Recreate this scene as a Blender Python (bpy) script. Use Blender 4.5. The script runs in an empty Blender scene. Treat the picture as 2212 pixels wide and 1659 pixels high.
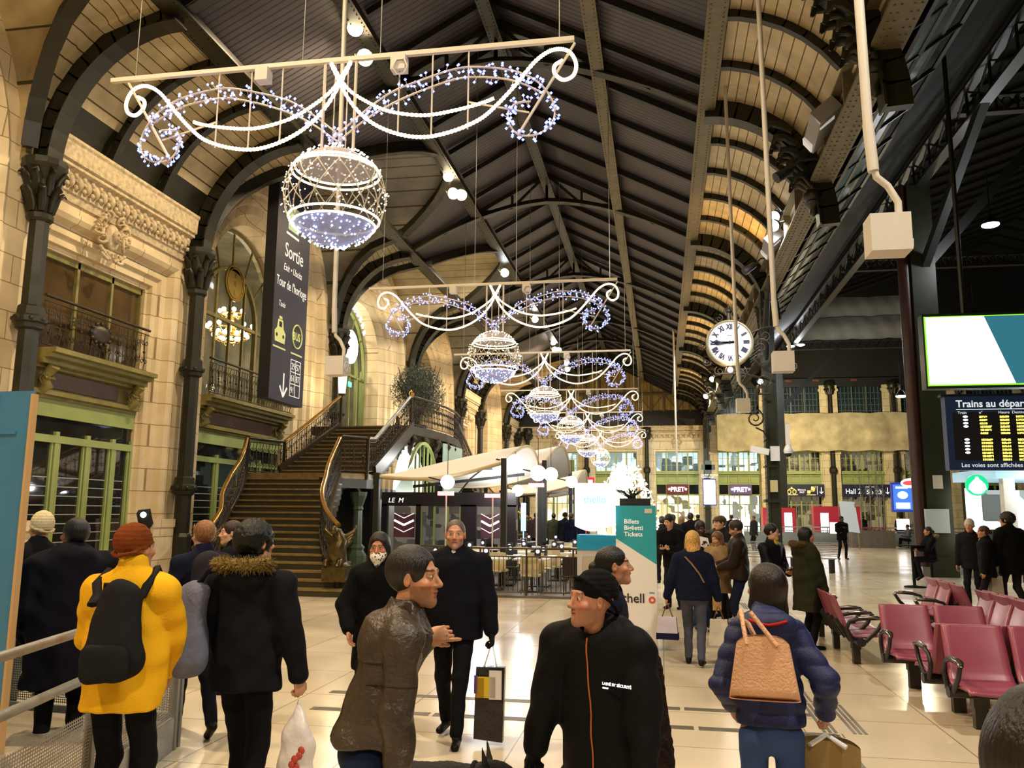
import bpy, bmesh, math, random
import numpy as np
from mathutils import Vector, Matrix
from math import sin, cos, pi, radians, sqrt
random.seed(7); RNG = np.random.default_rng(7)
S = bpy.context.scene
COL = S.collection
# ---------------------------------------------------------------- camera
cam = bpy.data.cameras.new('camera'); camo = bpy.data.objects.new('camera', cam); COL.objects.link(camo)
cam.sensor_width = 36.0; cam.lens = 1789.0/2212*36; cam.clip_start = .05; cam.clip_end = 400
YAW, PITCH, ROLL = radians(10.16), radians(8.79), radians(.5)
_f = Vector((-sin(YAW)*cos(PITCH), cos(YAW)*cos(PITCH), sin(PITCH)))
_r0 = Vector((cos(YAW), sin(YAW), 0)); _u0 = _r0.cross(_f)
_r = _r0*cos(ROLL)+_u0*sin(ROLL); _u = _u0*cos(ROLL)-_r0*sin(ROLL)
CAMP = Vector((0, 0, 1.8))
camo.matrix_world = Matrix(((_r.x, _u.x, -_f.x, CAMP.x), (_r.y, _u.y, -_f.y, CAMP.y), (_r.z, _u.z, -_f.z, CAMP.z), (0, 0, 0, 1)))
S.camera = camo
# ---------------------------------------------------------------- world and exposure
S.view_settings.view_transform = 'Standard'; S.view_settings.look = 'None'
S.view_settings.gamma = 1; S.view_settings.exposure = 0.0; S.view_settings.use_curve_mapping = False
W = bpy.data.worlds.new('night'); S.world = W; W.use_nodes = True
W.node_tree.nodes['Background'].inputs[0].default_value = (.012, .014, .02, 1)
W.node_tree.nodes['Background'].inputs[1].default_value = .5
# ---------------------------------------------------------------- lamps of the hall (the floods have a lamp body, built below)
def spot(name, loc, tgt, power, color, size=150, blend=.6, rad=.25):
    l = bpy.data.lights.new(name, 'SPOT'); l.energy = power; l.color = color
    l.spot_size = radians(size); l.spot_blend = blend; l.shadow_soft_size = rad
    o = bpy.data.objects.new(name, l); COL.objects.link(o); o.location = loc
    d = Vector(tgt)-Vector(loc); o.rotation_euler = d.to_track_quat('-Z', 'Y').to_euler()
    return o
def point(name, loc, power, color, rad=.15):
    l = bpy.data.lights.new(name, 'POINT'); l.energy = power; l.color = color; l.shadow_soft_size = rad
    o = bpy.data.objects.new(name, l); COL.objects.link(o); o.location = loc; return o
WARM = (1, .77, .48); WHITE = (.93, .96, 1.0); HALO = (1, .90, .74); AMBER = (1, .55, .12)
FLOODS = [(-6.8, y, 13.0) for y in (-2.0, 7.4, 17.2, 25.9, 35.5, 44.8, 53.7, 61.5)]
for i, p in enumerate(FLOODS):
    spot('roof_flood', (p[0], p[1], p[2]-.15), (-7.6 if i % 2 else -8.6, p[1]+2.0, 0), (5200 if i < 2 else 3200 if i < 6 else 5200), WARM if i != 4 else HALO, 158, .35)
GIRD = [(3.75, y, 10.35) for y in (-6.5, 3.5, 24.0, 40.5, 45.5, 54.0, 62.0)]  # first one, behind the viewer, is added to light the people's fronts
for i, p in enumerate(GIRD):
    spot('girder_flood', (p[0]-.25, p[1], p[2]-.2), (-1.5, p[1]+1.5, 0), (3000 if i < 2 else 1900 if i < 5 else 3200), HALO if i in (0, 1, 3, 5) else WHITE, 150, .4)
for y in (27.0, 36.0, 44.0, 58.0):
    spot('cove_uplight', (3.35, y, 9.75), (1.6, y+.2, 11.8), 260 if y < 40 else 330, AMBER, 120, .8, .08)
# ---------------------------------------------------------------- materials
MATS = {}
def mat(name, col, rough=.6, metal=0., noise=0., scale=4., bump=0., bscale=30., emit=0., ecol=None, spec=.5, dark=None, alpha=1., trans=0., vcol=False, coords='Object', detail=4., sampling=True):
    if name in MATS: return MATS[name]
    m = bpy.data.materials.new(name); m.use_nodes = True; nt = m.node_tree; b = nt.nodes['Principled BSDF']
    b.inputs['Base Color'].default_value = (*col, 1); b.inputs['Roughness'].default_value = rough
    b.inputs['Metallic'].default_value = metal; b.inputs['Specular IOR Level'].default_value = spec
    if alpha < 1: b.inputs['Alpha'].default_value = alpha
    if trans: b.inputs['Transmission Weight'].default_value = trans
    tc = nt.nodes.new('ShaderNodeTexCoord')
    src = None
    if vcol:
        a = nt.nodes.new('ShaderNodeVertexColor'); a.layer_name = 'col'; src = a.outputs[0]
        nt.links.new(src, b.inputs['Base Color'])
    if noise > 0:
        n = nt.nodes.new('ShaderNodeTexNoise'); n.inputs['Scale'].default_value = scale; n.inputs['Detail'].default_value = detail
        nt.links.new(tc.outputs[coords], n.inputs['Vector'])
        mr = nt.nodes.new('ShaderNodeMapRange'); mr.inputs[1].default_value = .3; mr.inputs[2].default_value = .7
        nt.links.new(n.outputs[0], mr.inputs[0])
        mx = nt.nodes.new('ShaderNodeMix'); mx.data_type = 'RGBA'
        nt.links.new(mr.outputs[0], mx.inputs[0])
        d = dark if dark else tuple(c*(1-noise) for c in col)
        if src:
            mm = nt.nodes.new('ShaderNodeMix'); mm.data_type = 'RGBA'; mm.blend_type = 'MULTIPLY'; mm.inputs[0].default_value = 1
            nt.links.new(src, mm.inputs[6]); mm.inputs[7].default_value = (1-noise, 1-noise, 1-noise, 1)
            nt.links.new(mm.outputs[2], mx.inputs[6]); nt.links.new(src, mx.inputs[7])
        else:
            mx.inputs[6].default_value = (*d, 1); mx.inputs[7].default_value = (*col, 1)
        nt.links.new(mx.outputs[2], b.inputs['Base Color'])
    if bump > 0:
        n2 = nt.nodes.new('ShaderNodeTexNoise'); n2.inputs['Scale'].default_value = bscale; n2.inputs['Detail'].default_value = 5
        nt.links.new(tc.outputs[coords], n2.inputs['Vector'])
        bp = nt.nodes.new('ShaderNodeBump'); bp.inputs['Strength'].default_value = bump; bp.inputs['Distance'].default_value = .02
        nt.links.new(n2.outputs[0], bp.inputs['Height']); nt.links.new(bp.outputs[0], b.inputs['Normal'])
    if emit > 0:
        b.inputs['Emission Color'].default_value = (*(ecol or col), 1); b.inputs['Emission Strength'].default_value = emit
        if not sampling: m.cycles.emission_sampling = 'NONE'
    MATS[name] = m; return m
def brickmat(name, c1, c2, mortar, w, h, msize=.012, rough=.7, axes='YZ', bump=.5, noise=.25, off=.5, nscale=1.3, spec=.4, patch=None):
    """blocks / tiles / planks laid in two world axes"""
    if name in MATS: return MATS[name]
    m = bpy.data.materials.new(name); m.use_nodes = True; nt = m.node_tree; b = nt.nodes['Principled BSDF']
    b.inputs['Roughness'].default_value = rough; b.inputs['Specular IOR Level'].default_value = spec
    g = nt.nodes.new('ShaderNodeNewGeometry'); sp = nt.nodes.new('ShaderNodeSeparateXYZ'); cb = nt.nodes.new('ShaderNodeCombineXYZ')
    nt.links.new(g.outputs['Position'], sp.inputs[0])
    nt.links.new(sp.outputs[axes[0]], cb.inputs[0]); nt.links.new(sp.outputs[axes[1]], cb.inputs[1])
    br = nt.nodes.new('ShaderNodeTexBrick'); br.offset = off; br.inputs['Scale'].default_value = 1
    br.inputs['Brick Width'].default_value = w; br.inputs['Row Height'].default_value = h; br.inputs['Mortar Size'].default_value = msize
    br.inputs['Color1'].default_value = (*c1, 1); br.inputs['Color2'].default_value = (*c2, 1); br.inputs['Mortar'].default_value = (*mortar, 1)
    br.inputs['Mortar Smooth'].default_value = .3
    nt.links.new(cb.outputs[0], br.inputs['Vector'])
    n = nt.nodes.new('ShaderNodeTexNoise'); n.inputs['Scale'].default_value = nscale; n.inputs['Detail'].default_value = 6
    nt.links.new(g.outputs['Position'], n.inputs['Vector'])
    mr = nt.nodes.new('ShaderNodeMapRange'); mr.inputs[1].default_value = .3; mr.inputs[2].default_value = .7; mr.inputs[3].default_value = 1-noise; mr.inputs[4].default_value = 1.05
    nt.links.new(n.outputs[0], mr.inputs[0])
    mx = nt.nodes.new('ShaderNodeMix'); mx.data_type = 'RGBA'; mx.blend_type = 'MULTIPLY'; mx.inputs[0].default_value = 1
    nt.links.new(br.outputs[0], mx.inputs[6]); nt.links.new(mr.outputs[0], mx.inputs[7])
    nt.links.new(mx.outputs[2], b.inputs['Base Color'])
    if bump:
        bp = nt.nodes.new('ShaderNodeBump'); bp.inputs['Strength'].default_value = bump; bp.inputs['Distance'].default_value = .01; bp.invert = True
        nt.links.new(br.outputs[1], bp.inputs['Height']); nt.links.new(bp.outputs[0], b.inputs['Normal'])
    MATS[name] = m; return m
# ---------------------------------------------------------------- mesh collector
def lin(h):
    h = h.lstrip('#'); v = [int(h[i:i+2], 16)/255 for i in (0, 2, 4)]
    return tuple(x/12.92 if x <= .04045 else ((x+.055)/1.055)**2.4 for x in v)
class MB:
    def __init__(s): s.v = []; s.f = []; s.m = []; s.sm = []; s.mi = 0; s.smooth = False
    def add(s, vs, fs, smooth=None):
        o = len(s.v); s.v += [tuple(v) for v in vs]
        for f in fs: s.f.append(tuple(i+o for i in f)); s.m.append(s.mi); s.sm.append(s.smooth if smooth is None else smooth)
        return s
    def box(s, x0, x1, y0, y1, z0, z1):
        v = [(x, y, z) for z in (z0, z1) for y in (y0, y1) for x in (x0, x1)]
        return s.add(v, [(0, 2, 3, 1), (4, 5, 7, 6), (0, 1, 5, 4), (2, 6, 7, 3), (0, 4, 6, 2), (1, 3, 7, 5)], False)
    def obox(s, c, ax, ay, az):
        """oriented box: centre and three half-axis vectors"""
        c, ax, ay, az = map(Vector, (c, ax, ay, az))
        v = [c+ax*i+ay*j+az*k for k in (-1, 1) for j in (-1, 1) for i in (-1, 1)]
        return s.add(v, [(0, 2, 3, 1), (4, 5, 7, 6), (0, 1, 5, 4), (2, 6, 7, 3), (0, 4, 6, 2), (1, 3, 7, 5)], False)
    def bar(s, p, q, w, h=None, up=(0, 0, 1)):
        p, q = Vector(p), Vector(q); h = h or w; d = (q-p)
        if d.length < 1e-6: return s
        u = Vector(up)
        if abs(d.normalized().dot(u)) > .99: u = Vector((0, 1, 0))
        sx = d.cross(u).normalized(); sz = sx.cross(d).normalized()
        return s.obox((p+q)/2, d/2, sx*w/2, sz*h/2)
    def tube(s, pts, r, n=8, cap=True, closed=False, smooth=True, sx=1., up=None):
        pts = [Vector(p) for p in pts]; N = len(pts)
        rs = [r]*N if not hasattr(r, '__len__') else list(r)
        vs = []; prev = None
        for i, p in enumerate(pts):
            a = pts[(i-1) % N] if (i or closed) else p; b = pts[(i+1) % N] if (i < N-1 or closed) else p
            t = (b-a); t = t.normalized() if t.length > 1e-9 else Vector((0, 0, 1))
            if prev is None:
                u = Vector(up) if up else (Vector((0, 0, 1)) if abs(t.z) < .9 else Vector((1, 0, 0)))
            else: u = prev
            e = (u-t*u.dot(t)); e = e.normalized() if e.length > 1e-6 else t.orthogonal().normalized()
            prev = e; g = t.cross(e)
            for k in range(n):
                a_ = 2*pi*k/n; vs.append(p+(e*cos(a_)+g*sin(a_)*sx)*rs[i])
        fs = []
        for i in range(N if closed else N-1):
            j = (i+1) % N
            for k in range(n): fs.append((i*n+k, i*n+(k+1) % n, j*n+(k+1) % n, j*n+k))
        s.add(vs, fs, smooth)
        if cap and not closed: s.add(vs[:n], [tuple(reversed(range(n)))], False); s.add(vs[-n:], [tuple(range(n))], False)
        return s
    def cyl(s, p, q, r, r2=None, n=12): return s.tube([p, q], [r, r if r2 is None else r2], n)
    def lathe(s, prof, c=(0, 0, 0), n=16, smooth=True, sy=1., cap=True):
        vs = []; c = Vector(c)
        for r, z in prof:
            for k in range(n): a = 2*pi*(k+.5)/n; vs.append((c.x+r*cos(a), c.y+r*sin(a)*sy, c.z+z))
        fs = []
        for i in range(len(prof)-1):
            for k in range(n): fs.append((i*n+k, i*n+(k+1) % n, (i+1)*n+(k+1) % n, (i+1)*n+k))
        s.add(vs, fs, smooth)
        if cap: s.add(vs[:n], [tuple(reversed(range(n)))], False); s.add(vs[-n:], [tuple(range(n))], False)
        return s
    def sph(s, c, r, n=10, m=7, sc=(1, 1, 1)):
        pr = [(r*sin(pi*i/m), -r*cos(pi*i/m)) for i in range(m+1)]
        vs = []; c = Vector(c)
        for rr, z in pr:
            for k in range(n): a = 2*pi*k/n; vs.append((c.x+rr*cos(a)*sc[0], c.y+rr*sin(a)*sc[1], c.z+z*sc[2]))
        fs = [(i*n+k, i*n+(k+1) % n, (i+1)*n+(k+1) % n, (i+1)*n+k) for i in range(m) for k in range(n)]
        return s.add(vs, fs, True)
    def grid(s, fn, nu, nv, smooth=True, closed_u=False):
        vs = [fn(i/(nu), j/(nv)) for i in range(nu+(0 if closed_u else 1)) for j in range(nv+1)]
        M = nu if closed_u else nu+1
        fs = [(i*(nv+1)+j, ((i+1) % M)*(nv+1)+j, ((i+1) % M)*(nv+1)+j+1, i*(nv+1)+j+1) for i in range(nu) for j in range(nv)]
        return s.add(vs, fs, smooth)
    def prism(s, poly, d):
        """polygon (3D points) extruded by vector d"""
        n = len(poly); p = [Vector(q) for q in poly]; d = Vector(d)
        return s.add(p+[q+d for q in p], [tuple(range(n)), tuple(reversed(range(n, 2*n)))]+[(i, n+i, n+(i+1) % n, (i+1) % n) for i in range(n)], False)
    def build(s, name, mats, parent=None, loc=None, **k):
        me = bpy.data.meshes.new(name)
        me.from_pydata(s.v, [], s.f)
        for m in (mats if isinstance(mats, (list, tuple)) else [mats]): me.materials.append(m)
        me.polygons.foreach_set('material_index', s.m); me.polygons.foreach_set('use_smooth', s.sm)
        me.update()
        bm = bmesh.new(); bm.from_mesh(me); bmesh.ops.recalc_face_normals(bm, faces=bm.faces); bm.to_mesh(me); bm.free()
        o = bpy.data.objects.new(name, me); COL.objects.link(o)
        if parent: o.parent = parent
        if loc: o.location = loc
        if k: tag(o, **k)
        return o
def tag(o, label=None, cat=None, group=None, kind=None):
    if label: o['label'] = label
    if cat: o['category'] = cat
    if group: o['group'] = group
    if kind: o['kind'] = kind
    return o
def empty(name, loc=(0, 0, 0), rz=0, **k):
    o = bpy.data.objects.new(name, None); COL.objects.link(o); o.location = loc; o.rotation_euler = (0, 0, rz); o.empty_display_size = .2
    return tag(o, **k)
def copy_tree(o, parent=None):
    c = o.copy(); COL.objects.link(c); c.parent = parent
    for ch in [x for x in S.objects if x.parent == o]: copy_tree(ch, c)
    return c
def struct(o): o['kind'] = 'structure'; return o
def text(body, size, M, m, parent=None, name='lettering', align='LEFT', extrude=.002, bold=0., sx=1., shear=0., space=1.):
    """real lettering, converted to a mesh; M: 4x4 placing the XY plane of the text"""
    cu = bpy.data.curves.new(name, 'FONT'); cu.body = body; cu.size = size; cu.align_x = align; cu.extrude = extrude
    cu.offset = bold; cu.shear = shear; cu.space_character = space; cu.resolution_u = 3
    t = bpy.data.objects.new(name, cu); COL.objects.link(t)
    bpy.context.view_layer.update()
    me = bpy.data.meshes.new_from_object(t.evaluated_get(bpy.context.evaluated_depsgraph_get()))
    bpy.data.objects.remove(t); bpy.data.curves.remove(cu)
    me.transform(Matrix.Diagonal((sx, 1, 1, 1))); me.transform(M)
    me.materials.clear(); me.materials.append(m)
    o = bpy.data.objects.new(name, me); COL.objects.link(o)
    if parent: o.parent = parent
    return o
def frame(o, x, y):
    """matrix whose X axis is x, Y axis is y, origin o (for text on a surface)"""
    x = Vector(x).normalized(); y = Vector(y).normalized(); z = x.cross(y)
    return Matrix(((x.x, y.x, z.x, o[0]), (x.y, y.y, z.y, o[1]), (x.z, y.z, z.z, o[2]), (0, 0, 0, 1)))
def ribbon(pts, w, d, mb, up=(0, 1, 0)):
    """flat-section bar swept along pts"""
    for a, b in zip(pts[:-1], pts[1:]): mb.bar(a, b, w, d, up)
# shared materials
M_STONE = brickmat('limestone_blocks', lin('#E2CFA9'), lin('#D9C298'), lin('#9C8560'), 1.15, .56, .012, .75, 'YZ', .5, .22)
M_STONEX = brickmat('limestone_blocks_end', lin('#D9CDA8'), lin('#CDBF97'), lin('#8F8260'), 1.1, .56, .012, .75, 'XZ', .5, .2)
M_CARVE = mat('carved_limestone', lin('#D8C49D'), .8, noise=.45, scale=9, bump=.6, bscale=25, coords='Object')
M_IRON = mat('olive_cast_iron', lin('#262516'), .42, noise=.35, scale=3, bump=.15, bscale=40, metal=.15)
M_IRONT = mat('riveted_tan_iron', lin('#6E6448'), .6, noise=.3, scale=5, bump=.2, bscale=60)
M_DARK = mat('black_iron', lin('#171713'), .5, noise=.3, scale=6)
M_GREENP = mat('pale_green_paint', lin('#98A765'), .5, noise=.12, scale=2)
M_GREEND = mat('olive_green_paint', lin('#7E8A4C'), .5, noise=.2, scale=3)
M_GLASSD = mat('dark_window_glass', (.03, .03, .028), .06, spec=.8, noise=.5, scale=2)
M_STEEL = mat('galvanised_steel', lin('#9A9A94'), .45, metal=.6, noise=.2, scale=14)
M_GREYP = mat('light_grey_paint', lin('#C9C2B6'), .45, noise=.08, scale=3)
M_WHITE = mat('white_paint', (.8, .8, .78), .45)
M_BLACK = mat('black_plastic', (.012, .012, .013), .45)
# ================================================================ floor
YE = 71.5; XL = -12.5; XR = 3.9; XC = -4.06
YC = [-16.2, -6.0, 4.0, 14.0, 19.8, 29.8, 39.8, 49.8, 55.6, 65.6]
def floor():
    m = bpy.data.materials.new('polished_stone_tiles'); m.use_nodes = True; nt = m.node_tree; b = nt.nodes['Principled BSDF']
    g = nt.nodes.new('ShaderNodeNewGeometry')
    br = nt.nodes.new('ShaderNodeTexBrick'); br.offset = 0
    for k, v in (('Scale', 1), ('Brick Width', 1.16), ('Row Height', 1.16), ('Mortar Size', .006), ('Mortar Smooth', .2)): br.inputs[k].default_value = v
    br.inputs['Color1'].default_value = (*lin('#DDCFB6'), 1); br.inputs['Color2'].default_value = (*lin('#D6C7AC'), 1); br.inputs['Mortar'].default_value = (*lin('#8B7C66'), 1)
    nt.links.new(g.outputs['Position'], br.inputs['Vector'])
    n = nt.nodes.new('ShaderNodeTexNoise'); n.inputs['Scale'].default_value = .5; n.inputs['Detail'].default_value = 7
    nt.links.new(g.outputs['Position'], n.inputs['Vector'])
    mr = nt.nodes.new('ShaderNodeMapRange'); mr.inputs[1].default_value = .3; mr.inputs[2].default_value = .7; mr.inputs[3].default_value = .86; mr.inputs[4].default_value = 1.03
    nt.links.new(n.outputs[0], mr.inputs[0])
    mx = nt.nodes.new('ShaderNodeMix'); mx.data_type = 'RGBA'; mx.blend_type = 'MULTIPLY'; mx.inputs[0].default_value = 1
    nt.links.new(br.outputs[0], mx.inputs[6]); nt.links.new(mr.outputs[0], mx.inputs[7])
    # small worn spots
    v = nt.nodes.new('ShaderNodeTexVoronoi'); v.inputs['Scale'].default_value = 1.7; nt.links.new(g.outputs['Position'], v.inputs['Vector'])
    lt = nt.nodes.new('ShaderNodeMath'); lt.operation = 'LESS_THAN'; lt.inputs[1].default_value = .035; nt.links.new(v.outputs[0], lt.inputs[0])
    mx2 = nt.nodes.new('ShaderNodeMix'); mx2.data_type = 'RGBA'; nt.links.new(lt.outputs[0], mx2.inputs[0]); nt.links.new(mx.outputs[2], mx2.inputs[6]); mx2.inputs[7].default_value = (*lin('#7A6A55'), 1)
    nt.links.new(mx2.outputs[2], b.inputs['Base Color'])
    n3 = nt.nodes.new('ShaderNodeTexNoise'); n3.inputs['Scale'].default_value = 1.2; n3.inputs['Detail'].default_value = 5; nt.links.new(g.outputs['Position'], n3.inputs['Vector'])
    mr3 = nt.nodes.new('ShaderNodeMapRange'); mr3.inputs[1].default_value = .3; mr3.inputs[2].default_value = .7; mr3.inputs[3].default_value = .13; mr3.inputs[4].default_value = .24
    nt.links.new(n3.outputs[0], mr3.inputs[0]); nt.links.new(mr3.outputs[0], b.inputs['Roughness'])
    b.inputs['Specular IOR Level'].default_value = .55
    mb = MB(); mb.box(-14, 45, -20, 110, -.3, 0); struct(mb.build('floor', m))
    # grooved guidance strips let into the stone
    M_IN = mat('dark_grooved_strip', lin('#6C6355'), .4, noise=.3, scale=20)
    def strip(p, q, n=3, gap=.042, w=.028):
        mb = MB(); p, q = Vector(p), Vector(q); d = (q-p).normalized(); s = Vector((-d.y, d.x, 0))
        for i in range(n): mb.bar(p+s*(i-(n-1)/2)*gap, q+s*(i-(n-1)/2)*gap, w, .004)
        return mb
    k = 0
    segs = []
    for y, x0, x1 in ((8.25, -3.3, 1.35), (7.55, -3.2, 1.45)):
        x = x0
        while x < x1: segs.append(((x, y, .002), (min(x+1.12, x1), y+.0, .002))); x += 1.16
    mb = MB()
    for p, q in segs:
        t = strip(p, q); mb.v, off = mb.v, len(mb.v); mb.v += t.v; mb.f += [tuple(i+off for i in f) for f in t.f]; mb.m += t.m; mb.sm += t.sm
    struct(mb.build('trim_1', M_IN))
    mb = MB(); y = 3.0
    while y < 30:
        for xx in (1.36, 1.60):
            if xx < 1.5 or int(y) % 3: t = strip((xx, y, .002), (xx, y+1.1, .002), 3, .045); off = len(mb.v); mb.v += t.v; mb.f += [tuple(i+off for i in f) for f in t.f]; mb.m += t.m; mb.sm += t.sm
        y += 1.16
    struct(mb.build('trim_2', M_IN))
floor()
# ================================================================ sweep of a moulding profile round an opening
def path_arch(yc, R, zs, n=24, z0=0):
    """returns function r -> list of (y,z) along the opening, and normals implied"""
    def f(dr):
        r = R+dr
        pts = [(yc-r, z0)]+[(yc-r, zs*i/4) for i in (1, 2, 3) if zs*i/4 > z0]
        pts += [(yc-r*cos(pi*i/n), zs+r*sin(pi*i/n)) for i in range(n+1)]
        pts += [(yc+r, zs*i/4) for i in (3, 2, 1) if zs*i/4 > z0]+[(yc+r, z0)]
        return pts
    return f
def path_rect(y0, y1, zt, z0=0):
    def f(dr): return [(y0-dr, z0), (y0-dr, zt+dr), (y1+dr, zt+dr), (y1+dr, z0)]
    return f
def sweep(mb, f, prof):
    rows = [[(x, y, z) for y, z in f(dr)] for dr, x in prof]; n = len(rows[0])
    vs = [p for r in rows for p in r]
    mb.add(vs, [(i*n+j, i*n+j+1, (i+1)*n+j+1, (i+1)*n+j) for i in range(len(rows)-1) for j in range(n-1)], False)
def face_around(mb, f, dr, y0, y1, z1, x, z0=0):
    """flat wall between an opening and the bay rectangle"""
    pts = f(dr); yc = (pts[0][0]+pts[-1][0])/2; zc = z0
    out = []
    for y, z in pts:
        dy, dz = y-yc, z-zc
        if dz < 1e-6: out.append((y0 if dy < 0 else y1, z)); continue
        t = 1e9
        if dy < -1e-6: t = min(t, (y0-yc)/dy)
        if dy > 1e-6: t = min(t, (y1-yc)/dy)
        if dz > 1e-6: t = min(t, (z1-zc)/dz)
        out.append((yc+dy*t, zc+dz*t))
    n = len(pts)
    vs = [(x, y, z) for y, z in pts]+[(x, y, z) for y, z in out]
    fs = [(i, i+1, n+i+1, n+i) for i in range(n-1)]
    mb.add(vs, fs, False)
    # corners
    for i in range(n-1):
        a, b = out[i], out[i+1]
        if abs(a[0]-b[0]) > 1e-4 and abs(a[1]-b[1]) > 1e-4:
            c = (a[0], b[1]) if abs(a[0]-y0) < 1e-4 or abs(a[0]-y1) < 1e-4 else (b[0], a[1])
            mb.add([(x, *a), (x, *b), (x, *c)], [(0, 1, 2)], False)
def arch_wall(y0, y1, name):
    yc = (y0+y1)/2; f = path_arch(yc, 2.75, 8.35)
    mb = MB()
    prof = [(0, XL-1.6), (0, XL-.75), (.12, XL-.72), (.28, XL-.60), (.34, XL-.5), (.62, XL-.46), (.70, XL-.34), (.80, XL-.30), (.95, XL-.30), (1.02, XL-.2), (1.42, XL-.2), (1.5, XL-.02), (1.62, XL+.06), (1.74, XL)]
    sweep(mb, f, prof); face_around(mb, f, 1.74, y0, y1, 14.6, XL)
    return struct(mb.build(name, M_STONE))
def rect_wall(y0, y1, name):
    a, b = y0+1.05, y1-1.15; f = path_rect(a, b, 7.35)
    mb = MB()
    prof = [(0, XL-1.2), (0, XL-.42), (.1, XL-.42), (.12, XL-.3), (.3, XL-.3), (.34, XL-.2), (.55, XL-.2), (.62, XL-.02), (.72, XL+.05), (.8, XL+.05), (.8, XL)]
    sweep(mb, f, prof); face_around(mb, f, .8, y0, y1, 12.2, XL)
    mb.box(XL-.05, XL+.22, y0+.25, y0+.95, 0, 1.35); mb.box(XL-.05, XL+.28, y1-1.1, y1-.25, 0, 1.35)
    for y in (y0+.6, y1-.67): mb.box(XL-.05, XL+.3, y-.45, y+.45, 1.35, 1.55)
    return struct(mb.build(name, M_STONE))
k = 0
for a, b in zip(YC[:-1], YC[1:]):
    k += 1
    (rect_wall if b-a < 7 else arch_wall)(a, b, 'wall_left_%d' % k)
rect_wall(65.6, 71.5, 'wall_left_10')
mb = MB(); mb.box(XL-2.2, XL-1.9, -17, 19, 0, 13); mb.box(XL-2.2, XL-1.9, 41, 72, 0, 13); mb.box(XL-2.2, XL-1.9, 19, 41, 0, 4.6); struct(mb.build('wall_left_back', mat('brown_plaster', lin('#6d5a3c'), .8, noise=.3, scale=1)))
mb = MB(); mb.box(XL-1.8, 9, -17.5, -17, 0, 15); struct(mb.build('wall_rear', M_STONEX))
# cornices over the narrow bays
def cornice(y0, y1, name):
    mb = MB()
    prof = [(0, 8.35), (.06, 8.35), (.10, 8.5), (.14, 8.52), (.14, 8.62), (.24, 8.95), (.34, 8.98), (.34, 9.06), (.40, 9.08), (.42, 9.45), (.46, 9.5), (.46, 9.56), (0, 9.56)]
    n = len(prof); vs = [(XL+d, y, z) for y in (y0, y1) for d, z in prof]
    mb.add(vs, [(i, i+1, n+i+1, n+i) for i in range(n-1)]+[tuple(range(n)), tuple(range(2*n-1, n-1, -1))], False)
    # leaf and bead carving: rows of small lobes
    y = y0+.1
    while y < y1-.1:
        mb.sph((XL+.2, y, 8.75), .11, 6, 5, (.7, .8, 1.25)); mb.sph((XL+.22, y+.12, 8.63), .06, 5, 4); mb.sph((XL+.24, y+.07, 8.86), .07, 5, 4)
        mb.tube([(XL+.17+.07*sin(t), y+.1+.09*cos(t), 8.73+.12*t/4) for t in (0, 1, 2, 3, 4)], .03, 5); y += .27
    return struct(mb.build(name, M_CARVE))
for i, (a, b) in enumerate(((14.0, 19.8), (49.8, 55.6), (65.6, 71.3))): cornice(a+.3, b-.3, 'trim_%d' % (10+i))
# carved mask cartouches
def cartouche(loc, rz, sc, label):
    e = empty('carved_cartouche', loc, rz, label=label, cat='carving')
    mb = MB()
    mb.sph((0, .06, 0), .3, 14, 9, (.75, .35, 1.0)); mb.sph((0, .17, 0), .14, 10, 7, (.85, .8, 1.1)); mb.sph((0, .28, -.01), .035, 6, 5, (.8, 1, 1.3))
    for s in (-1, 1):
        mb.sph((s*.05, .27, .04), .03, 6, 4); mb.sph((s*.03, .26, -.08), .03, 6, 4, (1.3, .8, .6))
        for (cx, cz, r0, turns, ph) in ((.36, .22, .14, 1.4, 0), (.38, -.12, .13, 1.4, 2), (.2, .42, .12, 1.3, 1), (.24, -.42, .13, 1.2, 4), (.5, .02, .1, 1.2, 3)):
            pts = [(s*(cx+r0*(1-t/12)*cos(ph+t*turns*pi/6)), .1+.05*sin(t), cz+r0*(1-t/12)*sin(ph+t*turns*pi/6)) for t in range(11)]
            mb.tube(pts, [.045-.003*t for t in range(11)], 6)
        for t in range(7): mb.sph((s*(.12+.07*t), .1, .5-.075*t*t*.14), .05, 6, 4, (1, .8, .8)); mb.sph((s*(.1+.05*t), .1, -.5+.03*t), .045, 6, 4)
    mb.tube([(-.3, .08, .5), (-.15, .12, .58), (0, .14, .6), (.15, .12, .58), (.3, .08, .5)], .05, 6)
    o = mb.build('scrollwork', M_CARVE, e); e.scale = (sc,)*3
    return e
cartouche((XL+.02, 16.55, 8.0), -pi/2, 1.05, 'carved stone face cartouche on the nearest narrow bay of the left wall')
cartouche((XL+.02, 52.6, 8.0), -pi/2, 1.05, 'carved stone cartouche on the narrow wall bay beyond the staircase')
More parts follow.
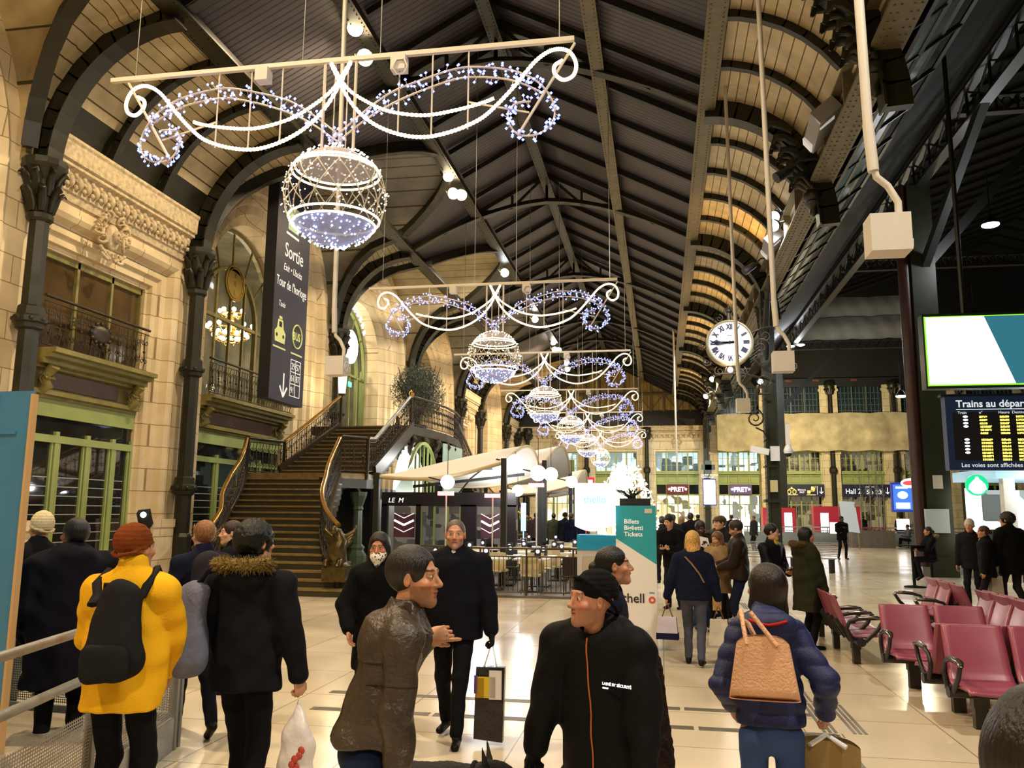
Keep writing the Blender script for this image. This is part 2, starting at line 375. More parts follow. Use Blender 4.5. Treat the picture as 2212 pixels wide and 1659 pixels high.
# ================================================================ vaulted ceiling
def prof_z(x):
    """height of the main ceiling profile at distance from centre"""
    a = abs(x-XC)
    if a <= 5.34: return 14.7-.524*a
    t = min(1, (a-5.34)/3.0); return 8.6+3.3*sqrt(max(0, 1-t*t))
def cove_pts(side, n=10, zmin=8.6):
    out = []
    for i in range(n+1):
        t = pi/2*i/n; a = 5.34+3.0*cos(t); z = 8.6+3.3*sin(t)
        if z >= zmin: out.append((XC+side*a, z))
    return out
M_ROOF = None
def roofmat():
    m = bpy.data.materials.new('ribbed_roof_sheets'); m.use_nodes = True; nt = m.node_tree; b = nt.nodes['Principled BSDF']
    g = nt.nodes.new('ShaderNodeNewGeometry'); w = nt.nodes.new('ShaderNodeTexWave'); w.bands_direction = 'Y'; w.inputs['Scale'].default_value = 1.7; w.inputs['Distortion'].default_value = 0
    nt.links.new(g.outputs['Position'], w.inputs['Vector'])
    cr = nt.nodes.new('ShaderNodeValToRGB'); cr.color_ramp.elements[0].position = .02; cr.color_ramp.elements[0].color = (*lin('#1A1712'), 1); cr.color_ramp.elements[1].position = .22; cr.color_ramp.elements[1].color = (*lin('#4E484B'), 1)
    nt.links.new(w.outputs[0], cr.inputs[0])
    n = nt.nodes.new('ShaderNodeTexNoise'); n.inputs['Scale'].default_value = .35; n.inputs['Detail'].default_value = 5; nt.links.new(g.outputs['Position'], n.inputs['Vector'])
    mr = nt.nodes.new('ShaderNodeMapRange'); mr.inputs[1].default_value = .35; mr.inputs[2].default_value = .65; mr.inputs[3].default_value = .5; mr.inputs[4].default_value = 1.2; nt.links.new(n.outputs[0], mr.inputs[0])
    mx = nt.nodes.new('ShaderNodeMix'); mx.data_type = 'RGBA'; mx.blend_type = 'MULTIPLY'; mx.inputs[0].default_value = 1
    nt.links.new(cr.outputs[0], mx.inputs[6]); nt.links.new(mr.outputs[0], mx.inputs[7]); nt.links.new(mx.outputs[2], b.inputs['Base Color'])
    b.inputs['Roughness'].default_value = .5; b.inputs['Metallic'].default_value = .2
    return m
M_ROOF = roofmat()
M_PLANK = brickmat('painted_roof_planks', lin('#D0BF98'), lin('#C5B48C'), lin('#5A4522'), 30, .22, .012, .6, 'YX', .4, .3, 0, 2.2)
M_PLANKX = brickmat('vault_planks', lin('#B9A67C'), lin('#AE9A70'), lin('#4A3F26'), .42, 30, .014, .6, 'YX', .4, .25, 0, 2.0)
M_GREYPL = brickmat('grey_vault_sheets', lin('#8E897E'), lin('#837E74'), lin('#4B401F'), .62, 30, .03, .6, 'YX', .4, .25, 0, 1.5)
mb = MB()   # right slope from ridge to right cove, left slope pieces
mb.prism([(XC, -17, 14.7), (XC+5.34, -17, 11.9), (XC+5.34, -17, 12.1), (XC, -17, 14.9)], (0, 89, 0))
struct(mb.build('ceiling_right_slope', M_ROOF))
# right cove
rc = cove_pts(1, 12, 10.2)
mb = MB(); mb.prism([(x, -17, z) for x, z in rc]+[(x, -17, z+.12) for x, z in reversed(rc)], (0, 89, 0)); struct(mb.build('ceiling_right_cove', M_PLANK))
# left side, bay by bay
R_V = 4.72
def x_at(z):
    """left x of main profile at height z"""
    if z >= 11.9: return XC-(14.7-z)/.524
    s = min(1, max(0, (z-8.6)/3.3)); return XC-(5.34+3.0*sqrt(1-s*s))
mslope, mcove, mvault, mvaultg = MB(), MB(), MB(), MB()
kk = 0
for a, b in zip(YC[:-1]+[65.6], YC[1:]+[72.0]):
    if b-a < 7:
        mslope.add([(XC, a, 14.7), (XC, b, 14.7), (XC-5.34, b, 11.9), (XC-5.34, a, 11.9)], [(0, 1, 2, 3)], False)
        lc = cove_pts(-1, 12, 10.2)
        mcove.add([(x, y, z) for y in (a, b) for x, z in lc], [(i, i+1, len(lc)+i+1, len(lc)+i) for i in range(len(lc)-1)], True)
    else:
        yc = (a+b)/2; n = 24
        ys = [a]+[yc-R_V*cos(pi*i/n) for i in range(n+1)]+[b]
        row = []
        for y in ys:
            dy = y-yc; z = 8.6+sqrt(max(0, R_V**2-dy*dy)); z = min(z, 13.3); row.append((y, z, x_at(z)))
        for (y0, z0, x0), (y1, z1, x1) in zip(row[:-1], row[1:]):
            # vault strip wall -> groin
            (mvault if kk % 2 == 0 else mvaultg).add([(XL-.1, y0, z0), (XL-.1, y1, z1), (x1, y1, z1), (x0, y0, z0)], [(0, 1, 2, 3)], True)
            # main profile groin -> ridge
            zz0 = max(z0, 11.9); zz1 = max(z1, 11.9)
            mslope.add([(XC, y0, 14.7), (XC, y1, 14.7), (x_at(zz1), y1, zz1), (x_at(zz0), y0, zz0)], [(0, 1, 2, 3)], False)
            if z0 < 11.9 or z1 < 11.9:
                N = 6
                c0 = [(z0+(max(z0, 11.9)-z0)*i/N) for i in range(N+1)]; c1 = [(z1+(max(z1, 11.9)-z1)*i/N) for i in range(N+1)]
                vs = [(x_at(z), y0, z) for z in c0]+[(x_at(z), y1, z) for z in c1]
                mcove.add(vs, [(i, i+1, N+1+i+1, N+1+i) for i in range(N)], True)
        kk += 1
mb = MB()
for a, b in zip(YC[:-1]+[65.6], YC[1:]+[72.0]):
    if b-a < 7: mb.add([(x, y, z) for y in (a, b) for x, z in ((XL, 9.5), (XL+.16, 9.5), (x_at(9.9)-.05, 9.9), (x_at(10.25)+.0, 10.25))], [(0, 1, 5, 4), (1, 2, 6, 5), (2, 3, 7, 6)], False)
struct(mb.build('trim_30', M_IRON))
struct(mslope.build('ceiling_left_slope', M_ROOF)); struct(mcove.build('ceiling_left_cove', M_PLANK)); struct(mvault.build('ceiling_left_vault', M_PLANKX)); struct(mvaultg.build('ceiling_left_vault_grey', M_GREYPL))
mb = MB(); mb.box(XC-.5, XC+.5, -17, 72, 14.95, 15.2); struct(mb.build('ceiling_ridge_cap', M_DARK))
# ---------------------------------------------------------------- longitudinal beams
def lbeam(name, x, z, w, h, label, m=M_IRONT, y0=-16, y1=71.4):
    mb = MB(); mb.box(x-w*.18, x+w*.18, y0, y1, z, z+h); mb.box(x-w/2, x+w/2, y0, y1, z-.03, z+.02)
    y = 10.0
    while y < 45:
        for s in (-.32, .32): mb.lathe([(.018, -.045), (.018, -.028)], (x+s*w, y, z), 5, False)
        y += .16 if y < 25 else .3
    return tag(mb.build(name, m), label, 'roof beam')
lbeam('roof_beam', XC-5.34, 11.66, .5, .3, 'riveted iron beam along the upper edge of the planked left cove', M_IRON)
lbeam('roof_beam', XC+5.34, 11.66, .42, .3, 'tan riveted iron beam along the upper edge of the planked right cove')
lbeam('roof_beam', XC-2.67, 12.95, .42, .4, 'riveted roof beam halfway up the left slope, carrying the floodlights', M_IRON)
lbeam('roof_beam', XC+2.67, 12.95, .34, .4, 'tan riveted roof beam halfway up the right slope')
lbeam('roof_beam', XC, 14.1, .34, .4, 'riveted iron beam along the ridge of the roof', M_IRON)
# transverse secondary rafters
mb = MB()
y = -14.0
while y < 71:
    if min(abs(y-c) for c in YC) > .6:
        mb.bar((XC, y, 14.6), (XC+5.34, y, 11.8), .12, .16); mb.bar((XC, y, 14.6), (x_at(13.35)+.1, y, 13.25), .12, .16)
    y += 1.93
tag(mb.build('roof_rafter', M_DARK), 'thin dark iron rafters crossing the ribbed roof between the trusses', 'rafters', kind='stuff')
# ---------------------------------------------------------------- trusses on the column lines
def truss(y, label):
    e = empty('roof_truss', (XC, y, 11.4), 0, label=label, cat='roof truss', group='iron trusses across the hall roof')
    def bot(a): return 13.45-1.75*(a/5.34)**1.7
    def top(a): return 14.55-.524*a
    mb = MB()
    N = 16
    pts = [(-5.34+10.68*i/N) for i in range(N+1)]
    ribbon([(x, 0, top(abs(x))-11.4) for x in (-5.34, 0, 5.34)], .22, .16, mb, (0, 0, 1))
    mb.build('top_chord', M_IRON, e)
    mb = MB(); P_ = [(x, 0, bot(abs(x))-11.4) for x in pts]
    ribbon(P_, .3, .05, mb, (0, 0, 1)); ribbon([(x, 0, z+.09) for x, _, z in P_], .04, .16, mb, (0, 0, 1)); mb.build('arched_bottom_chord', M_IRON, e)
    mb = MB()
    nodes = [0, 1.33, 2.67, 4.0]
    for s in (-1, 1):
        for i, a in enumerate(nodes):
            mb.bar((s*a, 0, bot(a)-11.4), (s*a, 0, top(a)-11.4), .09, .09)
            if i < 3: mb.bar((s*a, 0, (bot(a) if i % 2 else top(a))-11.4), (s*nodes[i+1], 0, (top(nodes[i+1]) if i % 2 else bot(nodes[i+1]))-11.4), .08, .1)
            else: mb.bar((s*a, 0, top(a)-11.45), (s*5.2, 0, bot(5.2)-11.3), .08, .1)
    mb.build('web', M_IRON, e)
    # gusset hangers at the purlins
    return e
names = ['nearest overhead, above the camera', 'just behind the first light ornament', 'over the second light ornament', 'level with the first arch pier', 'over the third light ornament and station clock', 'over the fourth light ornament', 'over the fifth light ornament', 'over the narrow bay past the staircase', 'over the last light ornament', 'nearest the end gable']
for y, nm in zip(YC[1:], ['behind the viewer', 'directly overhead']+names[1:]): 
    truss(y, 'olive iron roof truss with arched bottom chord, '+nm)
# ---------------------------------------------------------------- ribs of the coves
def rib(pts, w, d, name, label, group=None, m=M_IRON, foot=True):
    """I-section rib under a curve of 3D points (all in one vertical plane)"""
    mb = MB(); P_ = [Vector(p) for p in pts]
    for i in range(len(P_)-1):
        a, b = P_[i], P_[i+1]; t = (b-a).normalized(); h = Vector((0, 0, 1)); n = (h-t*h.dot(t))
        pl = Vector((t.x, t.y, 0)); side = Vector((-t.y, t.x, 0)) if pl.length > .2 else None
        if side is None or side.length < 1e-4: side = Vector((0, 1, 0)) if abs(P_[0].y-P_[-1].y) < .1 else (P_[-1]-P_[0]).cross(h)
        side.normalize(); n = side.cross(t).normalized()
        if n.z > 0 or abs(n.z) < .05 and n.dot(Vector((XC, a.y, 0))-Vector((a.x, a.y, 0))) < 0: n = -n
        c = (a+b)/2
        mb.obox(c+n*d/2, (b-a)/2*1.04, side*w*.25, n*d/2); mb.obox(c+n*d, (b-a)/2*1.04, side*w/2, n*.02)
    return tag(mb.build(name, m), label, 'roof rib', group)
for i, y in enumerate(YC[1:]+[71.2]):
    pos = ['behind the viewer', 'overhead', 'nearest in view', 'second in view', 'third in view', 'fourth in view', 'fifth in view', 'sixth in view', 'seventh in view', 'at the end wall'][i]
    rib([(x, y, z) for x, z in cove_pts(-1, 12)], .42, .42, 'arched_rib', 'deep arched iron rib springing from a left wall column, '+pos)
    rib([(x, y, z) for x, z in cove_pts(1, 12)], .42, .46, 'arched_rib', 'deep arched iron rib springing from the right girder, '+pos)
ii = 0
for a, b in zip(YC[1:-1]+[65.6], YC[2:]+[71.2]):
    n = 3 if b-a < 7 else 5
    for j in range(1, n):
        y = a+(b-a)*j/n; ii += 1
        g = 'small ribs across the right cove'
        rib([(x, y, z) for x, z in cove_pts(1, 10, 10.3)], .16, .17, 'cove_rib', 'slim curved iron rib crossing the planks of the right cove', g)
        if b-a < 7:
            q = [(x, y, z) for x, z in cove_pts(-1, 10, 9.4)]
            rib(q, .2, .2, 'cove_rib', 'slim curved iron rib across the planked left cove over a narrow bay', 'small ribs across the left cove')
for i, (a, b) in enumerate(zip(YC[1:-1], YC[2:])):
    if b-a > 7:
        yc = (a+b)/2
        for s in (-1, 1):
            pts = []
            for t in range(15):
                ang = radians(4)+(pi/2-radians(4))*t/14; dy = R_V*cos(ang); z = 8.6+R_V*sin(ang); pts.append((x_at(min(z, 13.3)), yc+s*dy, min(z, 13.3)))
            rib(pts, .3, .3, 'diagonal_rib', 'curved diagonal iron rib of the left groin vault, %s side of the %s bay' % ('near' if s < 0 else 'far', ['rear', 'overhead', 'first arched', 'central arched', 'third arched', 'end arched'][min(i, 5)] if i < 2 else ['', '', '', 'first arched', 'central arched', 'third arched', '', 'end arched'][i]))
# ---------------------------------------------------------------- left wall iron columns
def leafy(mb, c, r, h, n=8, tilt=1.):
    for k in range(n):
        a = 2*pi*k/n; ca, sa = cos(a), sin(a)
        for lv, (r0, z0, hh) in enumerate(((r, 0, h*.55), (r*1.05, h*.38, h*.6))):
            a2 = a+lv*pi/n; ca, sa = cos(a2), sin(a2)
            pts = [(c[0]+ca*(r0+o), c[1]+sa*(r0+o), c[2]+z0+z) for o, z in ((0, 0), (.03, hh*.4), (.08, hh*.75), (.2, hh), (.26, hh*.85))]
            mb.tube(pts, [.09, .12, .11, .09, .03], 5, sx=.45)
def iron_column(x, y, label, ht=8.6, r=.2, bands=(2.3, 5.4), corbel=1):
    e = empty('iron_column', (x, y, 0), 0, label=label, cat='column')
    mb = MB(); mb.lathe([(r*1.7, 0), (r*1.7, .35), (r*1.35, .45), (r*1.3, 1.1), (r, 1.2), (r*.95, ht-1.1)], n=8, smooth=False); mb.build('shaft', M_IRON, e)
    for bz in bands:
        b = MB(); b.lathe([(r*1.0, -.16), (r*1.3, -.12), (r*1.35, -.03), (r*1.62, 0), (r*1.62, .1), (r*1.3, .14), (r*1.25, .3), (r, .34)], n=8, smooth=False)
        for k in range(8): a = 2*pi*k/8; b.sph((r*1.45*cos(a), r*1.45*sin(a), .05), .05, 6, 4)
        b.build('band', M_IRON, e, (0, 0, bz))
    c = MB(); c.lathe([(r, ht-1.15), (r*1.25, ht-1.1), (r*1.25, ht-1.0), (r*.95, ht-.95), (r*1.2, ht-.3), (r*2.0, ht-.05), (r*2.1, ht), (r*2.1, ht+.12), (r*1.2, ht+.14)], n=12, smooth=False)
    leafy(c, (0, 0, ht-.95), r*.95, .85, 7); c.build('leafy_capital', M_IRON, e)
    return e
for i, y in enumerate(YC[1:]+[71.0]):
    lab = ['behind the viewer', 'level with the viewer', 'at the left edge of the photo', 'left of the staircase foot', 'behind the stair landing', 'right of the lit clock sign', 'behind the olive tree', 'past the narrow bay beyond the stairs', 'near the far end', 'in the far corner'][i]
    iron_column(XL+.34, y, 'olive cast iron wall column '+lab)
# ---------------------------------------------------------------- right girder and its columns
def girder():
    e = empty('lattice_girder', (XR, -16, 9.6), 0, label='long riveted iron girder with teal glazed strip above the right columns', cat='girder')
    L = 87.2
    mb = MB(); mb.box(-.28, .28, 0, L, 0, .05); mb.box(-.28, .28, 0, L, .75, .8); mb.box(-.05, .05, 0, L, .05, .75)
    y = 22.
    while y < 60:
        for s in (-.2, -.1, .1, .2): mb.lathe([(.02, -.02), (.02, 0)], (s, y, 0), 5, False)
        y += .22
    for k in range(44):
        mb.box(-.25, .25, k*2-.04, k*2+.04, .05, .75)
    mb.build('riveted_girder', M_IRONT, e)
    # glazed strip of panels sloping outward
    mb = MB()
    for k in range(56): mb.add([(.55, k*1.55+.06, .25), (.55, k*1.55+1.5, .25), (1.2, k*1.55+1.5, .75), (1.2, k*1.55+.06, .75)], [(0, 1, 2, 3)], False)
    mb.build('glass_pane_strip', mat('teal_wired_glass', lin('#4F6A62'), .35, noise=.4, scale=2, bump=.2, bscale=80), e, kind='stuff')
    mb = MB()
    for k in range(57): mb.bar((.3, k*1.55, .1), (1.6, k*1.55, 1.0), .06, .08)
    for xx, zz in ((.5, .2), (.86, .47), (1.25, .8), (1.6, 1.0)): mb.bar((xx, 0, zz), (xx, L, zz), .07, .06)
    mb.build('glazing_frame', M_IRON, e)
    return e
girder()
def right_column(y, label):
    e = empty('lattice_column', (XR-.1, y, 0), 0, label=label, cat='column')
    mb = MB(); mb.box(-.22, .22, -.26, .26, 0, .5); mb.box(-.17, .17, -.2, .2, .5, 9.6)
    for s in (-1, 1): mb.box(s*.17-.04, s*.17+.04, -.28, .28, .5, 9.6)
    z = .7
    while z < 9.4:
        for s in (-1, 1):
            for yy in (-.24, .24): mb.sph((s*.215, yy, z), .018, 5, 3)
        z += .18
    mb.box(-.3, .3, -.32, .32, 2.2, 2.3); mb.box(-.26, .26, -.3, .3, 3.4, 3.45)
    mb.build('shaft', mat('green_black_column_paint', lin('#2B2E1E'), .4, noise=.3, scale=3), e)
    c = MB()
    for s in (-1, 1):
        c.tube([(-.1, s*.2, 7.2), (-.1, s*.5, 8.2), (-.1, s*1.3, 9.2), (-.1, s*2.2, 9.6)], [.1, .12, .1, .07], 6)
        for t in range(4): c.tube([(-.1+.12*cos(a), s*(.45+.35*t)+.12*sin(a), 8.6+.22*t) for a in (0, 1.2, 2.4, 3.6, 4.8)], .035, 5)
    c.build('scroll_bracket', M_IRON, e)
    return e
right_column(29.8, 'green-black riveted column carrying the round clock')
right_column(71.0, 'dark slim column at the end of the right girder, in the middle of the far wall')
right_column(-6.0, 'green-black riveted column behind the viewer')
# acanthus brackets where ribs meet the girder
for i, y in enumerate((14.0, 19.8, 39.8, 49.8, 55.6, 65.6)):
    mb = MB()
    for s in (-1, 0, 1):
        for t in range(5):
            mb.tube([(XR-.25-.1*t, y+s*.16*(1+t*.25), 9.55+.32*t), (XR-.45-.12*t, y+s*.3, 9.75+.32*t), (XR-.62-.14*t, y+s*.34, 9.7+.34*t), (XR-.68-.14*t, y+s*.3, 9.55+.34*t)], [.1, .11, .09, .03], 6, sx=.5)
    mb.sph((XR-.2, y, 9.3), .22, 10, 6, (1, 1.1, .8)); mb.lathe([(.02, -.5), (.1, -.42), (.08, -.3), (.2, -.15)], (XR-.2, y, 9.3), 8)
    mb.build('leaf_bracket', M_IRON, label='acanthus leaf bracket under the girder, '+['nearest', 'second', 'third', 'fourth', 'fifth', 'farthest'][i]+' from the viewer', cat='bracket')
# ================================================================ decorative ironwork along any 3D path
def ironwork(mb, f, L, H, cell=.34, post=True, n=4, th=.012):
    """f(s,h)->3D. scroll panels between a bottom rail and a top rail"""
    m = max(1, round(L/cell)); c = L/m
    def tb(pts, r): mb.tube([f(s, h) for s, h in pts], r, n, cap=False)
    k = max(2, int(L/.4))
    for h, r in ((.06, .018), (H-.12, .014)): tb([(L*i/k, h) for i in range(k+1)], r)
    for i in range(m):
        s0 = i*c; x = s0+c/2; h0, h1 = .08, H-.13; hm = (h0+h1)/2
        if post: tb([(s0, h0), (s0, h1)], th*.8)
        for sg in (-1, 1):
            for (hc, dr) in ((h0+(hm-h0)*.45, 1), (h1-(h1-hm)*.45, -1)):
                R = min(c*.24, (hm-h0)*.42); pts = []
                for t in range(9):
                    a = t/8*2.1*pi; r = R*(1-t/8*.75)
                    pts.append((x+sg*(c*.22-r*cos(a)*.9), hc+dr*r*sin(a)))
                tb([(x, hm if dr > 0 else hm)]+pts[::1], th)
        tb([(x, h0), (x+c*.12, (h0+hm)/2), (x, hm), (x-c*.12, (hm+h1)/2), (x, h1)], th*1.1)
        mb.sph(f(x, hm), .035, 5, 4)
def railing(label, f, L, H, parent=None, m_top=None, cell=.34, r_top=.035, name='iron_balustrade'):
    e = empty(name, label=label, cat='railing')
    mb = MB(); ironwork(mb, f, L, H, cell); mb.build('scrollwork', M_IRONW, e)
    k = max(2, int(L/.25)); mb = MB(); mb.tube([f(L*i/k, H) for i in range(k+1)], r_top, 8, sx=1.2); mb.build('handrail', m_top or M_IRONW, e)
    return e
M_IRONW = mat('brown_black_wrought_iron', lin('#3A3226'), .38, metal=.35, noise=.35, scale=5)
M_BRASS = mat('polished_brass', lin('#C9963E'), .22, metal=.9, noise=.15, scale=8)
M_OCHRE = mat('ochre_green_moulding_paint', lin('#8D8346'), .55, noise=.35, scale=4, bump=.2, bscale=20)
M_RED = mat('dark_red_marble', lin('#5A3A2C'), .35, noise=.5, scale=12)
M_PANE = mat('reflective_dark_glass', (.02, .022, .022), .04, spec=1.0, noise=.6, scale=.9)
M_SEEGL = mat('clear_glass', (.08, .1, .09), .03, spec=.9, alpha=.22)
def consoles(y0, y1, x, parent=None, z=4.72):
    """the moulded green entablature that carries a balcony"""
    mb = MB()
    for dx, z0, z1 in ((.10, 4.12, 4.2), (.18, 4.2, 4.3), (.06, 4.3, 4.74), (.22, 4.74, 4.82), (.36, 4.82, 4.94), (.52, 4.94, 5.04), (.62, 5.04, 5.14)): mb.box(x-.2, x+dx, y0, y1, z0, z1)
    return mb
def store_infill(n, y0, y1, x, upper=True, posts=(.27, .55, .8), teal=False):
    e = empty('door_%d' % n); struct(e)
    fr = MB(); gl = MB()
    ys = [y0]+[y0+(y1-y0)*p for p in posts]+[y1]
    for y in ys: fr.box(x-.05, x+.07, y-.06, y+.06, 0, 3.45)
    fr.box(x-.05, x+.08, y0, y1, 3.2, 3.36); fr.box(x-.05, x+.06, y0, y1, 3.75, 4.14); fr.box(x-.05, x+.07, y0, y1, 0, .28)
    for a, b in zip(ys[:-1], ys[1:]):
        gl.box(x-.02, x, a+.09, b-.09, .28, 3.2); gl.box(x-.02, x, a, b, 3.36, 3.75)
        fr.box(x-.03, x+.05, a+.09, a+.14, .28, 3.2); fr.box(x-.03, x+.05, b-.14, b-.09, .28, 3.2)
    o = fr.build('door_frame', M_GREENP, e); o = gl.build('glazing', M_PANE, e)
    st = MB(); z = 1.05
    while z < 2.5: st.box(x+.001, x+.004, y0+.2, y1-.2, z, z+.022); z += .2
    st.build('frosted_stripes', mat('frosted_film', (.35, .36, .35), .5), e)
    c = consoles(y0, y1, x); c.build('entablature', M_OCHRE, e)
    rp = MB(); rp.box(x+.06, x+.1, y0+.55, y1-.75, 4.36, 4.7); rp.build('marble_tablet', M_RED, e)
    k = MB()
    for y in (y0+.28, y1-.32):
        k.tube([(x+.1, y, 4.25), (x+.28, y, 4.35), (x+.18, y, 4.55), (x+.4, y, 4.78)], [.09, .12, .1, .13], 6)
        for t in range(5): k.tube([(x+.25+.09*cos(a), y+(-.12+.06*t), 4.5+.1*sin(a)) for a in (0, 1.5, 3, 4.5)], .025, 5)
    k.build('scroll_consoles', M_OCHRE, e)
    return e
store_infill(1, 15.05, 18.65, XL-.5)
def ybal(x, y0, z): return lambda s, h: (x, y0+s, z+h)
railing('wrought iron balcony railing under the square upper window, left wall', ybal(XL-.2, 15.0, 5.16), 3.65, 1.1)
mb = MB(); mb.box(XL-.62, XL-.58, 15.05, 18.65, 5.15, 7.35); w = empty('window_1'); struct(w); mb.build('glazing', mat('amber_reflecting_glass', lin('#5E4A2C'), .12, spec=.9, noise=.6, scale=.8), w)
mb = MB()
for y in (15.05, 16.3, 17.5, 18.65): mb.box(XL-.6, XL-.5, y-.04, y+.04, 5.15, 7.35)
mb.box(XL-.6, XL-.5, 15, 18.7, 7.2, 7.35); mb.build('window_frame', M_OCHRE, w)
mb = MB(); mb.sph((XL-.12, 16.7, 5.75), .28, 14, 8, (.25, 1.3, .8))
for k in range(12): mb.sph((XL-.1, 16.7+.34*cos(k*pi/6), 5.75+.24*sin(k*pi/6)), .05, 6, 4)
mb.build('iron_shield', M_IRONW, label='oval iron shield on the left wall balcony railing', cat='ornament')
# ---------------------------------------------------------------- arched glazing of the wide bays
def arch_infill(n, y0, y1, lit=False, lower=True, medallion=False):
    yc = (y0+y1)/2; R = 2.75; zs = 8.35; x = XL-1.5
    e = empty('window_%d' % n); struct(e); mb = MB()
    for (r, w) in ((R-.06, .14), (1.75, .12)):
        zb = zs if r > 2 else zs-.35
        pts = [(x, yc-r, 4.8)]+[(x, yc-r*cos(pi*i/20), zb+r*sin(pi*i/20)) for i in range(21)]+[(x, yc+r, 4.8)]
        ribbon(pts, w, .14, mb, (1, 0, 0))
    for y in (yc-.9, yc, yc+.9): mb.box(x-.04, x+.04, y-.035, y+.035, 5.0, zs-.35+sqrt(1.75**2-(y-yc)**2))
    for a in (35, 62, 90, 118, 145): 
        c_, s_ = cos(radians(a)), sin(radians(a)); mb.bar((x, yc+1.75*c_, zs-.35+1.75*s_), (x, yc+R*c_, zs+R*s_), .05, .05, (1, 0, 0))
    for z in (7.95,): mb.box(x-.05, x+.05, yc-R, yc+R, z-.05, z+.06)
    mb.box(x-.05, x+.05, yc-R+.35, yc-R+.42, 5, zs); mb.box(x-.05, x+.05, yc+R-.42, yc+R-.35, 5, zs)
    mb.build('window_frame', M_OCHRE if not lit else M_GREEND, e)
    g = MB(); pts = [(x-.03, yc-R, 4.8)]+[(x-.03, yc-R*cos(pi*i/20), zs+R*sin(pi*i/20)) for i in range(21)]+[(x-.03, yc+R, 4.8)]
    g.add(pts, [tuple(range(len(pts)))], False); g.build('glazing', M_SEEGL if lit or medallion else M_PANE, e)
    if medallion:
        m_ = MB(); m_.cyl((x+.02, yc+.1, 9.3), (x+.07, yc+.1, 9.3), .62, n=36); m_.tube([(x+.08, yc+.1+.5*cos(a*pi/12), 9.3+.5*sin(a*pi/12)) for a in range(24)], .02, 5, closed=True)
        m_.tube([(x+.08, yc+.1+.6*cos(a*pi/12), 9.3+.6*sin(a*pi/12)) for a in range(24)], .03, 5, closed=True)
        m_.build('gold_medallion', mat('matt_gold', lin('#A88A3C'), .45, metal=.5, noise=.2, scale=20), e)
        gm = mat('dark_gold_lettering', lin('#5B4A1E'), .6)
        for t, dz in (('B', .28), ('R', 0), ('L', -.3)): text(t, .24, frame((x+.075, yc+.1, 9.2+dz), (0, 1, 0), (0, 0, 1)), gm, e, 'monogram', 'CENTER')
    return e
arch_infill(2, 19.8, 29.8, medallion=True)
store_infill(2, 22.05, 27.55, XL-.9, posts=(.25, .5, .75))
railing('wrought iron balcony railing under the first arched window with the chandelier', ybal(XL-.45, 22.0, 5.16), 5.6, 1.05)
arch_infill(3, 29.8, 39.8, lit=True); arch_infill(4, 39.8, 49.8); arch_infill(5, 55.6, 65.6); arch_infill(6, 4.0, 14.0)
for n, (a, b) in enumerate(((39.8, 49.8), (55.6, 65.6), (4.0, 14.0), (29.8, 39.8))): store_infill(3+n, (a+b)/2-2.75, (a+b)/2+2.75, XL-.9, posts=(.25, .5, .75))
store_infill(7, 50.85, 54.45, XL-.5)
mb = MB(); mb.box(XL-.9, XL-.85, 50.85, 54.45, 5.1, 7.35); struct(mb.build('window_7', M_PANE))
# rooms behind the arches: painted ceiling and wall, lit by the chandelier
m = mat('painted_room_wall', lin('#8F8768'), .8, noise=.6, scale=.8, dark=lin('#3C3F34'), detail=8)
mb = MB(); mb.box(XL-6.2, XL-6.0, 19, 41, 4.6, 13); mb.box(XL-6.2, XL-1.7, 19, 41, 12.2, 12.3); mb.box(XL-6.2, XL-1.9, 19, 41, 4.55, 4.65); mb.box(XL-6.2, XL-1.8, 19, 19.2, 4.6, 12.2); mb.box(XL-6.2, XL-1.8, 41, 41.2, 4.6, 12.2)
struct(mb.build('wall_dining_room', m))
def chandelier(loc, label, sc=1.0):
    e = empty('chandelier', loc, 0, label=label, cat='chandelier'); mb = MB(); gl = MB()
    mb.lathe([(.03, 1.6), (.03, .7), (.1, .65), (.05, .4), (.16, .2), (.22, 0), (.14, -.25), (.05, -.4), (.02, -.55)], n=10)
    for (R, z, n) in ((.42, .55, 7), (.85, -.05, 12), (.6, -.35, 9), (.25, -.5, 5)):
        mb.tube([(R*.9*cos(a*pi/10), R*.9*sin(a*pi/10), z-.05) for a in range(20)], .025, 5, closed=True)
        for k in range(n):
            a = 2*pi*k/n; mb.tube([(.1*cos(a), .1*sin(a), z-.1), (R*.6*cos(a), R*.6*sin(a), z-.22), (R*cos(a), R*sin(a), z-.06)], .015, 4)
            gl.sph((R*cos(a), R*sin(a), z+.05), .085, 8, 6)
    mb.build('gilt_frame', M_BRASS, e); gl.build('glass_globes', mat('lit_opal_globe', (1, .9, .7), .3, emit=14, ecol=(1, .84, .58), sampling=False), e)
    e.scale = (sc,)*3; return e
chandelier((XL-3.0, 27.6, 8.45), 'lit gilt chandelier with opal globes seen through the first arched window')
point('chandelier_light', (XL-3.0, 27.6, 8.3), 900, (1, .84, .6), .5)
point('dining_room_light', (XL-3.0, 35.5, 9.3), 500, (1, .84, .6), .4)
chandelier((XL-3.6, 35.5, 9.6), 'second lit chandelier, behind the doors at the top of the stairs', .8)
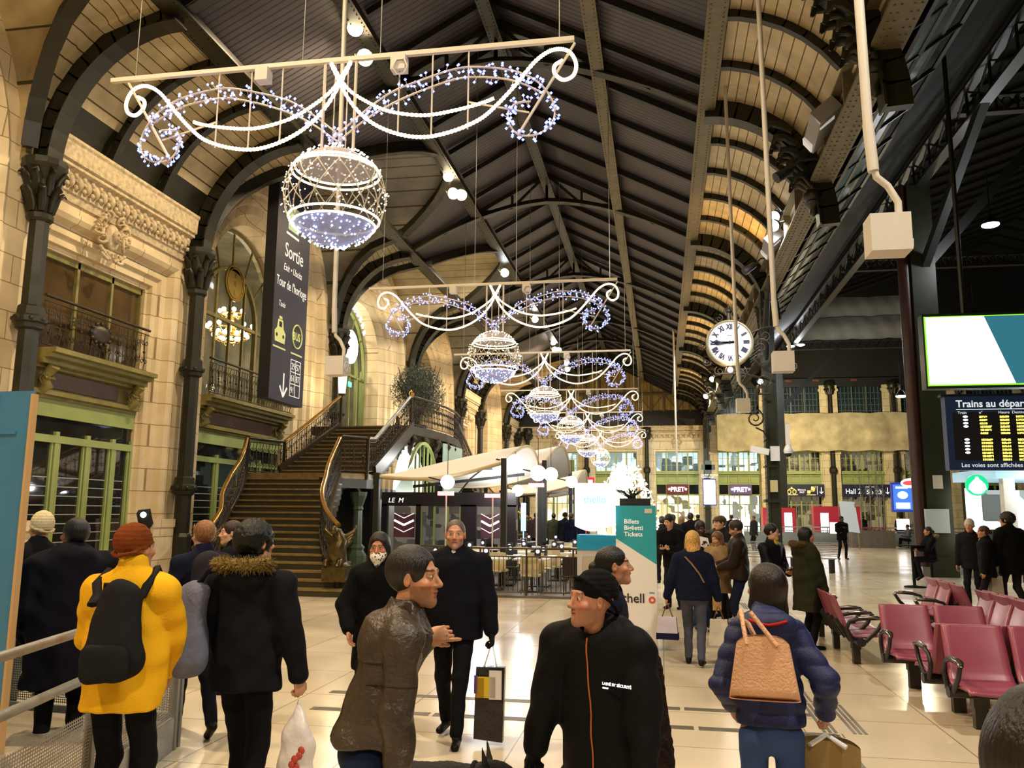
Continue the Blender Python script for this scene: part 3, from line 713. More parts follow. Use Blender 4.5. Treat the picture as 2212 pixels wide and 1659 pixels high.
# lit sign over the restaurant door: illegible script arc and clock disc
e = empty('neon_sign', (XL-.95, 34.3, 9.0), 0, label='white neon restaurant sign: curved row of letters above a round clock dial', cat='sign')
NE = mat('white_neon', (.9, .95, 1), .3, emit=9, ecol=(.86, .93, 1))
mb = MB()
for i in range(11):
    a = radians(150-12*i); y, z = 1.75*cos(a), .15+1.55*sin(a)
    h = .32 if i in (0, 5) else .24
    n_ = Vector((0, cos(a), sin(a))); t_ = Vector((0, sin(a), -cos(a))); c = Vector((0, y, z))
    mb.tube([c-t_*.05, c-t_*.05+n_*h], .035, 6); mb.tube([c-t_*.05+n_*h, c+t_*.07+n_*h*.8, c+t_*.02+n_*h*.5, c+t_*.09+n_*h*.1], .032, 6)
mb.build('curved_letters', NE, e)
mb = MB()
for r, w in ((.66, .1), (.5, .07)): mb.tube([(0, r*cos(a*pi/16), r*sin(a*pi/16)) for a in range(32)], w, 6, closed=True)
mb.tube([(0, -.12, .38), (0, 0, .44), (0, .12, .38)], .04, 5); mb.tube([(0, -.18, -.3), (0, -.2, .1), (0, 0, .32), (0, .2, .1), (0, .18, -.3)], .05, 5); mb.tube([(0, -.1, 0), (0, .14, .05)], .05, 5)
mb.build('round_dial', NE, e)
mb = MB(); mb.cyl((-.08, 0, 0), (-.05, 0, 0), .62, n=32); mb.build('back_plate', mat('grey_sign_plate', (.25, .27, .3), .5), e)
mb = MB(); mb.box(XL-1.44, XL-1.4, 35.4, 35.75, 7.4, 7.62); tag(mb.build('exit_sign', mat('lit_green', (.05, .6, .35), .4, emit=2.5, ecol=(.1, .9, .5))), 'small green lit exit sign above the upper doors', 'sign')
# ================================================================ far wall
M_LITBLUE = None
def shopglow(name, base, st, sc=1.4, warm=True, ramp=None):
    m = bpy.data.materials.new(name); m.use_nodes = True; nt = m.node_tree; b = nt.nodes['Principled BSDF']
    g = nt.nodes.new('ShaderNodeNewGeometry'); v = nt.nodes.new('ShaderNodeTexVoronoi'); v.feature = 'F1'; v.distance = 'CHEBYCHEV'; v.inputs['Scale'].default_value = sc
    nt.links.new(g.outputs['Position'], v.inputs['Vector'])
    cr = nt.nodes.new('ShaderNodeValToRGB'); cr.color_ramp.interpolation = 'CONSTANT'
    for i, (p, c) in enumerate(ramp or ((0, base), (.3, tuple(x*.35 for x in base)), (.55, tuple(x*.8 for x in base)), (.8, tuple(x*.1 for x in base)))):
        el = cr.color_ramp.elements[i] if i < 2 else cr.color_ramp.elements.new(p)
        el.position = p; el.color = (*c, 1)
    sh = nt.nodes.new('ShaderNodeSeparateColor'); nt.links.new(v.outputs['Color'], sh.inputs[0]); nt.links.new(sh.outputs[0], cr.inputs[0])
    nt.links.new(cr.outputs[0], b.inputs['Base Color']); nt.links.new(cr.outputs[0], b.inputs['Emission Color']); b.inputs['Emission Strength'].default_value = st; b.inputs['Roughness'].default_value = .6
    m.cycles.emission_sampling = 'NONE'
    return m
M_SHOPY = shopglow('lit_shop_interior_warm', (1, .86, .5), 2.2)
M_SHOPW = shopglow('lit_shop_interior_white', (.95, .97, .9), 2.6)
M_UPBLUE = shopglow('lit_upper_room', (.62, .85, .95), 1.1, 1.2)
M_DIMROOM = shopglow('dim_room', (.28, .24, .16), .5, 1.3)
mb = MB(); xb = [-12.5, -11.3, -6.2, -1.1, 4.05, 9.0, 13.85, 18.75, 23.7, 28.6, 33.5, 38.5]
fs = YE
def far_bay(i, xa, xb_, label):
    """stone bay with moulded rectangular opening"""
    mb = MB(); o0, o1 = xa+.72, xb_-.85; T = 7.0
    mb.box(xa, o0-.22, fs, fs+.8, 0, 12.5 if xa > 4 else 9.1); mb.box(o1+.22, xb_, fs, fs+.8, 0, 12.5 if xa > 4 else 9.1)
    mb.box(o0-.22, o1+.22, fs, fs+.8, T+.18, 9.9 if xa > 4 else 9.1)
    mb.box(o0-.22, o0, fs+.12, fs+.8, 0, T); mb.box(o1, o1+.22, fs+.12, fs+.8, 0, T); mb.box(o0-.22, o1+.22, fs+.1, fs+.8, T, T+.18)
    if xa > 4:
        for x in (xa+.35, xb_-.5): mb.box(x-.28, x+.28, fs-.15, fs, 0, 12.4); mb.box(x-.36, x+.36, fs-.22, fs, 6.7, 6.95); mb.box(x-.36, x+.36, fs-.22, fs, 11.9, 12.1)
    struct(mb.build('wall_far_%d' % i, M_STONEX))
    w = empty('window_%d' % (10+i)); struct(w)
    f = MB(); g = MB(); X = [o0+(o1-o0)*k/4 for k in range(5)]
    for x in X: f.box(x-.07, x+.07, fs+.25, fs+.4, 3.3, T)
    for z0, z1 in ((T-.1, T), (5.2, 5.36), (4.2, 4.28), (3.3, 3.42)): f.box(o0, o1, fs+.22, fs+.42, z0, z1)
    f.box(o0, o1, fs+.3, fs+.4, 4.28, 5.2); f.box(o0, o1, fs+.1, fs+.4, 5.08, 5.2); f.box(o0, o1, fs+.2, fs+.4, 4.9, 4.95)
    for a, b in zip(X[:-1], X[1:]):
        f.box((a+b)/2-.02, (a+b)/2+.02, fs+.28, fs+.36, 5.3, T)
        for z in (5.85, 6.4): f.box(a, b, fs+.28, fs+.36, z-.015, z+.015)
        f.box(a+.1, b-.1, fs+.27, fs+.3, 4.36, 4.82)
        f.box(a-.05, a+.05, fs+.25, fs+.38, 0, 3.35); f.box(a, b, fs+.28, fs+.36, 2.55, 2.62); f.box((a+b)/2-.015, (a+b)/2+.015, fs+.28, fs+.36, 0, 3.3)
    f.box(X[-1]-.06, X[-1]+.06, fs+.25, fs+.38, 0, 3.35)
    f.build('window_frame', M_GREENP, w)
    up = M_UPBLUE if i < 5 else M_DIMROOM
    g.box(o0, o1, fs+1.2, fs+1.25, 5.3, T); g.build('upper_room', up, w)
    g = MB(); g.box(o0, o1, fs+1.6, fs+1.65, 0, 4.25); g.build('shop_interior', M_SHOPY if i < 4 else M_SHOPW if i == 4 else M_DIMROOM, w)
    g = MB(); g.box(o0, o1, fs+.3, fs+.32, 3.42, 4.2); g.build('transom_glass', M_PANE, w)
    if xa > 4:
        g = MB(); u = MB(); g.box(o0-.1, o1+.1, fs+.3, fs+.32, 9.9, 12.3)
        k = 0; x = o0
        while x < o1+.1: u.box(x-.02, x+.02, fs+.2, fs+.3, 9.9, 12.3); x += .29
        for z in (10.3, 10.8, 11.3, 11.8): u.box(o0, o1, fs+.2, fs+.3, z-.02, z+.02)
        for k in (1, 2): u.box(o0+(o1-o0)*k/3-.05, o0+(o1-o0)*k/3+.05, fs+.1, fs+.3, 9.9, 12.3)
        g.build('upper_dark_glass', mat('blue_black_glass', (.02, .04, .055), .15, noise=.5, scale=.7), w); u.build('grille', mat('grey_green_bars', lin('#4F5A55'), .5), w)
far_labels = []
for i in range(len(xb)-1):
    if i == 0:
        mb = MB(); mb.box(xb[0], xb[1], fs, fs+.8, 0, 9.1); struct(mb.build('wall_far_0', M_STONEX)); continue
    far_bay(i, xb[i], xb[i+1], '')
for i, x in enumerate(xb[1:-1]):
    if i == 3: continue
    e = empty('iron_column', (x, fs-.35, 0), 0, label='dark iron column on the far wall, ' + ['in the left corner', 'second from the left corner', 'left of the first lit shop sign', '', 'right of the second shop sign', 'left of the hall direction sign', 'right of the hall direction sign', 'behind the departure board', 'far right', 'farthest right'][i], cat='column')
    mb = MB(); H_ = 9.0 if x < 4 else 12.6; mb.lathe([(.28, 0), (.28, .8), (.2, 1), (.17, H_-1)], n=8, smooth=False); mb.lathe([(.2, 5.1), (.32, 5.25), (.32, 5.5), (.2, 5.7)], n=8, smooth=False); mb.build('shaft', M_IRON, e)
    mb = MB(); mb.lathe([(.2, H_-1), (.38, H_-.4), (.42, H_), (.2, H_+.05)], n=10); leafy(mb, (0, 0, H_-1), .2, .8, 6); mb.build('leafy_capital', M_IRON, e)
# far cornice and gable
mb = MB()
for dy, z0, z1 in ((.05, 7.85, 7.95), (.12, 8.6, 8.7), (.3, 8.75, 8.85), (.36, 8.85, 9.05), (.42, 9.05, 9.15)): mb.box(XL, 3.7, fs-dy, fs, z0, z1)
x = XL+.3
while x < 3.6: mb.sph((x, fs-.1, 8.3), .17, 6, 4, (1, .5, 1)); mb.tube([(x+.2+.12*cos(a), fs-.08, 8.3+.14*sin(a)) for a in (0, 1.4, 2.8, 4.2)], .035, 4); x += .45
struct(mb.build('trim_20', M_CARVE))
for i, x in enumerate((-8.75, -3.65, 1.4)): cartouche((x, fs+.02, 7.75), pi, .8, 'carved shield cartouche on the far wall, ' + ['leftmost of three', 'middle of three', 'rightmost of three'][i])
mb = MB(); mb.box(XL, XR+.4, fs, fs+.4, 9.1, 10.5); struct(mb.build('wall_far_dark_band', M_DARK))  # shade of the cornice put in as a dark strip
M_GABLE = brickmat('gable_boards', lin('#B59A55'), lin('#A88D4C'), lin('#3A2F18'), .5, 30, .02, .7, 'XZ', .4, .3, 0, 1.2)
mb = MB(); mb.box(XL, XR+.4, fs+.1, fs+.3, 10.5, 14.8); struct(mb.build('wall_far_gable', M_GABLE))
mb = MB()
for i in range(15): x = XL+.8+1.1*i; mb.box(x-.07, x+.07, fs-.05, fs+.12, 10.4, prof_z(x))
for i in range(7): x = XL+.8+2.2*i; mb.bar((x, fs-.02, 10.5), (x+1.1, fs-.02, 11.9), .06, .06); mb.bar((x+2.2, fs-.02, 10.5), (x+1.1, fs-.02, 11.9), .06, .06)
mb.box(XL, XR, fs-.08, fs+.1, 11.85, 12.0)
mb.build('gable_framework', M_IRONT, label='riveted iron framework in front of the yellowish end gable', cat='framework')
# shop signs on the far wall (copied lettering)
def shop_sign(x, label, bg):
    e = empty('shop_sign', (x, fs+.12, 3.83), 0, label=label, cat='sign'); mb = MB(); mb.box(-.9, .9, -.06, .06, -.4, .4); mb.build('sign_board', bg, e)
    lm = mat('lit_white_letters', (1, .97, .95), .3, emit=2.5, ecol=(1, .96, .95), sampling=False)
    t = text('PRET', .52, frame((0, -.08, -.19), (1, 0, 0), (0, 0, 1)), lm, e, 'lettering', 'CENTER', .01, .012)
    mb = MB()
    for s in (-.68, .68):
        pts = [(s+(.14 if k % 2 == 0 else .06)*sin(k*pi/5), -.075, (.14 if k % 2 == 0 else .06)*cos(k*pi/5)) for k in range(10)]
        mb.prism(pts, (0, -.02, 0))
    mb.build('stars', lm, e); return e
shop_sign(1.4, 'lit shop name sign on a dark red board with two stars', mat('maroon_sign', lin('#5B1420'), .4, emit=.25, ecol=lin('#5B1420')))
shop_sign(6.55, 'lit shop name sign on a purple-grey board, right of the end column', mat('purple_sign', lin('#5D4C73'), .4, emit=.35, ecol=lin('#5D4C73')))
M_NAVY = mat('navy_sign_enamel', lin('#151A2C'), .4, emit=.25, ecol=lin('#1B2238'))
M_SIGNW = mat('white_sign_print', (.9, .9, .9), .5, emit=.9, ecol=(.9, .92, .95), sampling=False)
M_SIGNY = mat('yellow_sign_print', lin('#E8C872'), .5, emit=.7, ecol=lin('#E8C872'), sampling=False)
def arrow_down(mb, x, y, z, h, w=.03):
    mb.box(x-w/2, x+w/2, y-.01, y, z-h/2, z+h/2); mb.bar((x, y-.005, z-h/2), (x-h*.28, y-.005, z-h/2+h*.3), w, .01, (0, 1, 0)); mb.bar((x, y-.005, z-h/2), (x+h*.28, y-.005, z-h/2+h*.3), w, .01, (0, 1, 0))
e = empty('direction_sign', (0, fs-.3, 3.75), 0, label='dark blue sign with baggage and ticket-office pictograms and a down arrow', cat='sign')
mb = MB(); mb.box(9.55, 13.1, -.05, .05, -.5, .5); mb.build('sign_board', M_NAVY, e)
mb = MB()
for x in (10.35, 10.75): mb.tube([(x+.13*cos(a*pi/6), -.06, -.13+.16*sin(a*pi/6)) for a in range(12)], .035, 5, closed=True)
mb.box(10.1, 11.0, -.07, -.055, -.38, -.33); mb.sph((10.55, -.06, .2), .08, 8, 6, (1, .2, 1)); mb.tube([(10.2, -.06, -.05), (10.4, -.06, .12), (10.7, -.06, .12), (10.9, -.06, -.05)], .04, 5)
mb.build('luggage_pictogram', M_SIGNY, e); mb = MB(); mb.box(11.75, 12.0, -.07, -.055, -.25, .0); mb.tube([(12.05, -.06, -.1), (12.1, -.06, .3), (12.4, -.06, .35), (12.3, -.06, -.05)], .04, 5, closed=True); mb.sph((12.22, -.06, .12), .12, 8, 6, (1, .1, 1.4)); mb.box(11.7, 12.4, -.07, -.055, -.38, -.33)
mb.build('ticket_pictogram', M_SIGNY, e)
text('Billetterie\n   SNCF', .2, frame((11.02, -.055, -.02), (1, 0, 0), (0, 0, 1)), M_SIGNW, e, 'lettering', sx=.8)
mb = MB(); mb.box(12.52, 12.55, -.07, -.055, -.35, .35); arrow_down(mb, 12.85, -.06, 0, .5, .05); mb.build('arrow', M_SIGNW, e)
e = empty('direction_sign', (0, fs-.3, 3.75), 0, label='dark blue sign reading Hall 2 with platform numbers and a down arrow', cat='sign')
mb = MB(); mb.box(14.45, 18.2, -.05, .05, -.5, .5); mb.build('sign_board', M_NAVY, e)
text('Hall 2', .58, frame((14.7, -.055, -.25), (1, 0, 0), (0, 0, 1)), M_SIGNW, e, 'lettering', sx=.88)
text('5 \u203a 23', .5, frame((16.3, -.065, -.27), (1, 0, 0), (0, 0, 1)), M_SIGNW, e, 'platform_numbers')
mb = MB(); mb.box(16.2, 16.75, -.058, -.052, -.33, .22); mb.box(16.95, 17.6, -.058, -.052, -.33, .22); mb.build('number_fields', mat('grey_blue_field', lin('#3B4356'), .5, emit=.2, ecol=lin('#3B4356')), e)
text('VOIES      VOIES', .1, frame((16.25, -.065, .27), (1, 0, 0), (0, 0, 1)), M_SIGNW, e, 'small_lettering')
mb = MB(); arrow_down(mb, 17.9, -.06, 0, .5, .05); mb.build('arrow', M_SIGNW, e)
# protective netting over the far wall of the side hall
M_NET = mat('beige_safety_net', lin('#CFC29A'), .9, noise=.4, scale=1.2, bump=.5, bscale=3, alpha=.88)
def netting(x0, x1, z0, z1, y, label, m, fold=.1, name='safety_net', tilt=0):
    mb = MB(); rn = random.Random(3)
    def f(u, v):
        x = x0+(x1-x0)*u; sag = .12*abs(sin(u*(x1-x0)*pi/2.4))*(1-v); return (x, y-fold*sin(u*(x1-x0)*5.3+3*v)*.5-fold*sin(u*(x1-x0)*2.1+1)-.5*sin(pi*v)*.6-tilt*v, z0+(z1-z0)*v-sag*(1 if v < .5 else 0)+.1*abs(sin(u*(x1-x0)*pi/3))*v)
    mb.grid(f, 90, 10); return tag(mb.build(name, m), label, 'netting')
netting(4.7, 34, 7.0, 9.95, 70.6, 'beige safety netting draped along the far wall above the direction signs', M_NET)
M_NETG = mat('grey_dust_sheet', lin('#A5A294'), .9, noise=.3, scale=.8, bump=.4, bscale=2)
netting(8.6, 17.3, 14.0, 15.6, 60, 'lower grey dust sheet hung under the side hall roof', M_NETG, .05, 'dust_sheet', -.6)
netting(8.9, 17.4, 15.7, 17.3, 61, 'upper grey dust sheet hung under the side hall roof', M_NETG, .05, 'dust_sheet', -.6)
# ================================================================ side hall to the right
M_ROOFD = mat('dark_side_roof', lin('#131510'), .85, noise=.4, scale=1)
mb = MB(); mb.prism([(XR+1.6, -17, 11.0), (XR+1.6, -17, 11.2), (8.3, -17, 13.8), (8.3, -17, 13.5)], (0, 89, 0)); mb.prism([(8.3, -17, 17.6), (26, -17, 23.5), (44, -17, 17.6), (44, -17, 18.0), (26, -17, 23.9), (8.3, -17, 18.0)], (0, 89, 0)); mb.box(8.2, 8.35, -17, 72, 13.3, 17.9)
mb.box(44, 44.3, -17, 72, 0, 18); mb.box(XR, 45, fs+.1, fs+.5, 12.5, 24); mb.box(XR, 45, -17.3, -17, 0, 24); mb.box(4, 44, fs+1.7, fs+1.9, 0, 12.5)
struct(mb.build('ceiling_side_hall', M_ROOFD))
mb = MB(); mb.box(4.0, 38, fs-.12, fs+.1, 12.3, 13.0); x = 5.5
struct(mb.build('trim_21', M_DARK))
mb = MB()
for x in (5.5, 8.2, 10.4, 12.6, 15.6): mb.box(x, x+.5, fs-.2, fs-.12, 12.75, 12.9)
mb.build('platform_plates', mat('dull_red_plate', lin('#6b3426'), .6), label='row of small dull red plates on the dark beam above the far windows', cat='plates', kind='stuff')
def lattice(name, p, q, h, label, cell=.8, valance=False, m=M_DARK):
    """lattice girder between two points"""
    mb = MB(); p, q = Vector(p), Vector(q); d = q-p; L = d.length; t = d/L; n = int(L/cell); up = Vector((0, 0, 1))
    mb.bar(p, q, .3, .08); mb.bar(p+up*h, q+up*h, .3, .08)
    for i in range(n):
        a = p+d*i/n; b = p+d*(i+1)/n; mb.bar(a, a+up*h, .06, .06)
        if not valance: mb.bar(a, b+up*h, .05, .05); mb.bar(a+up*h, b, .05, .05)
        else:
            c = (a+b)/2; mb.tube([a+up*h, c+up*.08, b+up*h], .035, 4); mb.tube([c+t*.16*cos(k)+up*(h*.6+.16*sin(k)) for k in (0, 1.05, 2.1, 3.15, 4.2, 5.25)], .03, 4, closed=True)
    return tag(mb.build(name, m), label, 'girder')
lattice('lattice_girder', (8.3, -16, 12.2), (8.3, 71, 12.2), .9, 'dark longitudinal lattice girder over the second row of columns', 1.6)
for i, y in enumerate((27.2, 45.0, 60.0, 13.0)):
    lattice('valance_girder', (8.3, y, 13.3 if y > 50 else 14.6), (38, y, 13.3 if y > 50 else 14.6), .55, 'dark transverse girder with pierced valance in the side hall, ' + ['nearest', 'middle', 'farthest, under the dust sheets', 'above the big lit screen'][i], .62, True)
for i, (a, b) in enumerate((((8.3, 27.2, 9.5), (12.8, 27.2, 14.6)), ((8.3, 27.2, 9.5), (8.3, 21.5, 12.3)), ((8.3, 27.2, 9.5), (8.3, 33.0, 12.3)), ((8.3, 60, 9.0), (12.5, 60, 13.3)), ((13.4, 27.2, 14.7), (20, 27.2, 19.8)))):
    mb = MB(); mb.bar(a, b, .22, .3); mb.build('raking_strut', M_DARK, label='dark iron strut %s' % ['rising right from the column by the departure board', 'rising towards the viewer from the column by the departure board', 'rising away from the column by the departure board', 'rising right at the far end of the side hall', 'rising high to the right under the side roof'][i], cat='strut')
mb = MB()
for k in range(46): y = -14+k*1.85; mb.bar((8.4, y, 17.5), (26, y, 23.4), .1, .14); mb.bar((44, y, 17.5), (26, y, 23.4), .1, .14)
mb.build('roof_purlins', M_DARK, label='thin dark purlins under the side hall roof', cat='purlins', kind='stuff')
def box_column(x, y, label):
    e = empty('box_column', (x, y, 0), 0, label=label, cat='column')
    mb = MB(); mb.box(-.28, .42, -.3, .3, 0, 12.2); mb.box(-.34, .48, -.36, .36, 0, .6)
    mb.build('black_shaft', mat('green_black_column_paint', (0, 0, 0)), e)
    mb = MB(); mb.lathe([(.2, .4), (.2, 12.2)], (-.42, -.05, 0), 10); mb.lathe([(.26, .3), (.26, .5)], (-.42, -.05, 0), 10); mb.build('red_brown_pipe', mat('red_brown_paint', lin('#3A1A14'), .45, noise=.3, scale=3), e)
    return e
box_column(8.15, 27.2, 'black and red-brown column left of the departure board')
box_column(8.15, 60.0, 'dark column at the far end of the side hall')
# ================================================================ double staircase
RS = .16
def stair_y(n): return 16.9+(n-1)*6.0/17          # nosing of step n, lower flight
XR_LOW = [(16.4, -6.35), (17.0, -6.75), (17.5, -6.98), (18.2, -7.56), (19.13, -8.09), (20.2, -8.45), (21.0, -8.6), (22.7, -9.1)]
XL_LOW = [(16.4, -10.5), (17.0, -10.3), (17.55, -10.07), (18.2, -10.2), (19.13, -10.7), (20.2, -11.1), (21.5, -11.5), (22.87, -12.05)]
def interp(t, tab):
    for (a, x), (b, y) in zip(tab[:-1], tab[1:]):
        if t <= b: return x+(y-x)*max(0, min(1, (t-a)/(b-a)))
    return tab[-1][1]
M_TREAD = mat('worn_bronze_treads', lin('#8A7448'), .38, noise=.4, scale=6, metal=.2)
M_RISER = mat('dark_olive_risers', lin('#35301C'), .45, noise=.3, scale=5)
def stairs(e, mir=None):
    T = (lambda p: p) if mir is None else (lambda p: (p[0], 2*mir-p[1], p[2]))
    tr, ri, st = MB(), MB(), MB()
    for n in range(1, 19):
        y = stair_y(n); y2 = y+.4; z = n*RS
        xr, xl = interp(y, XR_LOW), interp(y, XL_LOW)
        if n <= 5:
            k = 6-n; pts = [(xl, y2)]+[(xl, y)]+[(xr-.0, y+.0)]+[(xr+.13*k*sin(a*pi/8), y+.35*(1-cos(a*pi/8))) for a in range(1, 5)]+[(xr+.13*k, y2+.3), (xr-.3, y2+.35)]
        else: pts = [(xl, y2), (xl, y), (xr, y), (xr, y2)]
        tr.prism([T((a, b, z-.045)) for a, b in pts], (0, 0, .045))
        cx = sum(a for a, b in pts)/len(pts); cy = sum(b for a, b in pts)/len(pts)
        ins = [(cx+(a-cx)*.985, cy+(b-cy)*.97+.015) for a, b in pts]
        ri.prism([T((a, b, max(0, z-RS-.3) if n > 3 else 0)) for a, b in ins], (0, 0, z-.045-(max(0, z-RS-.3) if n > 3 else 0)))
    # half landing
    hl = [(-12.35, 22.9), (-9.1, 22.75), (-8.55, 23.5), (-8.6, 24.2), (-11.75, 24.6), (-12.35, 24.6)]
    tr.prism([T((a, b, 2.72)) for a, b in hl], (0, 0, .16)); ri.prism([T((a, b, 2.45)) for a, b in hl], (0, 0, .27))
    for n in range(19, 31):
        y = 24.25+(n-19)*.345; z = n*RS; xl = -11.7+(y-24.5)*.11; xr = -8.56-(y-24)*.02
        tr.prism([T(p) for p in ((xl, y, z-.045), (xr, y, z-.045), (xr, y+.4, z-.045), (xl, y+.4, z-.045))], (0, 0, .045)); ri.prism([T(p) for p in ((xl+.02, y+.02, z-.45), (xr-.02, y+.02, z-.45), (xr-.02, y+.38, z-.45), (xl+.02, y+.38, z-.45))], (0, 0, .4))
    for tab in (XR_LOW, XL_LOW):
        P_ = [T((interp(y, tab), y, (y-16.9)/6*17*RS+.02)) for y in np.linspace(17.2, 22.8, 12)]
        st = MB(); [st.bar(a, b, .09, .38) for a, b in zip(P_[:-1], P_[1:])]; st.build('stringer', M_IRONW, e)
    for xs in (-11.65, -8.55): st = MB(); st.bar(T((xs, 24.2, 2.95)), T((xs+(.35 if xs < -10 else -.05), 28.2, 4.75)), .09, .42); st.build('stringer', M_IRONW, e)
    tr.build('treads', M_TREAD, e); ri.build('risers', M_RISER, e)
    def railon(pts, name, m):
        P_ = [Vector(p) for p in pts]; seg = [0]
        for a, b in zip(P_[:-1], P_[1:]): seg.append(seg[-1]+(Vector((b-a)).xy).length)
        L = seg[-1]
        def f(s, h):
            s = max(0, min(L, s))
            for i in range(len(P_)-1):
                if s <= seg[i+1]+1e-9:
                    u = (s-seg[i])/max(1e-9, seg[i+1]-seg[i]); p = P_[i].lerp(P_[i+1], u); return T((p.x, p.y, p.z+h))
            return T((P_[-1].x, P_[-1].y, P_[-1].z+h))
        mb = MB(); ironwork(mb, f, L, 1.05, .3); mb.build('balustrade_scrollwork', M_IRONW, e)
        mb = MB(); k = max(2, int(L/.15)); mb.tube([f(L*i/k, 1.05) for i in range(k+1)], .045, 8, sx=1.3); mb.build('handrail', m, e)
    def dense(pts, n=4):
        out = []
        for i in range(len(pts)-1):
            p0 = Vector(pts[max(i-1, 0)]); p1 = Vector(pts[i]); p2 = Vector(pts[i+1]); p3 = Vector(pts[min(i+2, len(pts)-1)])
            for k in range(n): t = k/n; out.append(tuple(.5*((2*p1)+(-p0+p2)*t+(2*p0-5*p1+4*p2-p3)*t*t+(-p0+3*p1-3*p2+p3)*t**3)))
        return out+[tuple(pts[-1])]
    H = 1.05
    railon(dense([(-6.98, 17.5, .43), (-7.56, 18.2, .75), (-8.09, 19.13, 1.16), (-8.45, 20.2, 1.64), (-8.7, 21.0, 2.05), (-9.1, 22.7, 2.86)]), 'r', M_BRASS)
    railon(dense([(-10.0, 17.5, .43), (-10.2, 18.2, .75), (-10.7, 19.13, 1.16), (-11.1, 20.2, 1.64), (-11.4, 21.3, 2.2), (-12.1, 22.87, 2.88)]), 'l', M_BRASS)
    railon([(-9.1, 22.7, 2.88), (-8.54, 23.47, 2.88)], 'm', M_IRONW); railon([(-12.1, 22.9, 2.88), (-11.7, 24.55, 2.88)], 'm', M_IRONW)
    railon([(-8.54, 23.47, 2.88), (-8.6, 24.3, 2.95), (-8.68, 28.1, 4.8)], 'u', M_STEEL); railon([(-11.7, 24.55, 2.9), (-11.3, 28.0, 4.8)], 'u', M_BRASS)
    for x, y, z, h in ((-9.1, 22.7, 2.7, 1.25), (-8.54, 23.47, 2.7, 1.25), (-12.08, 22.9, 2.7, 1.25), (-11.7, 24.55, 2.7, 1.25), (-8.68, 28.15, 4.4, 1.5), (-11.3, 28.1, 4.4, 1.5)):
        mb = MB(); x_, y_, z_ = T((x, y, z)); mb.lathe([(.05, 0), (.05, h), (.07, h+.02)], (x_, y_, z_), 8); mb.build('baluster_post', M_IRONW, e)
    for x, y in ((-6.9, 17.35), (-10.05, 17.35)):      # griffin newels
        x_, y_, _ = T((x, y, 0)); mb = MB()
        mb.box(x_-.26, x_+.26, y_-.26, y_+.26, .3, .62); mb.lathe([(.28, .62), (.2, .7), (.17, 1.0), (.22, 1.15), (.12, 1.3)], (x_, y_, 0), 10)
        mb.tube([(x_, y_-.05, .7), (x_+.03, y_-.22, .95), (x_+.1, y_-.1, 1.15), (x_+.02, y_-.15, 1.35), (x_-.05, y_-.26, 1.42)], [.2, .2, .15, .1, .05], 8)
        for s in (-1, 1):
            for k in range(4): mb.tube([(x_+s*.08, y_, .95+.08*k), (x_+s*(.25+.03*k), y_+.05, 1.15+.07*k), (x_+s*(.2+.05*k), y_+.12, 1.3+.06*k)], [.05, .05, .015], 5)
            mb.tube([(x_+s*.1, y_-.15, .8), (x_+s*.15, y_-.32, .72), (x_+s*.13, y_-.36, .62)], [.07, .06, .07], 6)
        mb.sph((x_, y_-.28, 1.38), .1, 10, 7, (.8, 1.1, 1)); mb.build('winged_beast_newel', mat('aged_bronze', lin('#5E4F2A'), .3, metal=.6, noise=.5, scale=10), e)
    return railon
e = empty('grand_staircase', (0, 0, 0), 0, label='grand curved iron staircase with brass handrails climbing to the restaurant landing', cat='staircase')
railon = stairs(e)
mb = MB(); LY = [(-12.45, 28.2), (-8.65, 28.1), (-8.38, 29.8), (-8.25, 31.6), (-8.3, 33.2), (-8.5, 34.6), (-12.45, 34.6)]
mb.prism([(a, b, 4.5) for a, b in LY], (0, 0, .3)); mb.build('landing', M_RISER, e)
railon([(-8.68, 28.15, 4.8), (-8.38, 29.8, 4.8), (-8.25, 31.6, 4.8), (-8.3, 33.2, 4.8), (-8.48, 34.5, 4.8)], 'landing', M_IRONW)
for a, b in ((-8.6, 28.3), (-8.45, 29.4), (-8.3, 30.6), (-8.25, 31.7), (-8.3, 32.8), (-8.4, 33.7), (-8.5, 34.5)):
    mb = MB(); mb.tube([(a-.1, b, 4.5), (a+.02, b, 4.3), (a-.12, b, 4.05), (a-.35, b, 3.95)], [.12, .14, .1, .05], 7); mb.lathe([(.02, 3.75), (.1, 3.9), (.06, 4.0), (.12, 4.2)], (a-.12, b, 0), 8); mb.build('pendant_bracket', M_IRONW, e)
mb = MB(); mb.lathe([(.05, 5.8), (.09, 5.86), (.1, 5.95), (.05, 6.03), (.02, 6.08)], (-8.68, 28.15, 0), 8)
mb.build('finial', M_BRASS, e)
e2 = empty('grand_staircase', (0, 0, 0), 0, label='second flight of the grand staircase, descending away from the landing', cat='staircase')
stairs(e2, mir=31.35)
# cast-iron arcade below the stairs
def arcade_column(x, y, h, label):
    mb = MB(); mb.lathe([(.34, 0), (.34, .12), (.28, .2), (.3, .5), (.22, .62), (.2, .66), (.24, .74), (.15, .84), (.13, h-.55), (.16, h-.5), (.14, h-.42), (.24, h-.12), (.26, h)], (0, 0, 0), 8, False)
    return mb.build('arcade_column', mat('dark_green_gloss_paint', lin('#3D4A38'), .28, noise=.25, scale=5), loc=(x, y, 0), label=label, cat='column')
arcade_column(-8.81, 23.56, 2.35, 'dark green cast iron column under the half landing, right')
arcade_column(-9.35, 22.5, 2.35, 'dark green cast iron column under the half landing, left')
mb = MB(); mb.tube([(-9.35+.54*(1-cos(a*pi/8))/2, 22.5+1.06*(1-cos(a*pi/8))/2, 2.3+.32*sin(a*pi/8)) for a in range(9)], .08, 6); mb.bar((-9.45, 22.3, 2.68), (-8.7, 23.75, 2.68), .25, .1)
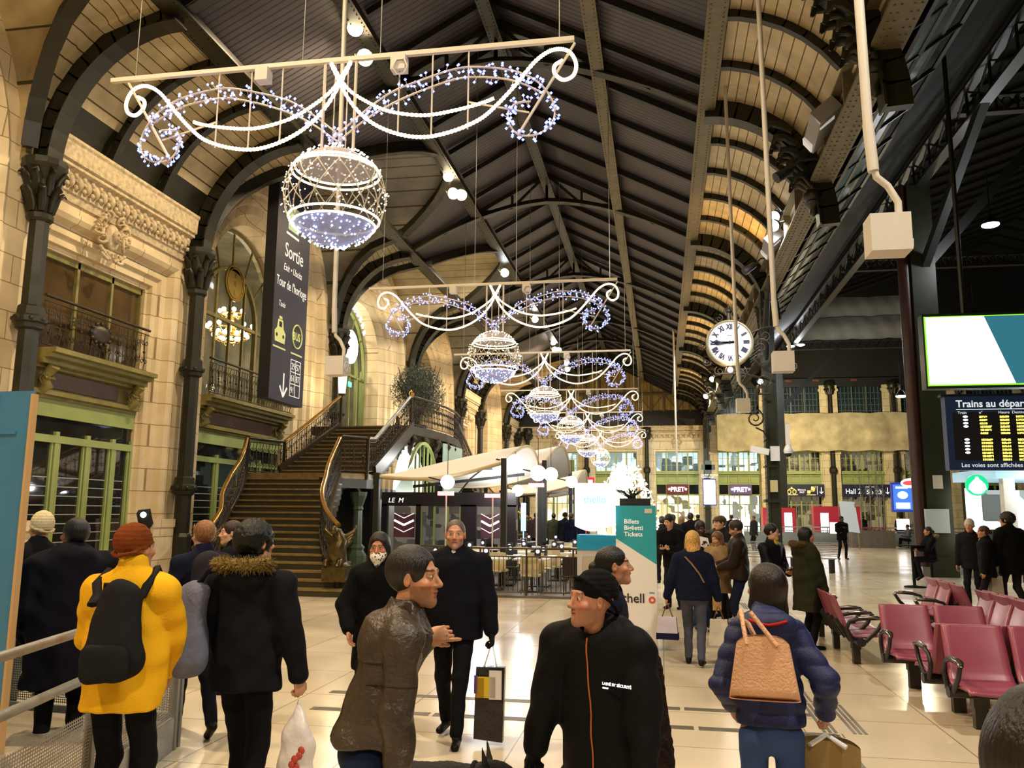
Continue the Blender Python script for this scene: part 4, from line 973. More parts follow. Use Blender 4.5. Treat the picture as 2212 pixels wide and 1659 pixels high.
mb.build('iron_arch', M_IRONW, label='small iron arch between two green columns under the stairs', cat='arch')
mb = MB(); mb.box(-12.3, -8.9, 24.9, 25.0, 0, 2.6); mb.box(-9.0, -8.8, 25, 34, 0, 2.5); struct(mb.build('wall_under_stairs', mat('black_gloss_board', lin('#15141a'), .3)))
# wall lanterns at the landing
for (x, y, z), lab in (((-11.6, 28.9, 6.1), 'lit glass lantern on the post at the top left of the stairs'), ((-12.0, 38.9, 5.6), 'small lit lantern beyond the landing')):
    e = empty('wall_lantern', (x, y, z), 0, label=lab, cat='lantern'); mb = MB(); s = 1 if y < 30 else .6
    mb.lathe([(.12*s, 0), (.17*s, .7*s), (.05*s, .85*s)], n=6, smooth=False); mb.build('glass', mat('lit_lantern_glass', (1, .85, .4), .3, emit=7, ecol=(1, .86, .45)), e)
    mb = MB(); mb.lathe([(.03, -1.3), (.03, -.1), (.14*s, -.05), (.14*s, 0)], n=8); mb.lathe([(.19*s, .7*s), (.04, .95*s)], n=6); mb.build('iron_bracket', M_IRONW, e)
    point('lantern_light', (x+.3, y-.3, z+.3), 60, (1, .85, .55), .15)
# olive tree
def leafcloud(mb, c, r, n, lw, seed, sc=(1, 1, 1)):
    rn = random.Random(seed)
    for _ in range(n):
        v = Vector((rn.gauss(0, 1), rn.gauss(0, 1), rn.gauss(0, 1))).normalized()*(rn.random()**.45)*r
        p = Vector(c)+Vector((v.x*sc[0], v.y*sc[1], v.z*sc[2])); d = Vector((rn.gauss(0, 1), rn.gauss(0, 1), rn.gauss(.3, 1))).normalized(); s = d.orthogonal().normalized()*lw*.3; d = d*lw
        mb.add([p-d, p+s, p+d, p-s], [(0, 1, 2, 3)], False)
e = empty('olive_tree', (-9.9, 33.0, 4.8), 0, label='dusty green olive tree in a pot on the stair landing', cat='tree')
mb = MB(); rn = random.Random(5)
for k in range(9):
    a = rn.random()*6.3; mb.tube([(0, 0, .3), (.1*cos(a), .1*sin(a), .9), (.6*cos(a), .7*sin(a), 1.7+rn.random()*.5), (.9*cos(a), 1.1*sin(a), 2.3+rn.random()*.7)], [.06, .05, .03, .012], 5)
mb.build('branches', mat('grey_bark', lin('#4a4334'), .8), e)
mb = MB(); leafcloud(mb, (0, 0, 1.9), 1.15, 5200, .055, 2, (1, 1.25, .95)); leafcloud(mb, (.2, -.5, 2.3), .8, 1800, .055, 3); leafcloud(mb, (.1, .9, 1.6), .8, 1600, .055, 4); mb.build('foliage', mat('olive_leaves', lin('#4E5640'), .6, noise=.5, scale=8, dark=lin('#2A3022')), e)
mb = MB(); mb.lathe([(.3, 0), (.42, .5), (.4, .52)], n=14); mb.build('pot', M_BLACK, e)
# ================================================================ banner
e = empty('exit_banner', (-11.0, 21.6, 4.93), 0, label='tall dark blue hanging banner reading Sortie, with taxi and bus pictograms', cat='banner')
mb = MB(); mb.box(-.14, .14, 0, 2.28, 0, 7.9); mb.build('banner_body', mat('navy_banner_cloth', lin('#2A2A38'), .5, noise=.08, scale=1, emit=.05, ecol=lin('#30304A')), e)
mb = MB(); mb.box(-.17, .17, -.06, 0, 0, 7.9); mb.build('edge_frame', M_BLACK, e)
F_ = lambda y, z: frame((.146, y, z), (0, 1, 0), (0, 0, 1))
BW = mat('banner_white_print', (.85, .85, .85), .5, emit=.25, ecol=(.9, .9, .9)); BY = mat('banner_yellow_green_print', lin('#C9CF86'), .5, emit=.15, ecol=lin('#C9CF86'))
text('Sortie', .62, F_(.55, 4.35), BW, e, 'lettering', sx=.85); text('Exit \u2022 Uscita', .3, F_(.52, 3.92), BW, e, 'lettering', sx=.85, shear=.2)
text("Tour de l'horloge", .4, F_(.12, 3.38), BW, e, 'lettering', sx=.72); text('Taxis', .24, F_(.32, 2.78), BW, e, 'lettering', sx=.85, shear=.2)
text('BUS', .34, F_(1.38, 1.98), BY, e, 'lettering', sx=.85, bold=.008)
mb = MB(); mb.tube([(.15, 1.66+.33*cos(a*pi/12), 2.1+.36*sin(a*pi/12)) for a in range(24)], .025, 5, closed=True); mb.build('bus_ring', BY, e)
mb = MB(); mb.prism([(.142, .2, 1.7), (.142, .82, 1.7), (.142, .86, 2.0), (.142, .72, 2.12), (.142, .66, 2.38), (.142, .36, 2.38), (.142, .3, 2.12), (.142, .16, 2.0)], (.008, 0, 0)); mb.box(.142, .152, .42, .6, 2.4, 2.48); mb.box(.142, .15, .1, .9, 1.52, 1.57); mb.build('taxi_pictogram', BY, e)
mb = MB(); mb.box(.145, .153, .42, .6, 2.16, 2.32); mb.sph((.15, .3, 1.9), .06, 8, 6, (.2, 1, 1)); mb.sph((.15, .72, 1.9), .06, 8, 6, (.2, 1, 1)); mb.build('taxi_details', M_BLACK, e)
mb = MB(); mb.box(.142, .15, 1.28, 2.06, 1.52, 1.57); mb.build('underline', BY, e)
mb = MB()
for y in (1.32, 1.66, 2.0): mb.box(.142, .15, y-.012, y+.012, .25 if 1 else 0, 1.35)
for z in (.25, .62, .98, 1.35): mb.box(.142, .15, 1.32, 2.0, z-.012, z+.012)
mb.build('route_grid', BW, e)
for t, y, z in (('29', 1.36, 1.06), ('57', 1.7, 1.06), ('61', 1.36, .7), ('87', 1.7, .7), ('91', 1.36, .33)): text(t, .29, F_(y, z), BW, e, 'route_number', sx=.9)
mb = MB(); mb.box(.142, .15, .86, .93, -.45+.6, .85); mb.build('arrow_shaft', BW, e)
for s in (-1, 1):
    mb = MB(); mb.bar((.146, .895, .15), (.146, .895+s*.24, .45), .07, .008, (1, 0, 0)); mb.build('arrow_head', BW, e)
mb = MB(); mb.box(.142, .15, .6, 1.45, 5.05, 5.12); mb.build('underline', BW, e)
EXG = mat('pale_green_pictogram', lin('#A9C79A'), .5, emit=.15, ecol=lin('#A9C79A'))
mb = MB(); mb.box(.142, .15, .7, 1.4, 5.22, 6.0); mb.build('exit_pictogram', EXG, e)
mb = MB(); mb.sph((.152, 1.0, 5.88), .06, 8, 6, (.1, 1, 1)); mb.tube([(.152, .84, 5.32), (.152, .94, 5.55), (.152, 1.0, 5.75), (.152, 1.14, 5.62)], .04, 5); mb.tube([(.152, 1.16, 5.32), (.152, 1.04, 5.5), (.152, 1.0, 5.75), (.152, .86, 5.68)], .035, 5); mb.build('running_figure', BW, e)
mb = MB(); mb.cyl((0, .3, 7.9), (0, .3, 9.6), .012, n=5); mb.cyl((0, 2.0, 7.9), (0, 2.0, 9.6), .012, n=5); mb.build('suspension_wires', M_STEEL, e)
# ================================================================ light ornaments
M_ROPE = mat('lit_rope_light', (1, .9, .7), .4, emit=1.5, ecol=(1, .86, .62))
M_LEDB = mat('blue_white_led', (.6, .7, 1), .3, emit=3.4, ecol=(.12, .18, 1), sampling=False)
M_LEDW = mat('warm_white_led', (1, .95, .85), .3, emit=4, ecol=(1, .9, .72), sampling=False)
M_LEDC = mat('cold_white_led', (.9, .95, 1), .3, emit=3, ecol=(.5, .62, 1), sampling=False)
M_FRAMEW = mat('white_metal_frame', lin('#C9BFAE'), .45)
M_NETW = mat('white_frosted_net', lin('#9C9088'), .8, noise=.2, scale=60, emit=.08, ecol=(1, .9, .8), alpha=.92)
M_NETB = mat('bluish_frosted_net', lin('#8E90B4'), .8, noise=.2, scale=60, emit=.14, ecol=(.5, .6, 1), alpha=.92)
def octa(mb, p, r):
    p = Vector(p); v = [p+Vector(d)*r for d in ((1, 0, 0), (-1, 0, 0), (0, 1, 0), (0, -1, 0), (0, 0, 1), (0, 0, -1))]
    mb.add(v, [(0, 2, 4), (2, 1, 4), (1, 3, 4), (3, 0, 4), (2, 0, 5), (1, 2, 5), (3, 1, 5), (0, 3, 5)], True)
def cat(pts, n=5):
    out = []
    for i in range(len(pts)-1):
        p0 = Vector(pts[max(i-1, 0)]); p1 = Vector(pts[i]); p2 = Vector(pts[i+1]); p3 = Vector(pts[min(i+2, len(pts)-1)])
        for k in range(n): t = k/n; out.append(.5*((2*p1)+(-p0+p2)*t+(2*p0-5*p1+4*p2-p3)*t*t+(-p0+3*p1-3*p2+p3)*t**3))
    return out+[Vector(pts[-1])]
def u_(px, py): return ((px-740)/155.0, 0, -(py-(125-.094*(px-740)))/152.0)
GO = [(718, 133), (760, 210), (805, 255), (860, 280), (920, 288), (980, 275), (1035, 250), (1070, 220), (1110, 175), (1150, 125), (1185, 102), (1215, 105), (1230, 130), (1225, 155), (1205, 165), (1188, 152), (1188, 135), (1204, 124)]
GI = [(718, 130), (755, 185), (800, 215), (850, 235), (920, 242), (980, 232), (1040, 215), (1066, 204)]
BU = [(722, 303), (790, 240), (850, 195), (920, 165), (1000, 140), (1080, 142), (1130, 155), (1165, 180), (1187, 220), (1182, 255), (1155, 277), (1120, 280), (1100, 262), (1095, 235), (1110, 215), (1140, 210)]
BL = [(735, 306), (800, 252), (855, 218), (925, 186), (1000, 162), (1075, 162), (1120, 172), (1160, 190)]
def ornament(loc, label):
    e = empty('light_ornament', loc, 0, label=label, cat='light ornament', group='hanging star-lit ornaments down the middle of the hall'); rn = random.Random(11)
    mb = MB(); mb.box(-3.42, 3.14, -.03, .03, -.03, .03); mb.build('top_bar', M_FRAMEW, e)
    fr = MB()
    for s in (-1, 1):
        for x, b in ((868, 280), (938, 287), (1013, 270)): p = u_(x, b); fr.cyl((s*p[0], 0, 0), (s*p[0], 0, p[2]), .012, n=5)
        a, b = u_(1228, 88), u_(1115, 280); fr.bar((s*a[0], 0, a[2]), (s*b[0], 0, b[2]), .035, .025)
        a, b = u_(1013, 213), u_(1137, 233); fr.bar((s*a[0], 0, a[2]), (s*b[0], 0, b[2]), .02, .02)
        fr.cyl((s*.22, 0, 0), (s*.22, 0, -1.28), .022, n=6); fr.cyl((s*.09, .05, 0), (s*.09, .05, -1.25), .01, n=4)
        fr.build
        for k, (pl, r) in enumerate(((GO, .025), (GI, .023))):
            P_ = cat([u_(*p) for p in pl]); P_ = [Vector((s*p.x, 0, p.z)) for p in P_]
            mb = MB(); seg = []
            L = 0; N = len(P_)*3; rr = []
            Q = []
            for i in range(len(P_)-1):
                for t in range(3): Q.append(P_[i].lerp(P_[i+1], t/3))
            Q.append(P_[-1]); mb.tube(Q, [r*(1.15 if i % 2 else .8) for i in range(len(Q))], 7); mb.build('rope_light', M_ROPE, e)
        cw = MB(); le = MB()
        for pl in (BU, BL):
            P_ = cat([u_(*p) for p in pl]); P_ = [Vector((s*p.x, 0, p.z)) for p in P_]; cw.tube(P_, .014, 5)
            for i in range(len(P_)-1):
                for t in range(2):
                    p = P_[i].lerp(P_[i+1], rn.random()); d = Vector((rn.gauss(0, .5), rn.gauss(0, .6), rn.gauss(0, 1))).normalized()*rn.uniform(.05, .09); cw.cyl(p, p+d, .005, n=3); octa(le, p+d, .023)
        o = cw.build('curved_frame', M_FRAMEW, e); le.build('blue_fairy_lights', M_LEDB, o, kind='stuff')
    fr.build('frame_rods', M_FRAMEW, e)
    mb = MB(); mb.box(-1.2, -1.02, -.08, .08, -.22, -.03); mb.build('junction_box', M_GREYP, e)
    mb = MB(); mb.box(.72, .92, -.08, .08, -.24, -.03); mb.tube([(.86+.1*cos(a), -.09, -.22+.12*sin(a)) for a in (0, 1.05, 2.1, 3.15, 4.2, 5.25)], .015, 4, closed=True); mb.build('junction_box', M_GREYP, e)
    # ball
    R = .66; zc = -1.93
    def pt(lat, lon, k=1.): return Vector((R*k*cos(lat)*cos(lon), R*k*cos(lat)*sin(lon), zc+R*k*sin(lat)))
    for (a0, a1, nm, led, n) in ((radians(38), radians(89), 'top_cap', M_LEDW, 150), (radians(-89), radians(-36), 'bottom_cap', M_LEDC, 190)):
        mb = MB(); mb.grid(lambda u, v: pt(a0+(a1-a0)*v, 2*pi*u, .97), 28, 6); o = mb.build(nm, M_NETW if nm == 'top_cap' else M_NETB, e)
        le = MB()
        for _ in range(n): octa(le, pt(math.asin(rn.uniform(sin(a0), sin(a1))), rn.random()*2*pi, 1.0+rn.random()*.03), rn.uniform(.011, .02))
        le.build('fairy_lights', led, o, kind='stuff')
    for lat in (36, 30, -28, -36): mb = MB(); mb.tube([pt(radians(lat), a*pi/18) for a in range(36)], .016, 5, closed=True); mb.build('ring_rope_light', M_ROPE, e)
    mb = MB(); le = MB()
    for k in range(14):
        for s in (-1, 1):
            P_ = [pt(radians(-30+62*t/8), k*2*pi/14+s*t/8*.75) for t in range(9)]; mb.tube(P_, .008, 4)
            for q in range(7): p = pt(radians(-30+62*rn.random()), k*2*pi/14+rn.random(), 1.0+rn.random()*.06); octa(le, p, .012)
    o = mb.build('lattice_band', M_FRAMEW, e); le.build('fairy_lights', M_LEDW, o, kind='stuff')
    mb = MB()
    for x in (-3.05, -.55, .55, 2.95): mb.cyl((x, 0, 0), (x, 0, prof_z(loc[0]+x)-loc[2]+.15), .008, n=4)
    mb.build('suspension_wires', M_STEEL, e)
    return e
OY = [9.76, 20.4, 29.7, 39.0, 48.0, 58.5]
lab = ['largest lit scroll ornament with hanging ball, nearest, upper left of the hall', 'lit scroll ornament with hanging ball, second from the viewer', 'lit scroll ornament with hanging ball, third from the viewer', 'lit scroll ornament with hanging ball, fourth from the viewer', 'lit scroll ornament with hanging ball, fifth from the viewer', 'smallest lit scroll ornament with hanging ball, farthest away']
base = None
for i, y in enumerate(OY):
    if base is None: base = ornament((-4.12, y, 7.78), lab[0])
    else: c = copy_tree(base); c.location = (-4.12, y, 7.66-.02*i); c['label'] = lab[i]
# ================================================================ floodlights
M_FLW = mat('lit_flood_white', (1, 1, 1), .4, emit=30, ecol=(.9, .95, 1), sampling=False); M_FLY = mat('lit_flood_warm', (1, .8, .5), .4, emit=30, ecol=(1, .82, .5), sampling=False)
def floodlamp(p, tgt, m, label, s=.2):
    e = empty('floodlight', p, 0, label=label, cat='floodlight'); d = (Vector(tgt)-Vector(p)).normalized(); q = d.to_track_quat('-Z', 'Y'); e.rotation_mode = 'QUATERNION'; e.rotation_quaternion = q
    mb = MB(); mb.lathe([(s*.4, .28), (s, .1), (s*1.05, .0), (s*.95, 0)], n=12); mb.build('housing', M_BLACK, e)
    mb = MB(); mb.lathe([(.001, -.02), (s*.93, -.015)], n=16, cap=False); mb.build('lit_lens', m, e)
    mb = MB(); mb.tube([(s*1.1, 0, .05), (s*1.1, 0, .35), (0, 0, .45), (-s*1.1, 0, .35), (-s*1.1, 0, .05)], .02, 5); mb.build('yoke', M_IRON, e); return e
pos = ['behind the viewer', 'above the viewer', 'nearest in view on the left roof beam', 'second in view on the left roof beam', 'third in view on the left roof beam', 'fourth in view on the left roof beam', 'fifth in view on the left roof beam', 'farthest on the left roof beam']
for i, p in enumerate(FLOODS):
    for k, (dy, dz, m) in enumerate(((-.35, 0, M_FLY), (.35, -.35, M_FLY if i < 4 else M_FLW), (.5, -.35, M_FLW))):
        if k == 2 and i not in (3, 6): continue
        if i in (4, 5) and k == 0: continue
        floodlamp((p[0]+(.25 if k == 2 else 0), p[1]+dy, p[2]-.1+dz), (0, p[1]-12, 2), m if i != 4 else M_FLW, 'lit floodlight, %s, %s' % (['upper of the group', 'lower of the group', 'white one beside the warm pair'][k], pos[i]), .2)
gp = ['added far behind the viewer as front light', 'beside the viewer', 'nearest in view', 'second in view', 'third in view', 'fourth in view', 'farthest']
for i, p in enumerate(GIRD):
    floodlamp((p[0]-.35, p[1], p[2]), (-6, p[1]-14, 1), M_FLY if i in (0, 1, 3, 5) else M_FLW, 'bright floodlight on the right girder, ' + gp[i], .17 if i < 3 else .2)
    if i in (2, 4): floodlamp((p[0]-.45, p[1]-.5, p[2]-.45), (-6, p[1]-14, 1), M_FLY, 'warm floodlight just below the white one on the right girder, ' + gp[i], .17)
for y, nm in ((17.6, 'nearest'), (25.6, 'farther')):
    mb = MB(); mb.obox((3.55, y, 10.05), (.05, .75, .0), (.22, 0, .18), (-.1, 0, .12)); o = mb.build('girder_light_box', mat('grey_light_box', lin('#8E8C88'), .5), label='long grey light box fixed to the right girder, ' + nm, cat='light box')
    mb = MB()
    for s in (-.55, .55): mb.obox((3.47, y+s, 9.98), (.03, .16, 0), (.15, 0, .12), (-.08, 0, .1))
    mb.build('pale_diffuser', mat('pale_diffuser', (.75, .75, .7), .4, emit=.4), o)
for y, nm in ((19.0, 'nearest'), (26.6, 'over the clock')):
    mb = MB(); mb.cyl((3.1, y, 9.7), (2.75, y-.1, 9.45), .1, .13, 10); mb.tube([(3.1, y, 9.7), (3.3, y, 9.9), (3.75, y, 9.9)], .03, 5); mb.build('black_spotlight', M_BLACK, label='unlit black spotlight under the right cove, ' + nm, cat='spotlight')
# side hall lamps
for i, (x, y, z, m, two) in enumerate(((9.6, 25.2, 10.2, M_FLW, 0), (10.9, 40, 7.2, M_FLY, 1), (8.0, 52.0, 12.0, M_FLW, 1), (12.4, 29, 11.4, M_FLW, 0), (16, 45, 12, M_FLW, 0))):
    mb = MB(); mb.lathe([(.02, 1.6), (.02, .3), (.12, .2), (.25, 0)], (x, y, z), 10); o = mb.build('pendant_lamp', M_BLACK, label='white pendant lamp in the dark side hall, ' + ['high right, nearest', 'over the far safety net, warm', 'beside the clock column', 'at the right photo edge', 'deep in the hall'][i], cat='lamp')
    mb = MB(); mb.sph((x, y, z-.02), .24, 10, 6, (1, 1, .25)); 
    mb.build('lit_globe', m, o)
    if two: mb = MB(); mb.sph((x+.6, y, z+.05), .24, 10, 6, (1, 1, .25)); mb.build('lit_globe', M_FLW, o)
    point('pendant_light', (x, y, z-.3), (180, 900, 800, 120, 300)[i], WHITE if i != 1 else (1, .84, .55), .2)
spot('net_fill', (10.9, 62.0, 8.5), (11.5, 71, 8.0), 4200, (1, .82, .5), 150, .8, .2)  # added lamp without a body, brightens the beige netting
# ================================================================ station clock
e = empty('station_clock', (2.32, 27.6, 7.35), 0, label='large round white station clock with Roman numerals on a scrolled iron bracket', cat='clock')
RCK = .72
mb = MB(); mb.cyl((0, -.16, 0), (0, .16, 0), RCK, n=40); mb.tube([(RCK*cos(a*pi/20), -.16, RCK*sin(a*pi/20)) for a in range(40)], .05, 8, closed=True); mb.tube([(RCK*cos(a*pi/20), .16, RCK*sin(a*pi/20)) for a in range(40)], .05, 8, closed=True); mb.build('case', mat('olive_brass_case', lin('#8A8162'), .4, metal=.4), e)
mb = MB(); mb.cyl((0, -.19, 0), (0, -.165, 0), RCK-.04, n=48); mb.build('dial', mat('backlit_dial', (.72, .73, .69), .5, emit=.10, ecol=(.95, .97, .92)), e)
M_NUM = mat('dark_blue_numerals', lin('#10123A'), .5)
for k, t in enumerate(('XII', 'I', 'II', 'III', 'IIII', 'V', 'VI', 'VII', 'VIII', 'IX', 'X', 'XI')):
    a = k*pi/6; r = RCK*.72; M_ = Matrix.Translation((r*sin(a), -.195, r*cos(a))) @ Matrix.Rotation(a, 4, 'Y') @ frame((0, 0, 0), (1, 0, 0), (0, 0, 1)) @ Matrix.Translation((0, -.075, 0))
    text(t, .24, M_, M_NUM, e, 'numeral', 'CENTER', .003, .014, sx=.66)
text('Brillié', .06, frame((0, -.195, RCK*.3), (1, 0, 0), (0, 0, 1)), M_NUM, e, 'maker_lettering', 'CENTER')
mb = MB()
for k in range(60): a = k*pi/30; octa(mb, ((RCK-.075)*sin(a), -.195, (RCK-.075)*cos(a)), .013 if k % 5 else .018)
mb.build('minute_dots', M_NUM, e)
def hand(L, ang, w, name):
    d = Vector((sin(ang), 0, cos(ang))); p = Vector((d.z, 0, -d.x)); mb = MB(); mb.bar(Vector((0, -.21, 0))-d*.14, Vector((0, -.21, 0))+d*L*.95, w, .012, (0, 1, 0)); mb.tube([Vector((0, -.215, 0))+d*(L*.55), Vector((0, -.215, 0))+d*L*.7+p*w*.5, Vector((0, -.215, 0))+d*L*.95], [w*.5, w*1.1, .01], 6); mb.sph((0, -.21, 0), .05, 8, 5); mb.build(name, M_NUM, e)
hand(.6, radians(272), .05, 'minute_hand'); hand(.46, radians(263), .065, 'hour_hand')
mb = MB()
def spiral(mb, c, r0, turns, ph, r=.02, s=1, n=16, ax='xz'):
    P_ = []
    for t in range(n+1):
        a = ph+s*turns*2*pi*t/n; rr = r0*(1-.85*t/n); P_.append((c[0]+rr*cos(a), c[1], c[2]+rr*sin(a)))
    mb.tube(P_, [r*(1-.4*t/n) for t in range(n+1)], 5)
mb.tube([(0, 0, RCK+.02), (0, 0, 1.05)], [.08, .05], 8); mb.sph((0, 0, 1.1), .09, 8, 6); mb.tube([(0, 0, 1.15), (0, 0, 1.35)], [.05, .005], 6)
for s in (-1, 1): mb.tube([(s*.08, 0, .95), (s*.14, 0, 1.1), (s*.05, 0, 1.2)], .02, 5); spiral(mb, (s*.3, 0, .86), .13, 1.3, pi/2, .02, s)
mb.tube([(.75, 0, -.5), (1.1, 0, -.9), (1.45, .3, -1.0)], .04, 6); mb.tube([(.7, 0, .35), (1.1, 0, .5), (1.45, .3, .6)], .035, 6); mb.tube([(-.5, 0, -1.0), (.4, 0, -1.0), (1.45, .3, -1.25)], .035, 6)
for c, r0, ph, s in (((1.0, .1, -.1), .3, 0, 1), ((.95, .1, -.55), .2, 2, -1), ((1.15, .1, .25), .18, 4, 1), ((.35, 0, -.95), .2, 1, -1), ((-.35, 0, -.92), .17, 2, 1), ((-.85, 0, -.05), .16, 3, 1), ((1.1, .1, -1.3), .25, 3, -1), ((.0, 0, -.85), .12, 0, 1), ((-.75, 0, -.6), .16, 1, -1)): spiral(mb, c, r0, 1.5, ph, .025, s)
mb.build('scrolled_bracket', M_IRONW, e)
mb = MB(); mb.sph((-.02, -.25, -.92), .09, 10, 7); mb.build('lit_bulb', mat('lit_bulb_pink', (1, .75, .6), .4, emit=14, ecol=(1, .72, .55), sampling=False), e)
point('clock_lamp', (2.3, 27.2, 6.45), 40, (1, .78, .6), .08)
# gas-style scroll bracket with small bulb on the column
e = empty('scroll_bracket_lamp', (3.35, 29.3, 6.2), 0, label='black spiral scroll bracket with one small warm bulb left of the clock column', cat='wall lamp')
mb = MB(); spiral(mb, (-.12, 0, -1.15), .32, 1.7, pi/2, .035, -1, 20); mb.tube([(-.1, 0, -.85), (0, 0, -.6), (0, 0, -.1)], .03, 6); mb.tube([(-.1, 0, -1.47), (.15, 0, -1.6), (.25, 0, -1.85), (.15, 0, -1.95)], .03, 5); mb.tube([(-.45, 0, -.3), (.45, 0, -.3)], .04, 6); mb.lathe([(.05, -.35), (.1, -.2), (.04, 0)], n=8); mb.build('scroll', M_IRONW, e)
mb = MB(); mb.sph((.1, -.05, .12), .09, 10, 7); mb.build('lit_bulb', M_FLY, e)
# ================================================================ suspended loudspeaker boxes on poles
def speaker(x, y, z, s, label, side=1, top=None, emblem=False):
    e = empty('hanging_speaker', (x, y, z), 0, label=label, cat='speaker', group='pole-hung station speakers')
    mb = MB(); mb.box(-.15, .15, -.12, .12, -.15, .15); mb.build('speaker_box', M_GREYP, e)
    mb = MB(); mb.tube([(side*.1, .02, .15), (side*.1, .02, .28), (side*.03, .02, .42), (-side*.05, .02, .5), (-side*.07, .02, .6)], .03, 8); mb.build('bent_bracket', M_GREYP, e)
    t = (top or prof_z(x))-z+.02; mb = MB(); mb.tube([(-side*.07, .02, .55), (-side*.09, .02, .95)], .045, 10); mb.tube([(-side*.09, .02, .9), (-side*.16, .02, t)], .04, 10); mb.build('hanging_pole', M_GREYP, e)
    mb = MB(); mb.tube([(side*.15, .05, 0), (side*.2, .05, -.02), (side*.2, .05, -.08), (side*.15, .05, -.1)], .008, 4); mb.build('cable', M_GREYP, e)
    if emblem: mb = MB(); mb.tube([(.155, .07*cos(a*pi/8), .07*sin(a*pi/8)+.0) for a in range(16)], .012, 5, closed=True); mb.sph((.155, 0, 0), .03, 6, 5, (.2, 1, 1)); mb.build('round_emblem', M_WHITE, e)
    return e
speaker(1.80, 6.7, 3.98, 1, 'beige speaker box on a bent pole, largest, nearest, top right'); speaker(1.82, 12.6, 4.03, 1, 'beige speaker box on a bent pole beside the clock column, second from viewer')
speaker(1.85, 19.0, 4.2, 1, 'beige speaker box on a bent pole under the clock, third from viewer'); speaker(-5.0, 12.2, 4.05, 1, 'beige speaker box on a pole left of the stair landing', emblem=True)
mb = MB(); mb.cyl((.9, 46, 3.9), (.85, 46, 12.2), .05, n=8); mb.build('hanging_pole', M_GREYP, label='thin pale pole hanging in the distance above the ticket kiosk', cat='pole')
# ================================================================ big screens on the right
e = empty('advert_screen', (5.46, 18.0, 4.45), 0, label='large bright white lit advertising screen with green edges, upper right', cat='screen')
mb = MB(); mb.box(-.06, 3.4, .0, .3, -.08, 1.48); mb.build('casing', mat('dark_green_casing', lin('#122008'), .4), e)
mb = MB(); mb.prism([(0, -.02, 0), (1.62, -.02, 0), (1.12, -.02, 1.4), (0, -.02, 1.4)], (0, .02, 0)); mb.build('white_lit_field', mat('screen_white', (1, 1, 1), .4, emit=3.2, ecol=(.98, 1, .93)), e)
mb = MB(); mb.prism([(1.62, -.02, 0), (3.34, -.02, 0), (3.34, -.02, 1.4), (1.12, -.02, 1.4)], (0, .02, 0)); mb.build('teal_lit_field', mat('screen_teal', lin('#2F6A78'), .4, emit=.55, ecol=lin('#3C8EA8')), e)
mb = MB(); mb.box(-.03, 3.34, -.025, -.015, -.03, .0); mb.box(-.03, 3.34, -.025, -.015, 1.4, 1.42); mb.box(-.03, 0, -.025, -.015, -.03, 1.42); mb.build('green_edge', mat('screen_green', lin('#7DC32A'), .4, emit=1.2, ecol=lin('#8AD838')), e)
mb = MB(); mb.cyl((.8, .15, 1.4), (.8, .15, 7.5), .05, n=6); mb.cyl((2.6, .15, 1.4), (2.6, .15, 7.5), .05, n=6); mb.box(.2, 3.3, 0, .2, -.25, -.2); mb.build('hanging_rods', M_DARK, e)
e = empty('departure_board', (5.73, 18.0, 2.71), 0, label='dark blue departure board with yellow lines of trains, headed Trains au départ', cat='board')
mb = MB(); mb.box(0, 3.6, 0, .25, 0, 1.51); mb.build('casing', mat('board_blue', lin('#1C2A44'), .4, emit=.12, ecol=lin('#22406a')), e)
mb = MB(); mb.box(.12, 3.5, -.008, 0, .2, 1.16); mb.build('display_field', mat('board_black', (.02, .02, .028), .3), e)
BT = mat('board_white_print', (.75, .82, .9), .5, emit=.7, ecol=(.75, .85, .95), sampling=False); YT = mat('led_yellow', (1, .8, .1), .4, emit=2.6, ecol=(1, .78, .1), sampling=False); WT = mat('led_white_spot', (1, 1, 1), .4, emit=4, ecol=(.9, .96, 1), sampling=False)
fb = lambda x, z: frame((x, -.012, z), (1, 0, 0), (0, 0, 1))
text('Trains au départ', .2, fb(.2, 1.27), BT, e, 'heading', bold=.003); text('Train departures', .13, fb(1.72, 1.29), BT, e, 'heading', shear=.3, bold=.002)
mb = MB(); mb.box(.2, 3.5, -.01, -.004, 1.215, 1.23); mb.build('rule', BT, e)
text('Train', .08, fb(.22, 1.13), BT, e, 'column_heading'); text('n°', .08, fb(.62, 1.13), BT, e, 'column_heading'); text('Heure  Destination', .08, fb(.98, 1.13), BT, e, 'column_heading')
text('Les voies sont affichées au plus tard 20 minutes avant', .12, fb(.22, .06), BT, e, 'footer')
rows = [('5719', '20h50', 'MONTEREAU-LAROCHE', 1), ('6689', '20h58', 'LYON-PERRACHE VIA LYON P. DIEU', 1), ('6215', '21h07', 'MONTPELLIER ST ROCH', 1), ('151867', '21h10', 'MONTEREAU', 1), ('151871', '21h16', 'MONTARGIS', 0), ('6623', '20h58', 'LYON-PERRACHE VIA LYON P. DIEU', 0), None,
        ('151869', '20h46', 'MONTEREAU', 1), ('151855', '20h49', 'BUS A MELUN POUR MONTARGIS', 1), ('151851', '21h16', 'MONTARGIS', 1), ('151861', '21h16', 'MONTEREAU', 1), ('151871', '21h46', 'MONTARGIS', 1), ('151871', '22h16', 'MONTEREAU', 0), ('151801', '22h31', 'BOIS-LE-R.-FONTAINEBL.', 0)]
for i, r in enumerate(rows):
    if not r: continue
    z = 1.05-i*.066; 
    t = text(r[0], .05, fb(.62, z), YT, e, 'train_number', bold=.003, sx=1.45); text(r[1], .05, fb(1.0, z), YT, e, 'train_time', bold=.003, sx=1.35); text(r[2], .05, fb(1.3, z), YT, e, 'train_destination', bold=.003, sx=1.4)
    if r[3]: mb = MB(); mb.sph((.36+.0, -.012, z+.025), .03, 10, 6, (1.6, .2, .7)); mb.build('white_indicator', WT, e)
